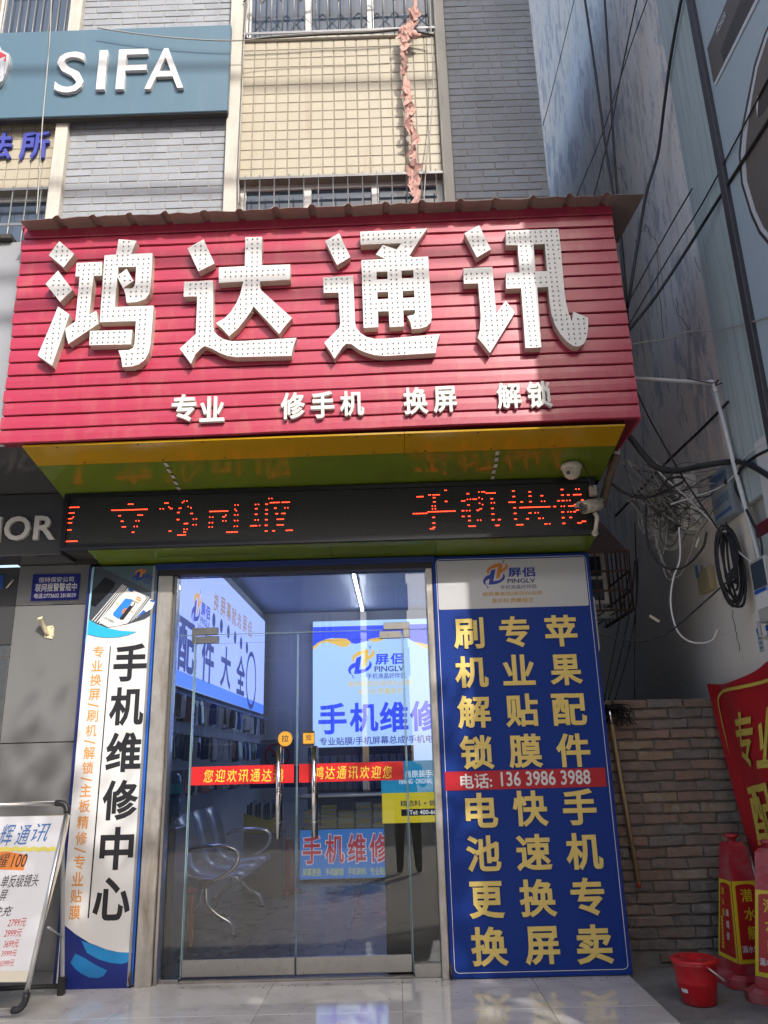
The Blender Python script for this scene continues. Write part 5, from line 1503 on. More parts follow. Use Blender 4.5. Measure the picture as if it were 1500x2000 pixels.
# water dispenser
wd = thing('water_dispenser', 'dark water dispenser with a blue bottle behind the left steel post', 'water dispenser', (-1.70, 6.02, 0))
MB().bbox(-1.86, -1.56, 5.90, 6.20, 0.0, 0.86, .01).build('body', mat('dispenser_dark', (0.02, 0.03, 0.06), 0.25, var=0.1), wd)
MB().lathe([(.05, 0), (.12, .06), (.128, .10), (.128, .17), (.122, .18), (.122, .20), (.128, .21), (.128, .30), (.11, .36), (.0, .37)], (-1.70, 6.04, 0.862), 24).build('bottle', mat('bottle_blue', (0.03, 0.12, 0.22), 0.1, spec=0.7), wd)
MB().lathe([(.1285, .22), (.1285, .29)], (-1.70, 6.04, 0.862), 24, cap=False).build('label', mat('label_cyan', (0.05, 0.38, 0.55), 0.4), wd)
# orange-handled mop standing behind the door
mo = thing('orange_mop', 'orange handled floor mop with white rags behind the left door', 'mop', tuple(atZ(372, 1850, 0)))
b0 = atZ(372, 1850, 0.0)
MB().tube([b0 + Vector((0, 0, .0)), b0 + Vector((-.01, .02, .36))], 0.016, 10).build('handle', mat('orange_plastic', (0.50, 0.10, 0.03), 0.4), mo)
MB().lathe([(.02, 0), (.05, .01), (.05, .04), (.02, .05)], b0 + Vector((-.03, .02, .35)), 14).build('collar', mat('orange_plastic2', (0.42, 0.05, 0.03), 0.4), mo)
rgm = MB()
for k in range(16):
    a_ = k * .4
    t0 = b0 + Vector((-.04 + .04 * math.cos(a_), .03 + .04 * math.sin(a_), .36))
    rgm.tube(spline([t0, t0 + Vector((-.05 + .03 * math.cos(a_), .03, -.08)), t0 + Vector((-.09 + .05 * math.cos(a_), .04 + .04 * math.sin(a_), -.22)), t0 + Vector((-.10 + .05 * math.cos(a_), .05, -.34))], 4), 0.013, 5)
rgm.build('rags', mat('dirty_white_rag', (0.42, 0.37, 0.32), 0.9, var=0.25, vscale=20), mo, kind='stuff')

# back counter with blue repair sign, glazed top full of boxed screens
ct = thing('repair_counter', 'glass topped counter with a blue sign of red repair characters', 'counter', (-0.3, 9.8, 0))
CFm = FY(9.60)
cu0 = CFm.px(585, 1670)[0]; cu1 = 0.75; cz = CFm.px(670, 1619)[1]
M_CBLUE = mat('counter_blue', (0.015, 0.12, 0.38), 0.35, var=0.03, emit=(0.012, 0.13, 0.42), es=0.32)  # glow added to the printed sign and its characters to brighten them
MB().bbox(cu0, cu1, 9.602, 10.2, 0.03, cz, .004).build('cabinet', mat('counter_body', (0.12, 0.12, 0.13), 0.5), ct)
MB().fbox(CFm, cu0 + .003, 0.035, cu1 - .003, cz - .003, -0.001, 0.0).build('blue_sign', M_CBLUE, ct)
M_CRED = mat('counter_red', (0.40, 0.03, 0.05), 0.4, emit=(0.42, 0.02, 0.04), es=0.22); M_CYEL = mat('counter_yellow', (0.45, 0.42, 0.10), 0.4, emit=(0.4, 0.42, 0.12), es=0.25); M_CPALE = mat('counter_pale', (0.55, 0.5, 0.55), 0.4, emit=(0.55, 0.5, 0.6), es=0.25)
s6 = 340 / 1417
zc_ = lambda x, y: (560 + x * s6, 1480 + y * s6)
for c, bx in (('手', (130, 635, 280, 865)), ('机', (315, 625, 465, 860)), ('维', (497, 618, 645, 855)), ('修', (675, 612, 830, 850))):
    p0 = zc_(bx[0], bx[1]); p1 = zc_(bx[2], bx[3])
    bxx = CFm.box(p0[0], p0[1], p1[0], p1[1])
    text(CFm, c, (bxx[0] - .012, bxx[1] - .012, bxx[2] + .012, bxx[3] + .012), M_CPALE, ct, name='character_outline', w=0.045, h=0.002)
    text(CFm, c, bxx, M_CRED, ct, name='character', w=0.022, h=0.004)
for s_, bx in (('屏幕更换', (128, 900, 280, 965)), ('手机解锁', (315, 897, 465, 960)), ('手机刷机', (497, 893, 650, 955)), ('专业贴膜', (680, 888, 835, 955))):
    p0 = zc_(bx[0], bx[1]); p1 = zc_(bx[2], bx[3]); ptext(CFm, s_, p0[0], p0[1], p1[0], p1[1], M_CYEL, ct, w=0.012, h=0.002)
gl = MB(); gl.box(cu0, cu1, 9.605, 9.611, cz + .002, cz + .33); gl.box(cu0, cu1, 9.605, 10.2, cz + .331, cz + .339); gl.build('showcase_glass', glass_mat('case_glass', (0.9, 0.95, 0.95), 1.3), ct)
MB().bbox(cu0 - .02, cu1, 9.59, 10.2, cz + .34, cz + .365, .003).build('top_edge', M_ALU, ct)
BXM = [mat('carton_%d' % i, c, 0.6, var=0.08, emit=c, es=0.03) for i, c in enumerate(((0.42, 0.34, 0.12), (0.46, 0.42, 0.28), (0.36, 0.36, 0.36), (0.38, 0.28, 0.08), (0.20, 0.24, 0.28)))]  # faint glow added to the cardboard colours
bxm = MB().bbox(-.085, .085, -.05, .05, 0, .020, .002)
b0_ = None
for i in range(8):
    x = cu0 + 0.12 + i * 0.20
    z = cz + 0.004
    for k in range(rg.randint(9, 13)):
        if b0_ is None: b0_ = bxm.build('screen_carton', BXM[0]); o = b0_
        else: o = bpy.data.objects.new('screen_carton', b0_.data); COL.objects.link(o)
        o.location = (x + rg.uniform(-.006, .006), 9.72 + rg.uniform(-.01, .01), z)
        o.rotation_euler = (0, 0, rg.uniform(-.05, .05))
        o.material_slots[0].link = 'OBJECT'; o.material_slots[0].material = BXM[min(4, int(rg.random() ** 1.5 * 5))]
        tag(o, 'flat carton, %s from the bottom of the %s stack from the left in the counter' % (ORD(k + 1), ORD(i + 1)), 'carton', 'cartons stacked in the counter')
        z += 0.0205
# dark rack of small drawers behind the counter
rk = thing('drawer_rack', 'dark blue rack of small parts drawers behind the counter', 'rack', (-0.7, 10.6, 0))
MB().bbox(-1.15, 0.2, 10.55, 10.8, 0.0, 1.45, .004).build('case', mat('rack_blue', (0.015, 0.025, 0.10), 0.4), rk)
dwr = None
for i in range(14):
    for j in range(3):
        loc = (-1.10 + i * 0.094, 10.54, 0.99 + j * 0.15)
        if dwr is None:
            dwr = MB().bbox(-.038, .038, -.012, .012, -.055, .055, .004).build('drawer', mat('drawer_grey', (0.10, 0.14, 0.26), 0.3, rnd=0.2), rk)
            for v in dwr.data.vertices: v.co += org(rk)
            dwr.location = Vector(loc) - rk.location
        else: inst(dwr.data, 'drawer', rk, loc)
# yellow front display bin
yb = thing('yellow_display_bin', 'yellow fronted glass display bin beside the bench', 'display bin', (-1.45, 8.75, 0))
YF = FY(8.60)
flat(YF, [YF.px(*p) for p in ((476, 1589), (524, 1602), (548, 1590), (548, 1626), (476, 1626))], 0.0, mat('bin_yellow', (0.42, 0.32, 0.02), 0.4), yb, 'yellow_front', t=0.01, px=False)
a_ = YF.px(476, 1626); b_ = YF.px(552, 1626)
MB().bbox(a_[0], b_[0], 8.605, 8.9, 0.0, a_[1] + .02, .004).build('stand', mat('bin_stand', (0.10, 0.105, 0.115), 0.5), yb)
for k in range(12):
    x = a_[0] + .02 + k * .03
    MB().box(x, x + .012, 8.63, 8.85, a_[1] + .03, a_[1] + .26 + .02 * (k % 3)).build('hanging_cord', PK[k % 3], yb)
MB().bbox(a_[0] - .02, b_[0] + .3, 9.0, 9.02, 1.02, 1.24, .002).top('navy_notice', mat('notice_navy', (0.012, 0.016, 0.13), 0.35), 'dark navy notice board hanging above the yellow bin', 'notice board', (-1.3, 9.0, 1.02))
# no smoking disc
ns = thing('no_smoking_sign', 'round red no smoking sign inside the left door', 'sign', tuple(atY(541, 1475, 9.2)))
NFm = FY(9.2)
c = NFm.px(541, 1476)
MB().fbox(NFm, c[0] - .19, c[1] - .17, c[0] + .19, c[1] + .17, -.006, 0).build('plate', mat('plate_grey', (0.16, 0.16, 0.20), 0.4), ns)
M_NSR = mat('sign_red', (0.30, 0.015, 0.03), 0.4)
flat(NFm, arc(c[0], c[1], .14, .14, 0, 350, 35), 0.001, M_NSR, ns, 'ring', px=False, holes=[arc(c[0], c[1], .118, .118, 0, 350, 35)])
flat(NFm, [(c[0] - .095, c[1] + .075), (c[0] - .075, c[1] + .095), (c[0] + .095, c[1] - .075), (c[0] + .075, c[1] - .095)], 0.002, M_NSR, ns, 'slash', px=False)
flat(NFm, [(c[0] - .06, c[1] - .01), (c[0] + .07, c[1] - .01), (c[0] + .07, c[1] + .012), (c[0] - .06, c[1] + .012)], 0.0012, C_BLK, ns, 'cigarette', px=False)
# red warning cone inside
cc = atZ(560, 1745, 0)
ic = thing('inner_warning_cone', 'dark red square warning cone standing behind the left door', 'warning cone', tuple(cc))
MB().lathe([(.16, 0), (.16, .03), (.12, .035), (.055, .50), (.04, .52)], cc, 4, smooth=False, ph=rad(30)).build('body', mat('cone_red_dark', (0.32, 0.015, 0.02), 0.45), ic)
# cabinet right behind the right-hand glass, with a blue and yellow poster
cb = thing('poster_cabinet', 'dark cabinet with a blue and yellow poster behind the right glass', 'cabinet', (0.4, 5.8, 0))
CY = 5.535
CBF = FY(CY)
x0 = CBF.px(752, 1700)[0]
MB().bbox(x0, 1.0, CY + 0.004, 6.15, 0.0, CBF.px(800, 1486)[1], .004).build('cabinet_body', mat('cabinet_dark', (0.022, 0.024, 0.022), 0.5, var=0.2), cb)
C_PB = mat('poster_cyan', (0.02, 0.36, 0.68), 0.35, emit=(0.01, 0.30, 0.62), es=0.22); C_PY = mat('poster_yellow', (0.76, 0.66, 0.03), 0.35, emit=(0.75, 0.62, 0.03), es=0.22)  # poster and its text are no lamp; glow added to lift their colours
pu = (CBF.px(745, 1550)[0], 0.55)
pz = [CBF.px(800, y)[1] for y in (1486, 1548, 1607)]
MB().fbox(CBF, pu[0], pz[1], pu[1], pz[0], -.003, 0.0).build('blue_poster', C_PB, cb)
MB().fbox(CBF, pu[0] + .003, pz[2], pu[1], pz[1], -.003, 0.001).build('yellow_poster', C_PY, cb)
s7 = 340 / 1417
zc2 = lambda x, y: (560 + x * s7, 1480 + y * s7)
def pt_(s_, x0, y0, x1, y1, m, w):
    a_ = zc2(x0, y0); b_ = zc2(x1, y1); ptext(CBF, s_, a_[0], a_[1], b_[0], b_[1], m, cb, w=w, h=0.002)
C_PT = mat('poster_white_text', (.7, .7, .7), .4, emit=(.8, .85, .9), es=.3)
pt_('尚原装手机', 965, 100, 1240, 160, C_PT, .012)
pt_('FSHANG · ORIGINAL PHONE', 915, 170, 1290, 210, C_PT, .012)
pt_('精选料 × 做', 925, 345, 1215, 395, C_MBLU, .012)
a_ = zc2(932, 415); b_ = zc2(1260, 470)
bx = CBF.box(a_[0], a_[1], b_[0], b_[1])
MB().fquad(CBF, [(bx[0], bx[1]), (bx[2], bx[1]), (bx[2], bx[3]), (bx[0], bx[3])], 0.002).build('navy_strip', C_NAV, cb)
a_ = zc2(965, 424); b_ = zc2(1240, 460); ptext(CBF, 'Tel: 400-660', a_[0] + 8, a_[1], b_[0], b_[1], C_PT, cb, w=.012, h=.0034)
# ================================================================== building on the right with its stained side wall
RX = 2.28
m = bpy.data.materials.new('stained_plaster'); m.use_nodes = True
nt = m.node_tree; N_, L_ = nt.nodes, nt.links
bs = N_['Principled BSDF']; bs.inputs['Roughness'].default_value = 0.85; bs.inputs['Specular IOR Level'].default_value = 0.25
tc = N_.new('ShaderNodeTexCoord')
def mp_(sc, rot=(0, 0, 0)):
    q = N_.new('ShaderNodeMapping'); q.inputs['Scale'].default_value = sc; q.inputs['Rotation'].default_value = rot; L_.new(tc.outputs['Object'], q.inputs['Vector']); return q.outputs[0]
def nz(v, s_, d=6, r=.6, di=0.0):
    q = N_.new('ShaderNodeTexNoise'); q.inputs['Scale'].default_value = s_; q.inputs['Detail'].default_value = d; q.inputs['Roughness'].default_value = r; q.inputs['Distortion'].default_value = di; L_.new(v, q.inputs['Vector']); return q.outputs['Fac']
def rng(v, a, b_, c=0., d=1.):
    q = N_.new('ShaderNodeMapRange'); q.inputs['From Min'].default_value = a; q.inputs['From Max'].default_value = b_; q.inputs['To Min'].default_value = c; q.inputs['To Max'].default_value = d; L_.new(v, q.inputs['Value']); return q.outputs[0]
def mixc(f, a, b_):
    q = N_.new('ShaderNodeMix'); q.data_type = 'RGBA'; L_.new(f, q.inputs['Factor'])
    for k, c in (('A', a), ('B', b_)):
        if isinstance(c, tuple): q.inputs[k].default_value = (*c, 1)
        else: L_.new(c, q.inputs[k])
    return q.outputs['Result']
base = mixc(rng(nz(mp_((.5, .5, .25)), 1.6, 3), .35, .7), (0.80, 0.72, 0.64), (0.70, 0.70, 0.71))
rt = (rad(12), 0, 0)
patch = rng(nz(mp_((1.4, 4.6, 1.7), rt), 1.25, 10, .66, .35), .53, .575)
patch2 = rng(nz(mp_((1, 11, 2.2), rt), 1.6, 8, .7, .2), .555, .59)
lg = rng(nz(mp_((.5, .5, .4)), 1.3, 2), .30, .50)
sz_ = N_.new('ShaderNodeSeparateXYZ'); L_.new(tc.outputs['Object'], sz_.inputs[0])
hi = rng(sz_.outputs[2], 2.9, 3.9)
lg2 = N_.new('ShaderNodeMath'); lg2.operation = 'MULTIPLY'; L_.new(lg, lg2.inputs[0]); L_.new(hi, lg2.inputs[1])
mu = N_.new('ShaderNodeMath'); mu.operation = 'MULTIPLY'; L_.new(patch, mu.inputs[0]); L_.new(lg2.outputs[0], mu.inputs[1])
c1 = mixc(mu.outputs[0], base, (0.47, 0.475, 0.51))
mu2 = N_.new('ShaderNodeMath'); mu2.operation = 'MULTIPLY'; L_.new(patch2, mu2.inputs[0]); L_.new(rng(sz_.outputs[2], 2.7, 3.7, .08, .6), mu2.inputs[1])
c2 = mixc(mu2.outputs[0], c1, (0.40, 0.40, 0.43))
c3 = mixc(rng(nz(mp_((6, 6, 6)), 9, 4), .62, .72, 0, .5), c2, (0.25, 0.23, 0.21))
L_.new(c3, bs.inputs['Base Color'])
bp = N_.new('ShaderNodeBump'); bp.inputs['Strength'].default_value = .5; bp.inputs['Distance'].default_value = .01
L_.new(nz(mp_((1, 1, 1)), 22, 6), bp.inputs['Height']); L_.new(bp.outputs[0], bs.inputs['Normal'])
M_PLW = m
rb = thing('right_building', 'tall building with a stained peeling plaster side wall on the right', 'building', (2.6, 6, GZ))
MB().box(RX, 9, 4.89, 20, GZ - .05, 15).build('plaster_wall', M_PLW, rb)
MB().box(RX + .01, 9, 1.6, 4.888, GZ - .05, 15).build('front_wall', mat('front_render', (0.34, 0.33, 0.32), .8, var=.08, vscale=2), rb)
M_STRK = mat('blue_green_painted_strip', (0.40, 0.47, 0.47), 0.6, var=0.10, vscale=2.5, stretch=(1, 22, 0.5), grime=(0.22, 0.25, 0.245), gamt=.8, gscale=(1, 40, .7), gth=(.48, .68), bump=.1, bscale=12)
MB().bbox(RX - .035, RX + .01, 4.345, 4.886, 2.75, 15, .006).build('painted_strip', M_STRK, rb)
MB().box(RX - .03, RX + .009, 1.6, 4.343, GZ, 2.74).build('lower_pier', mat('pier_render', (0.33, 0.31, 0.29), .85, var=.1, vscale=4), rb)
# hairline cracks with sagging threads
rg2 = random.Random(5)
WFm = FX(RX - .001)
def crack(pts, r=.0025):
    P3 = []
    for i in range(len(pts) - 1):
        for k in range(6):
            t = k / 6
            x = pts[i][0] + (pts[i + 1][0] - pts[i][0]) * t + rg2.uniform(-2, 2); y = pts[i][1] + (pts[i + 1][1] - pts[i][1]) * t + rg2.uniform(-2, 2)
            P3.append(WFm.P(*WFm.px(x, y)))
    MB().tube(P3, r, 3).build('crack', M_DARK, rb)
crack([(1240, 470), (1262, 440), (1285, 480), (1285, 560), (1300, 680)]); crack([(1190, 310), (1215, 340), (1228, 372)]); crack([(1355, 500), (1364, 520), (1370, 535)])
crack([(1330, 770), (1335, 800), (1345, 830)]); crack([(1322, 580), (1322, 610), (1345, 640), (1352, 660)])
crack([(1430, 1190), (1437, 1230), (1446, 1280)])

# ------------------------------------------------------------------ phone billboard
bbd = thing('phone_billboard', 'huge steel blue billboard picturing a phone on the right wall', 'billboard', (2.25, 3.5, 2.8))
BX = RX - .045
BFX = FX(BX)
MB().box(BX, RX + .008, 1.7, 4.342, 2.78, 12).build('panel', mat('billboard_blue', (0.36, 0.44, 0.49), .35, var=.04, vscale=.8), bbd)
MB().bbox(BX - .03, RX + .008, 4.27, 4.344, 2.76, 12, .004).build('edge_frame', mat('billboard_frame', (0.05, 0.045, 0.05), .4), bbd)
M_PHB = mat('printed_taupe', (0.115, 0.10, 0.09), .35, var=.05, vscale=2); M_PHW = mat('printed_pale', (0.52, 0.55, 0.58), .35); M_PHD = mat('printed_dark', (0.045, 0.038, 0.036), .35)
t3 = lambda pts: [(1000 + x / 3, y / 3) for x, y in pts]
def bf(pts, h, m_, nm='printed_shape'): return flat(BFX, t3(pts), h, m_, bbd, nm)
bf([(1285, -60), (1450, -60), (1440, 0), (1185, 500), (1145, 285)], .002, M_PHB)
bf([(1365, -60), (1450, -60), (1440, 0), (1240, 360), (1225, 300), (1240, 260)], .004, M_PHD)
bf([(1450, -40), (1470, -40), (1200, 495), (1183, 500)], .006, M_PHW)
bf([(1640, -200), (1560, 20), (1480, 200), (1420, 380), (1385, 560), (1345, 760), (1330, 900), (1345, 1080), (1400, 1260), (1450, 1370), (1560, 1500), (1900, 1500), (1900, -200)], .003, M_PHD)
bf([(1650, -180), (1575, 20), (1490, 210), (1432, 390), (1400, 560), (1358, 770), (1345, 905), (1358, 1070), (1410, 1240), (1460, 1350), (1560, 1470), (1900, 1480), (1900, -180)], .005, M_PHW)
bf([(1660, -160), (1590, 20), (1505, 215), (1447, 395), (1415, 560), (1385, 770), (1372, 905), (1385, 1065), (1435, 1235), (1480, 1330), (1570, 1440), (1900, 1460), (1900, -160)], .007, M_PHB)
bf([(1500, 480), (1460, 540), (1438, 600), (1440, 660), (1455, 690), (1520, 600), (1560, 520), (1560, 460)], .009, M_PHD)
bf([(1448, 560), (1440, 620), (1448, 690), (1452, 640), (1456, 570)], .011, M_PHW)
o_ = BFX.P(*BFX.px(1402, 70)); e_ = BFX.P(*BFX.px(1420, 32))
uu = (e_ - o_)
text(Frame(o_, uu, BFX.n.cross(uu)), 'HONOR', (0, 0, uu.length, .05), M_PHW, bbd, w=.02, h=.006)
# white board behind the cables, lower right
wb = thing('white_notice_board', 'plain white notice board above a dark red strip at the right edge', 'notice board', (2.25, 4.4, 2.6))
NX = FX(RX - .06)
a_ = NX.px(1478, 900)[0]
MB().fbox(NX, a_, 2.58, a_ + .7, 3.05, -.02, 0).build('board', mat('notice_white', (0.55, 0.55, 0.55), .5), wb)
MB().fbox(NX, a_ - .16, 2.50, a_ + .7, 2.575, -.02, .004).build('red_strip', mat('maroon_strip', (0.11, 0.012, 0.02), .5), wb)
MB().fbox(NX, a_ - .14, 2.18, a_ + .7, 2.495, -.02, .0).build('pale_panel', mat('pale_green_panel', (0.34, 0.38, 0.36), .5, var=.08), wb)

# ------------------------------------------------------------------ low brick wall across the alley
KYW = 5.65
lw = thing('low_brick_wall', 'low weathered red brown brick wall closing the alley', 'wall', (1.83, 5.7, -.02))
M_MORT = mat('dark_mortar', (0.17, 0.16, 0.148), .95, var=.2, vscale=15, bump=.8, bscale=50)
BRM = [mat('old_brick_%d' % i, c, .9, var=.22, vscale=14, rnd=.10, bump=.9, bscale=38, grime=g_, gamt=.75, gscale=(11, 11, 11), gth=(.48, .68)) for i, (c, g_) in enumerate((((0.205, 0.160, 0.130), (0.13, 0.125, 0.118)), ((0.225, 0.155, 0.118), (0.17, 0.15, 0.135)), ((0.235, 0.180, 0.120), (0.33, 0.30, 0.27)), ((0.165, 0.145, 0.128), (0.29, 0.265, 0.245)), ((0.185, 0.162, 0.145), (0.11, 0.105, 0.10))))]
MB().box(1.378, RX - .002, KYW + .014, KYW + .23, -.05, 1.585).build('core', M_MORT, lw)
def old_brick(seed):
    r = random.Random(seed)
    bm = bmesh.new(); bmesh.ops.create_cube(bm, size=1.0)
    for v in bm.verts: v.co = Vector((v.co.x * .232, v.co.y * .06, v.co.z * .056))
    bmesh.ops.bevel(bm, geom=list(bm.edges), offset=.006, segments=1, affect='EDGES')
    bmesh.ops.subdivide_edges(bm, edges=[e for e in bm.edges if abs(e.verts[0].co.x - e.verts[1].co.x) > .1], cuts=3)
    for v in bm.verts: v.co += Vector((r.uniform(-.005, .005), r.uniform(-.004, .004), r.uniform(-.004, .004)))
    me = bpy.data.meshes.new('brick'); bm.to_mesh(me); bm.free(); me.materials.append(BRM[0]); return me
BRK = [old_brick(s_) for s_ in range(6)]
z = 0.012; r_ = 0
while z < 1.60:
    x = 1.38 - (0.121 if r_ % 2 else 0) + rg2.uniform(-.012, .012)
    while x < RX - .03:
        a_, b_ = max(x, 1.38), min(x + .232, RX - .003)
        if b_ - a_ > .035 and not (r_ == 0 and 1.44 < (a_ + b_) / 2 < 1.62):
            o = inst(rg2.choice(BRK), 'brick', lw, ((a_ + b_) / 2, KYW + .026 + rg2.uniform(-.005, .006), z + .028 + rg2.uniform(-.002, .002)), scale=((b_ - a_) / .232, 1, rg2.uniform(.96, 1.04)), rot=(rg2.uniform(-.03, .03), rg2.uniform(-.012, .012), rg2.uniform(-.02, .02)))
            low_ = z < .45
            o.material_slots[0].link = 'OBJECT'; o.material_slots[0].material = BRM[rg2.choice([3, 4, 4, 0]) if low_ else rg2.choice([0, 0, 1, 2, 3, 4, 0, 1])]
        x += .232 + rg2.uniform(.006, .014)
    z += .0677; r_ += 1
MB().box(1.32, 9, 13.0, 13.3, -.1, 4.2).top('alley_end_wall', mat('alley_end', (0.16, 0.155, 0.15), .9, var=.1), 'dark wall closing the far end of the alley', 'wall', (2, 13, 0))

# ------------------------------------------------------------------ mop hung on the brick wall
mp = thing('hung_mop', 'black mop hung upside down on the brick wall, wooden stick', 'mop', tuple(atY(1247, 1730, 5.57)))
t_, b_ = atY(1190, 1388, 5.58), atY(1247, 1722, 5.59)
MB().tube([t_ + (b_ - t_) * .08, b_], .0115, 10).build('stick', mat('bare_wood', (0.34, 0.25, 0.13), .6, var=.2, vscale=12, stretch=(1, 1, .2)), mp)
MB().tube([b_, b_ + (b_ - t_).normalized() * .035], .0125, 10).build('red_tip', mat('red_tip', (0.35, 0.04, 0.02), .5), mp)
MB().tube([t_ + (t_ - b_).normalized() * .01, t_ + (b_ - t_) * .085], .0135, 10).build('ferrule', M_CHROME, mp)
hd = MB()
for k in range(46):
    p0 = t_ + Vector((rg2.uniform(-.02, .02), rg2.uniform(-.01, .02), .015))
    q_ = [p0, p0 + Vector((rg2.uniform(-.03, .05), rg2.uniform(-.02, .06), rg2.uniform(.0, .03))), p0 + Vector((rg2.uniform(-.04, .14), rg2.uniform(-.02, .10), rg2.uniform(-.02, .02))), p0 + Vector((rg2.uniform(-.05, .17), rg2.uniform(-.03, .05), rg2.uniform(-.12, .01)))]
    hd.tube(spline(q_, 4), .004, 4)
hd.build('strands', mat('black_strands', (0.012, 0.012, 0.013), .9), mp, kind='stuff')

# ------------------------------------------------------------------ red bucket with lid
bc_ = Vector((1.585, 4.90, -.02))
M_BKT = mat('red_bucket_plastic', (0.54, 0.012, 0.018), .34, var=.06, spec=.5, grime=(.40, .11, .10), gamt=.45, gscale=(9, 9, 5), gth=(.5, .75))
bk2 = thing('red_bucket', 'red plastic bucket with a lid and white handle on the concrete', 'bucket', tuple(bc_))
KB = .83
def bp_(pr): return [(r * KB, h * KB) for r, h in pr]
def bv(x, y, z): return bc_ + Vector((x, y, z)) * KB
MB().lathe(bp_([(.100, 0), (.106, .006), (.125, .12), (.127, .124), (.127, .130), (.138, .225), (.145, .232), (.147, .250), (.140, .252)]), bc_, 36).build('pail', M_BKT, bk2)
MB().lathe(bp_([(.152, .250), (.154, .258), (.140, .266), (.100, .268), (.098, .262), (.060, .262), (.045, .272), (.020, .284), (.0, .286)]), bc_, 36, cap=False).build('lid', M_BKT, bk2)
MB().tube(spline([bv(.035, -.142, .232), bv(.09, -.135, .19), bv(.148, -.09, .145), bv(.16, -.02, .13)], 6), .005, 8).build('handle', mat('white_handle', (0.60, 0.60, 0.60), .4), bk2)
MB().lathe([(.010, 0), (.010, .007), (.005, .010)], bv(.033, -.136, .232), 10, axis=(.25, -.97, 0)).build('handle_lug', M_BKT, bk2)
LBk = MB()
for k in range(5):
    a0 = rad(196 + k * 5); a1 = rad(196 + (k + 1) * 5)
    LBk.add([bv(r2 * math.cos(a_), r2 * math.sin(a_), z_) for (r2, a_, z_) in ((.1195, a0, .075), (.1195, a1, .075), (.1235, a1, .098), (.1235, a0, .098))], [(0, 1, 2, 3)])
LBk.build('label', C_PWHT, bk2)

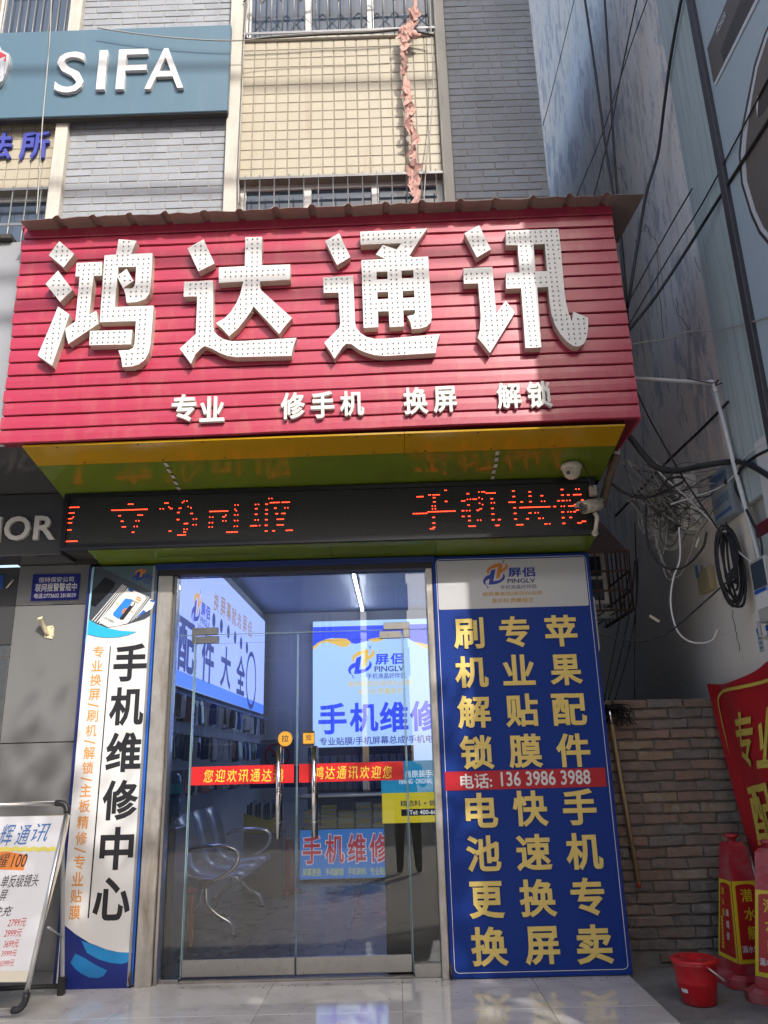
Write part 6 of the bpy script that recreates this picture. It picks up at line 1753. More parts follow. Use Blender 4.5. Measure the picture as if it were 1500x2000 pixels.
# ------------------------------------------------------------------ two square warning cones
M_CONE = mat('red_cone_plastic', (0.34, 0.016, 0.030), .38, var=.10, vscale=8, grime=(0.34, 0.20, 0.19), gamt=.6, gscale=(7, 7, 7), gth=(.45, .7))
M_CPAN = mat('cone_sticker_red', (0.36, 0.012, 0.014), .4); M_CYB = mat('cone_sticker_yellow', (0.58, 0.46, 0.02), .4); M_CWT = mat('cone_white', (0.6, 0.6, 0.6), .5)
def cone(c, rot, lab, yel):
    c = Vector(c)
    t = thing('warning_cone', lab, 'warning cone', tuple(c), 'red warning cones by the wall')
    Rm = Matrix.Rotation(rot, 3, 'Z')
    def sq(w, z): return [c + Rm @ Vector((sx * w, sy * w, z)) for sx, sy in ((-1, -1), (1, -1), (1, 1), (-1, 1))]
    def stack(prof, nm, m_):
        vs = []
        for w, z in prof: vs += sq(w, z)
        fs = [(k * 4 + i, k * 4 + (i + 1) % 4, k * 4 + 4 + (i + 1) % 4, k * 4 + 4 + i) for k in range(len(prof) - 1) for i in range(4)]
        n = len(prof) - 1
        fs += [(3, 2, 1, 0), (n * 4, n * 4 + 1, n * 4 + 2, n * 4 + 3)]
        return MB().add(vs, fs).build(nm, m_, t)
    # octagonal-cornered foot
    ft_ = MB(); W2 = .195
    o8 = [(-W2, -W2 + .06), (-W2 + .06, -W2), (W2 - .06, -W2), (W2, -W2 + .06), (W2, W2 - .06), (W2 - .06, W2), (-W2 + .06, W2), (-W2, W2 - .06)]
    for z0, z1, k in ((0.0, .045, 1.0), (.045, .065, .93)):
        vs = [c + Rm @ Vector((x * k, y * k, z0)) for x, y in o8] + [c + Rm @ Vector((x * k * (1 if z0 == 0 else .9), y * k * (1 if z0 == 0 else .9), z1)) for x, y in o8]
        ft_.add(vs, [tuple(reversed(range(8))), tuple(range(8, 16))] + [(i, (i + 1) % 8, 8 + (i + 1) % 8, 8 + i) for i in range(8)])
    ft_.build('foot', M_CONE, t)
    H = .74
    wz = lambda z: .130 - (.130 - .056) * (z - .06) / (H - .06)
    stack([(wz(.066), .066), (wz(H), H), (.042, H + .02)], 'body', M_CONE)
    MB().lathe([(.025, 0), (.025, .02), (.042, .026), (.044, .040), (.03, .046), (.0, .048)], c + Vector((0, 0, H + .02)), 16, cap=False).build('knob', M_CONE, t)
    # sticker faces on the four sides
    for k in range(4):
        Rk = Matrix.Rotation(rot + k * math.pi / 2, 3, 'Z')
        n = Rk @ Vector((0, -1, 0)); u = Rk @ Vector((1, 0, 0))
        slope = (.130 - .056) / (H - .06)
        v = (Vector((0, 0, 1)) - n * slope).normalized()
        F_ = Frame(c + n * (wz(.12) + .0012) + Vector((0, 0, .12)), u, v)
        hh = .43; w0 = wz(.12) - .002; w1 = wz(.12 + hh) - .002
        pn = MB().fquad(F_, [(-w0, 0), (w0, 0), (w1, hh), (-w1, hh)], 0).build('sticker', M_CYB, t)
        pts = [(-w0 * .82, .022), (w0 * .82, .022), (w1 * .80, hh - .03)] + [(w1 * .80 * math.cos(rad(a_)), hh - .03 + .014 * math.sin(rad(a_))) for a_ in range(15, 180, 15)] + [(-w1 * .80, hh - .03)]
        flat(F_, pts, .0012, M_CPAN, pn, 'red_field', px=False)
        if k in (0, 3):
            if k == 0 or yel:
                for i, ch in enumerate('潜水艇'):
                    text(F_, ch, (-.036, .318 - i * .098, .036, .388 - i * .098), M_CYB, pn, name='character', w=.014, h=.0024)
                text(F_, '漏水保护器', (-w0 * .72, .055, w0 * .72, .092), M_CWT, pn, w=.01, h=.0024)
            else:
                for i, ch in enumerate('潜水艇'):
                    text(F_, ch, (-.045, .345 - i * .058, -.012, .385 - i * .058), M_CYB, pn, name='character', w=.012, h=.0024)
                for i, ch in enumerate('美缝瓷'):
                    text(F_, ch, (.0, .23 - i * .062, .036, .272 - i * .062), M_CWT, pn, name='character', w=.01, h=.0024)
                mbt = MB()
                for i in range(9): mbt.fquad(F_, [(-.062, .05 + i * .020), (-.040, .05 + i * .020), (-.040, .066 + i * .020), (-.062, .066 + i * .020)], .0024)
                mbt.build('small_print', M_CYB, pn)
    return t
cone((2.035, 5.30, -.02), rad(5), 'rear red warning cone with gold characters against the brick wall', False)
cone((2.085, 4.90, -.02), rad(38), 'front red warning cone with gold characters near the red bucket', True)

# ------------------------------------------------------------------ red banner on the wall
rbn = thing('red_banner', 'sagging red cloth banner with gold characters on the right wall', 'banner', (2.2, 5.2, .6))
BNX = 2.185
BNF = FX(BNX)
M_BAN = mat('red_banner_cloth', (0.36, 0.010, 0.016), .45, var=.06, vscale=5, bump=.15, bscale=8)
M_BGO = mat('banner_gold', (0.52, 0.40, 0.07), .5)
def bnz(u, v): return .02 * math.sin(u * 5.1 + v * 2) + .012 * math.sin(u * 11 + v * 5) + .01
NU, NV = 40, 24
ul = lambda s_: BNF.px(1388, 1335)[0] + (BNF.px(1470, 1650)[0] - BNF.px(1388, 1335)[0]) * s_
vtop = BNF.px(1388, 1335)[1]; vbot = .30
vs = []
for j in range(NV + 1):
    for i in range(NU + 1):
        s_ = j / NV
        v = vtop + (vbot - vtop) * s_
        u = ul(s_ * 1.35) + i / NU * 1.9
        sag = -.05 * math.sin(min(1, i / NU * 2.2) * math.pi) * (1 - s_) + .10 * (i / NU) * (1 - s_)
        vs.append(BNF.P(u, v + sag, bnz(u, v) + (.02 if i < 2 else 0)))
MB().add(vs, [(j * (NU + 1) + i, (j + 1) * (NU + 1) + i, (j + 1) * (NU + 1) + i + 1, j * (NU + 1) + i + 1) for j in range(NV) for i in range(NU)], True).build('cloth', M_BAN, rbn)
def bpts(pts):
    r = []
    for x, y in pts:
        r.append(BNF.px(x, y))
    return r
s8 = 350 / 1500
zbn = lambda pts: [(1150 + x * s8, 1300 + y * s8) for x, y in pts]
def bstrip(pts, w_, nm):
    q = [BNF.px(*p) for p in zbn(pts)]
    mb = MB(); vs = []; 
    for i, (u, v) in enumerate(q):
        a_ = Vector(q[max(0, i - 1)]); c = Vector(q[min(len(q) - 1, i + 1)]); d = (c - a_).normalized(); nn = Vector((-d.y, d.x)) * w_
        for sg_ in (-1, 1): vs.append(BNF.P(u + nn.x * sg_, v + nn.y * sg_, bnz(u, v) + .012))
    mb.add(vs, [(2 * i, 2 * i + 1, 2 * i + 3, 2 * i + 2) for i in range(len(q) - 1)]); return mb.build(nm, M_BGO, rbn)
ln = [(1700, 40), (1600, 85), (1500, 122), (1400, 155), (1300, 185), (1200, 205), (1150, 220), (1118, 245), (1105, 275), (1108, 320), (1130, 430), (1170, 600), (1215, 820), (1265, 1080), (1320, 1330), (1390, 1590), (1420, 1700)]
q2 = spline([(x, y, 0) for x, y in ln], 4)
bstrip([(p.x, p.y) for p in q2], .010, 'gold_border')
def bchar(ch, quad, m_=M_BGO):
    """character fitted to a slanted quadrilateral on the banner: corners TL TR BL in reading pixels"""
    P, T, (x0, y0, x1, y1) = glyphs(ch, .022)
    tl, tr, bl_ = (Vector(BNF.px(*p)) for p in zbn(quad))
    Q = []
    for p in P:
        a_ = (p[0] - x0) / (x1 - x0); b2 = 1 - (p[1] - y0) / (y1 - y0)
        w2 = tl + (tr - tl) * a_ + (bl_ - tl) * b2
        Q.append((w2.x, w2.y))
    vs = [BNF.P(u, v, bnz(u, v) + .012) for u, v in Q]
    MB().add(vs, T).build('character', m_, rbn)
bchar('专', ((1255, 400), (1420, 365), (1290, 860))); bchar('业', ((1450, 360), (1600, 320), (1480, 860)))
bchar('配', ((1352, 1020), (1560, 970), (1450, 1500)))

# ------------------------------------------------------------------ boxes, pipes and meters on the wall
WF = FX(RX)
cab = thing('wire_cabinet', 'open white wiring cabinet stuffed with wires on the stained wall', 'cabinet', (2.2, 5.95, 2.8))
M_CABW = mat('dirty_cabinet_white', (0.66, 0.65, 0.61), .5, var=.1, vscale=8, grime=(.25, .22, .19), gamt=.6, gscale=(6, 6, 6))
bx_ = MB()
bx_.box(RX - .16, RX - .001, 5.62, 5.64, 2.82, 3.30); bx_.box(RX - .16, RX - .001, 6.18, 6.20, 2.82, 3.30); bx_.box(RX - .16, RX - .001, 5.641, 6.179, 3.28, 3.30); bx_.box(RX - .16, RX - .001, 5.641, 6.179, 2.82, 2.84)
bx_.build('case', M_CABW, cab)
MB().box(RX - .012, RX - .002, 5.641, 6.179, 2.841, 3.279).build('back_plate', M_DARK, cab)
a0, a1 = atY(1356, 930, 5.60), atY(1384, 1020, 5.60)
MB().bbox(a0.x, RX - .10, 5.585, 5.602, a1.z, a0.z + .02, .003).build('door', M_CABW, cab)
a2 = atY(1300, 940, 6.1); MB().bbox(a2.x - .02, a2.x + .05, 6.10, 6.13, 2.86, 3.28, .003).build('door', M_CABW, cab)
MB().bbox(RX - .10, RX - .02, 5.75, 6.02, 2.98, 3.20, .005).build('terminal_block', mat('terminal_grey', (0.30, 0.32, 0.34), .4), cab)
tb2 = thing('telecom_box', 'pale blue grey telecom box marked 10000 beside the white pipe', 'telecom box', (2.2, 5.15, 2.7))
TX = FX(2.215)
ta = TX.px(1388, 965)[0]; tb_ = TX.px(1428, 960)[0]; tz0 = TX.px(1410, 1018)[1]; tz1 = TX.px(1410, 910)[1]
tc0 = mat('telecom_grey_blue', (0.27, 0.31, 0.35), .45, var=.06, grime=(.18, .19, .2), gamt=.5, gscale=(5, 5, 5))
MB().box(2.2155, RX - .001, -tb_, -ta, tz0, tz1).build('case', tc0, tb2)
MB().fbox(TX, ta + .004, tz0 + .004, tb_ - .004, tz1 - .004, -.003, .002).build('door', tc0, tb2)
C_TB = mat('telecom_blue_print', (0.05, 0.13, 0.30), .5)
text(TX, '10000', (ta + .05, tz0 + .10, tb_ - .04, tz0 + .165), C_TB, tb2, w=.0, h=.004)
text(TX, '中国电信', (ta + .03, tz1 - .10, tb_ - .02, tz1 - .03), C_TB, tb2, w=.01, h=.004)
text(TX, '光交接箱', (ta + .05, tz0 + .27, tb_ - .06, tz0 + .33), C_TB, tb2, w=.0, h=.004)
MB().fbox(TX, ta + .03, tz0 + .03, tb_ - .03, tz0 + .055, .0025, .0035).build('blue_line', C_TB, tb2)
MB().lathe([(.018, 0), (.018, .012), (.01, .016)], TX.P(tb_ - .04, (tz0 + tz1) / 2 + .05, .002), 12, axis=TX.n).build('lock', M_BLACK, tb2)
pv = thing('white_pvc_pipe', 'thin white plastic pipe with an elbow crossing the stained wall', 'pipe', tuple(atY(1395, 747, 4.9)))
M_PVC = mat('white_pvc_pipe', (0.60, 0.60, 0.60), .35, var=.05, vscale=8)
e0 = atY(1236, 739, 4.97); e1_ = atY(1393, 748, 4.88); e2_ = atY(1396, 760, 4.88); e3 = atY(1440, 932, 4.80); e4 = atY(1492, 1120, 4.72); e5 = atY(1503, 1190, 4.70)
MB().tube([e0, e1_ - (e1_ - e0).normalized() * .02], .013, 12).build('pipe', M_PVC, pv)
MB().tube(spline([e1_ - (e1_ - e0).normalized() * .035, e1_, e2_ + (e3 - e2_).normalized() * .03], 5), .018, 12).build('elbow', M_PVC, pv)
MB().tube([e2_ + (e3 - e2_).normalized() * .02, e3, e4, e5], .0145, 12).build('pipe', M_PVC, pv)
MB().tube(spline([e1_ + Vector((-.18, -.02, .03)), e1_ + Vector((-.02, -.02, -.01)), e1_ + Vector((.03, -.02, .012)), e1_ + Vector((.0, -.025, -.03)), e1_ + Vector((.06, -.02, -.02)), e1_ + Vector((.10, -.01, -.12))], 5), .004, 5).build('tie_wire', M_RUBBER, pv)
def wbox(name, lab_, cat, px0, px1, dep, m_, extra=None):
    F_ = FX(RX - dep)
    q0 = F_.px(*px0); q1 = F_.px(*px1)
    t = thing(name, lab_, cat, (RX - dep / 2, -(q0[0] + q1[0]) / 2, q1[1]))
    MB().bbox(RX - dep, RX - .001, -q1[0], -q0[0], q1[1], q0[1], .006).build('case', m_, t)
    if extra: extra(t, F_, q0, q1)
    return t
wbox('yellowed_box', 'small yellowed plastic box alone on the stained wall', 'junction box', (1359, 1120), (1388, 1150), .05, mat('yellowed_plastic', (0.36, 0.30, 0.16), .5, var=.1),
     lambda t, F_, a_, b_: (MB().fbox(F_, a_[0] + .01, a_[1] - .04, a_[0] + .06, a_[1] + .05, .002, .006).build('blue_tape', mat('blue_tape', (0.05, 0.15, 0.35), .5), t)))
def meter_extra(t, F_, a_, b_):
    MB().fbox(F_, a_[0] + .01, b_[1] + .20, b_[0] - .01, a_[1] - .02, .001, .005).build('window', M_WIN, t)
    MB().fbox(F_, a_[0] + .01, b_[1] + .08, b_[0] - .02, b_[1] + .19, .001, .004).build('label', C_PWHT, t)
    MB().fbox(F_, a_[0] + .01, b_[1] + .17, b_[0] - .02, b_[1] + .192, .0045, .006).build('label_header', C_MBLU, t)
    MB().tube([F_.P(a_[0] + .05, b_[1] + .01, .03), F_.P(a_[0] + .05, b_[1] - .08, .03), F_.P(a_[0] + .12, b_[1] - .10, .03)], .012, 8).build('inlet_pipe', mat('meter_pipe', (0.35, 0.33, 0.29), .5), t)
wbox('gas_meter_box', 'grey meter box with a paper label at the right edge', 'meter box', (1464, 1098), (1512, 1208), .12, mat('meter_grey', (0.40, 0.40, 0.37), .5, var=.08), meter_extra)
for (a_, b_, w_) in (((1477, 1228), (1493, 1272), 'left'), ((1495, 1222), (1510, 1266), 'right')):
    F_ = FX(RX - .002); q0 = F_.px(*a_); q1 = F_.px(*b_)
    st_ = thing('wall_sticker', '%s of two small pale blue paper stickers on the stained wall' % w_, 'sticker', (RX, -(q0[0] + q1[0]) / 2, q1[1]), 'paper stickers on the stained wall')
    MB().fbox(F_, q0[0], q1[1], q1[0], q0[1], 0, .001).build('paper', mat('sticker_pale', (0.36, 0.42, 0.44), .6), st_)
    MB().fbox(F_, q0[0], q0[1] - .03, q1[0], q0[1], .0015, .0025).build('header', C_MBLU, st_)
    for k in range(4): MB().fbox(F_, q0[0] + .012, q1[1] + .02 + k * .03, q1[0] - .012, q1[1] + .03 + k * .03, .0015, .0025).build('printed_line', C_TB, st_)

# ------------------------------------------------------------------ rusty window cage on the side of the shop building
cg = thing('window_cage', 'rusty iron window cage with a white window on the shop side wall', 'window cage', (1.6, 6.1, 2.3))
M_RUST = mat('rusty_iron', (0.075, 0.038, 0.028), .8, var=.25, vscale=12, bump=.4, bscale=40)
C0, C1, CYF, CYB, Cz0, Cz1 = 1.375, 1.80, 5.92, 6.75, 2.30, 2.86
p0, p1, p2, p3 = atY(1166, 1085, CYF), atY(1240, 1070, CYF), atY(1216, 1012, CYB), atY(1160, 1005, CYB)
MB().add([(C0, CYF, 2.74), (C1, CYF, 2.74), (C1 + .05, CYB, 3.22), (C0, CYB, 3.22), (C0, CYF, 2.755), (C1, CYF, 2.755), (C1 + .05, CYB, 3.235), (C0, CYB, 3.235)], [(3, 2, 1, 0), (4, 5, 6, 7), (0, 1, 5, 4), (1, 2, 6, 5), (2, 3, 7, 6), (3, 0, 4, 7)]).build('rain_plate', M_RUST, cg)
wfr = MB()
for a_ in ((1.38, 2.42), (1.52, 2.42), (1.665, 2.42)): wfr.box(a_[0], a_[0] + .03, CYF + .28, CYF + .31, 2.42, 2.80)
wfr.box(1.38, 1.695, CYF + .279, CYF + .311, 2.40, 2.43); wfr.box(1.38, 1.695, CYF + .279, CYF + .311, 2.60, 2.625); wfr.box(1.38, 1.695, CYF + .279, CYF + .311, 2.79, 2.82)
wfr.build('white_window_frame', M_WFRAME, cg)
MB().box(1.38, 1.69, CYF + .30, CYF + .304, 2.43, 2.79).build('pane', M_WIN, cg)
MB().box(1.375, 1.72, CYF + .24, CYF + .34, 2.28, 2.36).build('pale_ledge', mat('pale_ledge', (0.30, 0.34, 0.34), .6, var=.1), cg)
for k in range(6):
    x = C0 + .01 + k * (C1 - C0 - .02) / 5
    MB().tube([(x, CYF, 2.74), (x, CYF - .0, 2.30 + .0)], .006, 5).build('bar', M_RUST, cg)
for k in range(8):
    y = CYF + k * (CYB - CYF) / 7
    MB().tube([(C1, y, 2.30), (C1 + .01, y, 2.76 + .46 * k / 7)], .006, 5).build('bar', M_RUST, cg)
for z in (2.30, 2.45, 2.60):
    MB().tube([(C0, CYF, z), (C1, CYF, z), (C1, CYB, z)], .009, 5, smooth=False).build('rail', M_RUST, cg)
for k in range(5):
    x = C0 + .02 + k * (C1 - C0 - .04) / 4
    MB().tube([(x, CYF, 2.30), (x, CYB, 2.30)], .006, 5).build('floor_bar', M_RUST, cg)
# a wall-mounted unit beyond the blue board
MB().bbox(1.374, 1.44, 5.60, 5.80, 1.95, 2.36, .03, 2).top('wall_unit', M_CABW, 'rounded white casing behind the upper right edge of the blue board', 'casing', (1.40, 5.7, 1.95))

# ------------------------------------------------------------------ cables over the alley
def pc(name, Y, pts, r, lab_, m_=None, cat='cable', n=6):
    P3 = []
    for p in pts:
        q = atY(p[0], p[1], p[2] if len(p) > 2 else Y)
        if q.x > RX - .06: q = atX(p[0], p[1], RX - .06)
        P3.append(q)
    return cable(name, P3, r, m_ or M_RUBBER, lab_, cat, n)
pc('overhead_cable', 5.2, [(1138, -30), (1160, 120), (1185, 300), (1208, 440), (1220, 560), (1226, 640)], .010, 'leftmost black cable running down beside the right end of the red sign')
pc('overhead_cable', 5.25, [(1179, -30), (1190, 140), (1200, 300), (1212, 450), (1222, 560), (1227, 640)], .010, 'second black cable running down beside the right end of the red sign')
pc('overhead_cable', 5.4, [(1250, -30), (1216, 130), (1195, 240), (1170, 345), (1155, 400)], .007, 'black cable slanting down left behind the roof sheet corner')
pc('overhead_cable', 5.45, [(1275, -30), (1232, 90), (1180, 250), (1140, 350), (1120, 400)], .005, 'thin black cable slanting down left across the stained wall')
pc('overhead_cable', 5.15, [(1336, -30), (1312, 100), (1298, 200), (1285, 300), (1262, 380), (1245, 480), (1226, 600)], .012, 'thick black cable bending down from the painted strip to the sign edge')
pc('overhead_cable', 5.5, [(1126, -20), (1095, 110), (1070, 210), (1060, 245)], .004, 'thin black wire near the grey brick corner', None, 'wire')
pc('overhead_cable', 4.9, [(1520, 115), (1440, 270), (1370, 400), (1320, 480), (1260, 580), (1226, 640)], .006, 'upper slanting black cable crossing the painted strip')
pc('overhead_cable', 4.8, [(1520, 205), (1460, 300), (1400, 395), (1340, 490), (1280, 580), (1226, 648)], .012, 'thick slanting black cable ending at the right end of the red sign')
pc('overhead_cable', 5.0, [(1352, 368), (1310, 440), (1260, 530), (1228, 590)], .006, 'short slanting black cable on the stained wall')
pc('pale_wire', 4.9, [(1228, 674), (1260, 668), (1300, 663), (1345, 648), (1400, 645), (1450, 634), (1515, 615)], .005, 'pale wire running across the stained wall above the white pipe', M_THINW, 'wire')
pc('pale_wire', 5.6, [(1198, -10), (1215, 90), (1240, 200), (1262, 350), (1290, 520), (1300, 600)], .004, 'pale thin wire running down the middle of the stained wall', M_THINW, 'wire')
pc('slack_cable', 5.0, [(1237, 750), (1270, 820), (1312, 895), (1345, 950), (1400, 1030), (1420, 1060)], .006, 'thin black cable from the sign corner down to the coil')
pc('slack_cable', 5.6, [(1422, 785, 5.0), (1370, 838, 5.2), (1300, 905, 5.5), (1202, 1008, 5.9)], .010, 'straight black conduit slanting across the stained wall')
pc('thick_cable', 4.95, [(1214, 842), (1232, 856), (1255, 885), (1285, 914), (1325, 919), (1375, 909), (1428, 902), (1465, 908), (1520, 940)], .020, 'thickest black cable sagging from the sign to the right edge')
pc('slack_cable', 5.1, [(1195, 945), (1225, 965), (1262, 972), (1300, 958), (1335, 940), (1328, 932), (1305, 936), (1290, 955)], .009, 'black cable curving under the tangle near the wrapped drain pipe')
pc('slack_cable', 5.05, [(1262, 985), (1262, 1040), (1275, 1085), (1305, 1110), (1340, 1105), (1372, 1070), (1380, 1040)], .008, 'black cable hanging in a wide loop below the wiring cabinet')
pc('slack_cable', 5.0, [(1170, 1238), (1220, 1250), (1262, 1250), (1310, 1232), (1360, 1190), (1418, 1138)], .006, 'thin black cable drooping from the blue board to the coil')
pc('slack_cable', 4.85, [(1520, 870), (1470, 895), (1445, 920), (1436, 950), (1450, 980), (1470, 1020), (1488, 1060), (1490, 1130)], .010, 'black cable looping behind the white pipe at the right')
pc('pale_wire', 5.05, [(1326, 1030), (1328, 1090), (1315, 1130), (1310, 1180), (1322, 1230), (1345, 1252), (1375, 1256), (1395, 1248)], .006, 'white wire hanging in a hook shape with a white tag', M_PVC, 'wire')
pc('pale_wire', 5.1, [(1230, 850), (1262, 895), (1300, 935), (1340, 970), (1400, 1030), (1440, 1075), (1470, 1100)], .005, 'white wire slanting from the soffit corner to the meter', M_PVC, 'wire')
pc('pale_wire', 5.05, [(1520, 850), (1470, 880), (1445, 905), (1432, 930), (1400, 955), (1350, 972), (1310, 985)], .005, 'white wire from the right edge into the wiring cabinet', M_PVC, 'wire')
for k, (xs_, lab_) in enumerate(((((1232, 1110), (1215, 1190), (1195, 1290), (1180, 1372)), 'leftmost'), (((1240, 1095), (1232, 1180), (1212, 1280), (1186, 1375)), 'second'), (((1246, 1090), (1243, 1180), (1228, 1270), (1200, 1372)), 'third'), (((1240, 1020), (1243, 1140), (1240, 1260), (1240, 1376)), 'rightmost'))):
    pc('dangling_wire', 5.75, xs_, .005, '%s black wire dangling below the rusty window cage' % lab_, None, 'wire', 4)
# white tags on wire ends
for (x, y, r_, lab_) in ((1278, 1208, -35, 'white tag on a wire end below the wide black loop'), (1398, 1240, 60, 'white tag at the end of the hooked white wire'), (1363, 1060, 65, 'white tag hanging under the wiring cabinet')):
    p = atY(x, y, 5.05)
    d = Vector((math.cos(rad(r_)), 0, math.sin(rad(r_))))
    MB().tube([p - d * .035, p + d * .035], .009, 4, smooth=False).top('wire_tag', mat('tag_white', (.50, .47, .36), .5), lab_, 'tag', tuple(p))
# coil of black cable
co_ = MB()
for k in range(9):
    cx, cy = 1429 + rg2.uniform(-8, 10), 1102 + rg2.uniform(-10, 12)
    rx_, ry_ = rg2.uniform(10, 26), rg2.uniform(55, 90)
    tl_ = rg2.uniform(.10, .22)
    pts = []
    for i in range(22):
        a_ = 2 * math.pi * i / 22
        dx_, dy_ = rx_ * math.cos(a_), ry_ * math.sin(a_)
        pts.append(atY(cx + dx_ + dy_ * tl_, cy + dy_, 5.02 + rg2.uniform(-.004, .004) - k * .006))
    co_.tube(pts, .0075, 6, closed=True)
for k in range(4):
    pts = [atY(1418 + k * 3, 1020 + k * 5, 5.0), atY(1430 + k * 4, 1090, 4.96), atY(1436 - k * 5, 1125, 4.94), atY(1424, 1132 + k * 3, 4.94), atY(1440, 1140 - k * 4, 4.95)]
    co_.tube(spline(pts, 5), .007, 5)
co_.top('cable_coil', M_RUBBER, 'hanging coil of black cable beside the telecom box', 'cable coil', tuple(atY(1429, 1190, 5.0)))
# tangle of thin wires: a mass nobody could count
for nm, m_, cnt, lab_ in (('pale_wire_tangle', M_THINW, 34, 'tangle of thin pale wires around the wiring cabinet'), ('dark_wire_tangle', mat('dark_wire', (.06, .055, .05), .6), 26, 'tangle of thin dark wires around the wiring cabinet')):
    tg = MB()
    for k in range(cnt):
        a_ = (rg2.choice([1225, 1240, 1262, 1270]) + rg2.gauss(0, 6), rg2.choice([905, 940, 960, 975]) + rg2.gauss(0, 8))
        e = rg2.choice([(1428, 905), (1432, 930), (1340, 950), (1345, 985), (1385, 1000), (1362, 1015), (1335, 1035)])
        e = (e[0] + rg2.gauss(0, 7), e[1] + rg2.gauss(0, 7))
        sg = abs(rg2.gauss(10, 42)); sk = rg2.uniform(-.18, .25)
        mid = [(a_[0] + (e[0] - a_[0]) * (t + sk * math.sin(t * math.pi) * .5), a_[1] + (e[1] - a_[1]) * t + sg * math.sin(t * math.pi) + rg2.gauss(0, 2.5)) for t in (.2, .4, .6, .8)]
        Y = rg2.uniform(5.10, 5.35)
        tg.tube(spline([atY(x, y, Y) for x, y in [a_] + mid + [e]], 5), rg2.choice([.0022, .003, .0045]), 4, cap=False)
    for k in range(cnt // 4):
        x = rg2.uniform(1262, 1325); y = rg2.uniform(965, 1000); w2 = rg2.uniform(10, 28); h2 = rg2.uniform(25, 60)
        pts = [atY(x + w2 * math.cos(q), y + 30 + h2 * math.sin(q), 5.2 + .01 * q) for q in [i * .55 for i in range(13)]]
        tg.tube(pts, .003, 4, cap=False)
    o = tg.build(nm, m_, None, 'stuff'); o['label'] = lab_
# ================================================================== the street behind the camera: it shows in the glass and shades the front
def house(name, lab_, x0, x1, y0, y1, h, wall, nx, nz, sx=1.5, ww=1.1, wh=1.3, z0=1.2, side=None):
    t = thing(name, lab_, 'building', ((x0 + x1) / 2, y1, GZ))
    MB().box(x0, x1, y0, y1, GZ, h).build('wall', wall, t)
    MB().box(x0 - .15, x1 + .15, y0 - .15, y1 + .15, h, h + .35).build('parapet', wall, t)
    wm = None
    for i in range(nx):
        for k in range(nz):
            c = (x0 + (x1 - x0) * (i + .5) / nx, y1 + .03, z0 + 1.4 + k * 3.0)
            if c[2] + wh / 2 > h - .3: continue
            if wm is None:
                wm = MB().box(-ww / 2, ww / 2, -.02, .02, -wh / 2, wh / 2).build('window', M_WFRAME, t)
                for v in wm.data.vertices: v.co += org(t)
                wm.location = Vector(c) - t.location
                pm_ = MB().box(-ww / 2 + .06, -.03, .021, .03, -wh / 2 + .06, wh / 2 - .06).box(.03, ww / 2 - .06, .021, .03, -wh / 2 + .06, wh / 2 - .06)
                pn = pm_.build('pane', M_WIN, wm)
                for v in pn.data.vertices: v.co += org(wm)
            else:
                w2 = inst(wm.data, 'window', t, c)
                p2 = bpy.data.objects.new('pane', pn.data); COL.objects.link(p2); p2.parent = w2
    return t
W_BEI = mat('beige_render', (0.42, 0.36, 0.28), .8, var=.06, vscale=1); W_GRY = mat('grey_render', (0.13, 0.14, 0.155), .8, var=.06, vscale=1); W_CRM = mat('cream_render', (0.50, 0.46, 0.38), .8, var=.06, vscale=1)
house('opposite_block', 'grey apartment block mirrored in the left part of the glass', -26, -3.4, -30, -19, 17.5, W_GRY, 11, 6)
house('opposite_tower', 'beige tower mirrored in the middle of the glass', -3.2, -1.5, -24, -16.5, 12.5, W_BEI, 1, 4, ww=.5)
house('opposite_house', 'cream house mirrored beside the beige tower', -1.3, 0.6, -34, -26, 13.4, W_CRM, 2, 4)
house('opposite_terrace', 'grey terrace mirrored in the right part of the glass', 2.0, 22, -30, -19, 12.0, W_GRY, 9, 4)
mb = MB().bbox(-26, 22, -18.4, -14.6, GZ, GZ + .14, .02)
pv2 = mb.build('far_pavement', mat('far_paving', (0.30, 0.28, 0.26), .9, var=.1)); tag(pv2, 'raised pavement across the street', kind='structure')

# street tree whose crown throws dappled shade on the lower left of the front
tr = thing('street_tree', 'leafy street tree behind the photographer shading the left of the front', 'tree', (4.3, -3.3, GZ))
M_BARK = mat('bark', (0.10, 0.075, 0.055), .9, var=.3, vscale=12, bump=.8, bscale=30)
T0 = Vector((4.3, -3.3, GZ)); T1 = Vector((3.9, -3.1, 3.2)); T2_ = Vector((3.0, -2.6, 5.6))
MB().tube(spline([T0, Vector((4.25, -3.3, 1.2)), T1, Vector((3.5, -2.9, 4.6)), T2_], 5), [.17, .165, .16, .155, .15, .148, .145, .14, .138, .135, .13, .125, .12, .11, .10, .095, .09, .085, .08, .075, .07], 10).build('trunk', M_BARK, tr)
rt_ = random.Random(3)
tips = []
lm = MB()
for k in range(20):
    s_ = T1.lerp(T2_, rt_.uniform(.35, 1.0))
    e = Vector((2.5 + rt_.uniform(-2.4, 2.4), -2.1 + rt_.uniform(-1.0, 1.0), 6.6 + rt_.uniform(-1.0, .95)))
    md_ = s_.lerp(e, .5) + Vector((rt_.uniform(-.2, .2), rt_.uniform(-.2, .2), rt_.uniform(0, .4)))
    sp2 = spline([s_, md_, e], 5)
    lm.tube(sp2, [.045 * (1 - i / len(sp2)) + .008 for i in range(len(sp2))], 5)
    tips += sp2[4:]
lm.build('limbs', M_BARK, tr)
lv = MB()
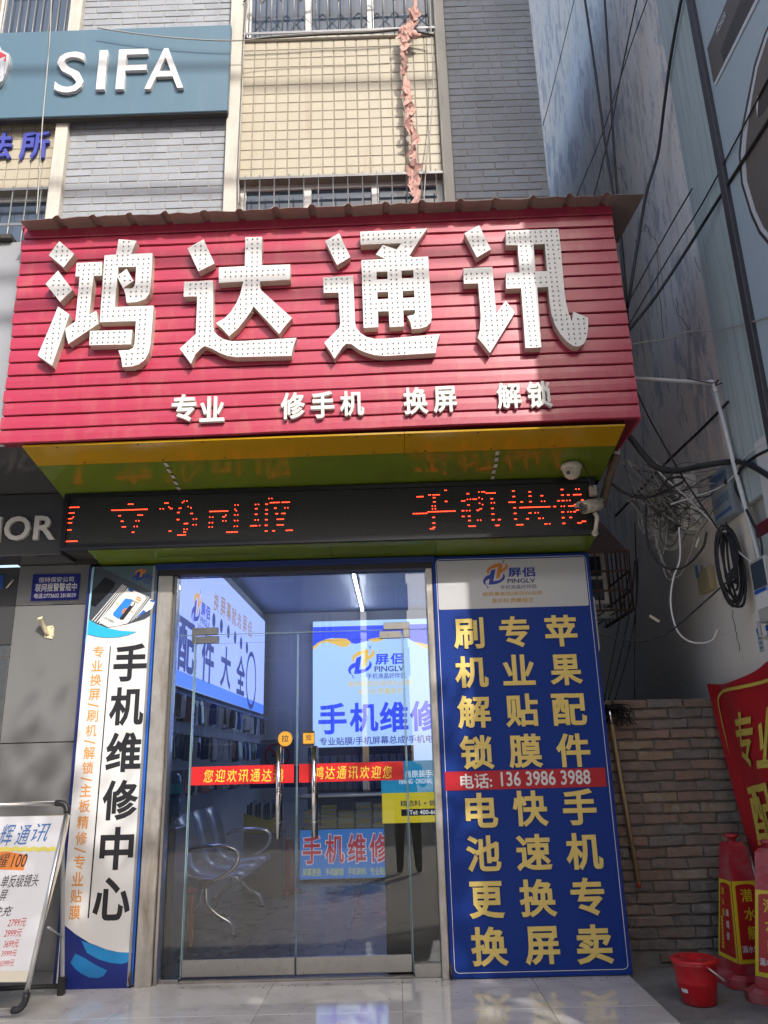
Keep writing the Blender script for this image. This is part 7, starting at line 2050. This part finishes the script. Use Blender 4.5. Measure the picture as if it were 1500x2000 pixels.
for k in range(5200):
    c = rt_.choice(tips) + Vector((rt_.gauss(0, .26), rt_.gauss(0, .26), rt_.gauss(0, .18)))
    if c.z > 7.7: continue
    a_ = rt_.uniform(.03, .065)
    e1_ = Vector((rt_.uniform(-1, 1), rt_.uniform(-1, 1), rt_.uniform(-.6, .6))).normalized(); e2_ = e1_.orthogonal().normalized()
    lv.add([c - e1_ * a_ * 1.5, c + e2_ * a_ * .7, c + e1_ * a_ * 1.5, c - e2_ * a_ * .7], [(0, 1, 2, 3)])
lv.build('crown', mat('leaf_green', (0.06, 0.09, 0.03), .6, var=.2), tr, kind='stuff')

# cables spanning the street: their soft shadows band the front
for k, (z_, Y0, sl_, lab_) in enumerate(((12.6, -1.4, -.25, 'highest cable bundle spanning the street'), (11.7, -1.6, -.30, 'second cable bundle spanning the street'), (10.05, -2.2, -.22, 'third cable bundle spanning the street'), (9.55, -2.0, .12, 'lowest cable bundle spanning the street'))):
    pts = [(-14 + i * 2.8, Y0, z_ + sl_ * (i - 5) * .22 + .012 * (i - 5) ** 2) for i in range(12)]
    cable('street_cable', pts, .042, M_RUBBER, lab_, 'cable', 6, 4)

# ================================================================== the photographer, mirrored in the glass
def skin_body(name, verts, edges, radii, m_, parent, root=0, sub=1):
    me = bpy.data.meshes.new(name)
    me.from_pydata([Vector(v) - org(parent) for v in verts], edges, [])
    o = bpy.data.objects.new(name, me); COL.objects.link(o); o.parent = parent
    md = o.modifiers.new('skin', 'SKIN')
    for i, r in enumerate(radii):
        sv = me.skin_vertices[0].data[i]; sv.radius = (r, r) if not isinstance(r, tuple) else r
        sv.use_root = (i == root)
    md.use_smooth_shade = True
    s_ = o.modifiers.new('sub', 'SUBSURF'); s_.levels = sub; s_.render_levels = sub
    me.materials.append(m_)
    return o
px_, py_ = 0.10, -0.46
pr = thing('person', 'person in a dark coat and trousers taking the photo, mirrored in the glass', 'person', (px_, py_, GZ))
M_COAT = mat('dark_coat', (0.035, 0.030, 0.028), .85, var=.15); M_SKIN = mat('skin', (0.36, 0.22, 0.16), .5); M_HAIR = mat('black_hair', (0.012, 0.010, 0.010), .6); M_TROU = mat('dark_trousers', (0.018, 0.018, 0.022), .8)
zg = GZ
V_ = [(0, 0, .86), (0, 0, 1.02), (0, .0, 1.20), (0, .0, 1.34), (0, .01, 1.42), (0, .02, 1.52),
      (-.09, 0, .82), (-.11, .01, .46), (-.115, -.01, .08), (-.12, .10, .035), (.09, 0, .82), (.12, .02, .46), (.13, -.01, .08), (.14, .10, .035),
      (-.17, .0, 1.31), (-.24, .06, 1.09), (-.13, .25, 1.24), (-.085, .34, 1.33), (.17, .0, 1.31), (.24, .06, 1.09), (.11, .25, 1.24), (.055, .34, 1.33), (0, .03, 1.60)]
V_ = [(x + px_ * 1 , y + py_, z + zg) for x, y, z in V_]
E_ = [(0, 1), (1, 2), (2, 3), (3, 4), (4, 5), (5, 22), (0, 6), (6, 7), (7, 8), (8, 9), (0, 10), (10, 11), (11, 12), (12, 13), (3, 14), (14, 15), (15, 16), (16, 17), (3, 18), (18, 19), (19, 20), (20, 21)]
R_ = [(.15, .12), (.155, .125), (.165, .125), (.13, .10), .055, .085, .095, .07, .05, .04, .095, .07, .05, .04, .075, .058, .048, .034, .075, .058, .048, .034, .075]
skin_body('body', V_, E_, R_, M_COAT, pr, 0, 2)
hc = Vector((px_, py_ + .02, zg + 1.53))
MB().lathe([(.0, -.125), (.045, -.118), (.064, -.085), (.076, -.02), (.080, .04), (.070, .09), (.040, .122), (.0, .13)], hc, 18, cap=False).build('head', M_SKIN, pr)
MB().lathe([(.083, .0), (.086, .045), (.076, .098), (.044, .132), (.0, .140)], hc + Vector((0, -.012, 0)), 18, cap=False).build('hair', M_HAIR, pr)
MB().add([hc + Vector(p) for p in ((-.012, .074, .02), (.012, .074, .02), (.016, .072, -.03), (-.016, .072, -.03), (0, .100, -.025))], [(0, 1, 4), (1, 2, 4), (2, 3, 4), (3, 0, 4)]).build('nose', M_SKIN, pr)
for s_ in (-1, 1):
    MB().lathe([(.0, 0), (.012, .003), (.0, .006)], hc + Vector((s_ * .03, .072, .015)), 10, axis=(0, 1, 0), cap=False).build('eye', C_BLK, pr)
    MB().lathe([(.008, 0), (.022, .008), (.018, .018), (.0, .02)], hc + Vector((s_ * .074, -.005, .0)), 10, axis=(s_, 0, 0), cap=False).build('ear', M_SKIN, pr)
    # a hand round the phone: palm and five fingers
    b = Vector((px_ + s_ * .07 + (-.015), py_ + .345, zg + 1.335))
    vv = [b, b + Vector((-s_ * .010, .035, .030)), b + Vector((-s_ * .012, .045, .045))]
    ee = [(0, 1), (1, 2)]; rr_ = [.024, .030, .022]
    skin_body('palm', vv, ee, rr_, M_SKIN, pr)
    for q in range(4):
        z0_ = .012 + q * .017
        L_f = (.034, .040, .038, .030)[q]
        f0 = b + Vector((-s_ * .006, .045, z0_)); f1 = f0 + Vector((-s_ * .012, .020, .004)); f2 = f1 + Vector((-s_ * L_f * .7, .006, .004)); 
        skin_body('finger', [f0, f1, f2], [(0, 1), (1, 2)], [.0088, .0082, .0068], M_SKIN, pr)
    f0 = b + Vector((-s_ * .004, .028, .02)); f1 = f0 + Vector((-s_ * .020, -.006, .022)); f2 = f1 + Vector((-s_ * .014, .004, .022))
    skin_body('thumb', [f0, f1, f2], [(0, 1), (1, 2)], [.0105, .0095, .0075], M_SKIN, pr)
MB().bbox(px_ - .075, px_ + .045, -.064, -.056, HCAM - .085, HCAM + .062, .003).top('mobile_phone', M_BLACK, 'mobile phone held up by the photographer, mirrored in the glass', 'mobile phone', (px_ - .02, -.06, HCAM - .085))

# grit and scraps swept against the foot of the shopfront
gm = MB(); rq = random.Random(9)
for k in range(260):
    if rq.random() < .6: x, y = rq.uniform(-2.6, 1.3), 5.39 - abs(rq.gauss(0, .035))
    else: x, y = rq.uniform(-2.6, 1.3), rq.uniform(4.55, 5.38)
    r_ = rq.uniform(.0015, .005); an = rq.uniform(0, 6.28)
    P4 = [(x + r_ * rq.uniform(.6, 1.6) * math.cos(an + q * 1.57), y + r_ * rq.uniform(.6, 1.3) * math.sin(an + q * 1.57), .0015 + rq.uniform(0, .001)) for q in range(4)]
    P4.append((x, y, .0035 + r_ * .4))
    gm.add(P4, [(0, 1, 4), (1, 2, 4), (2, 3, 4), (3, 0, 4)])
o = gm.build('grit', mat('grit_brown', (0.12, 0.10, 0.075), .9, var=.3), None, 'stuff'); o['label'] = 'scattered grit on the cream landing tiles'
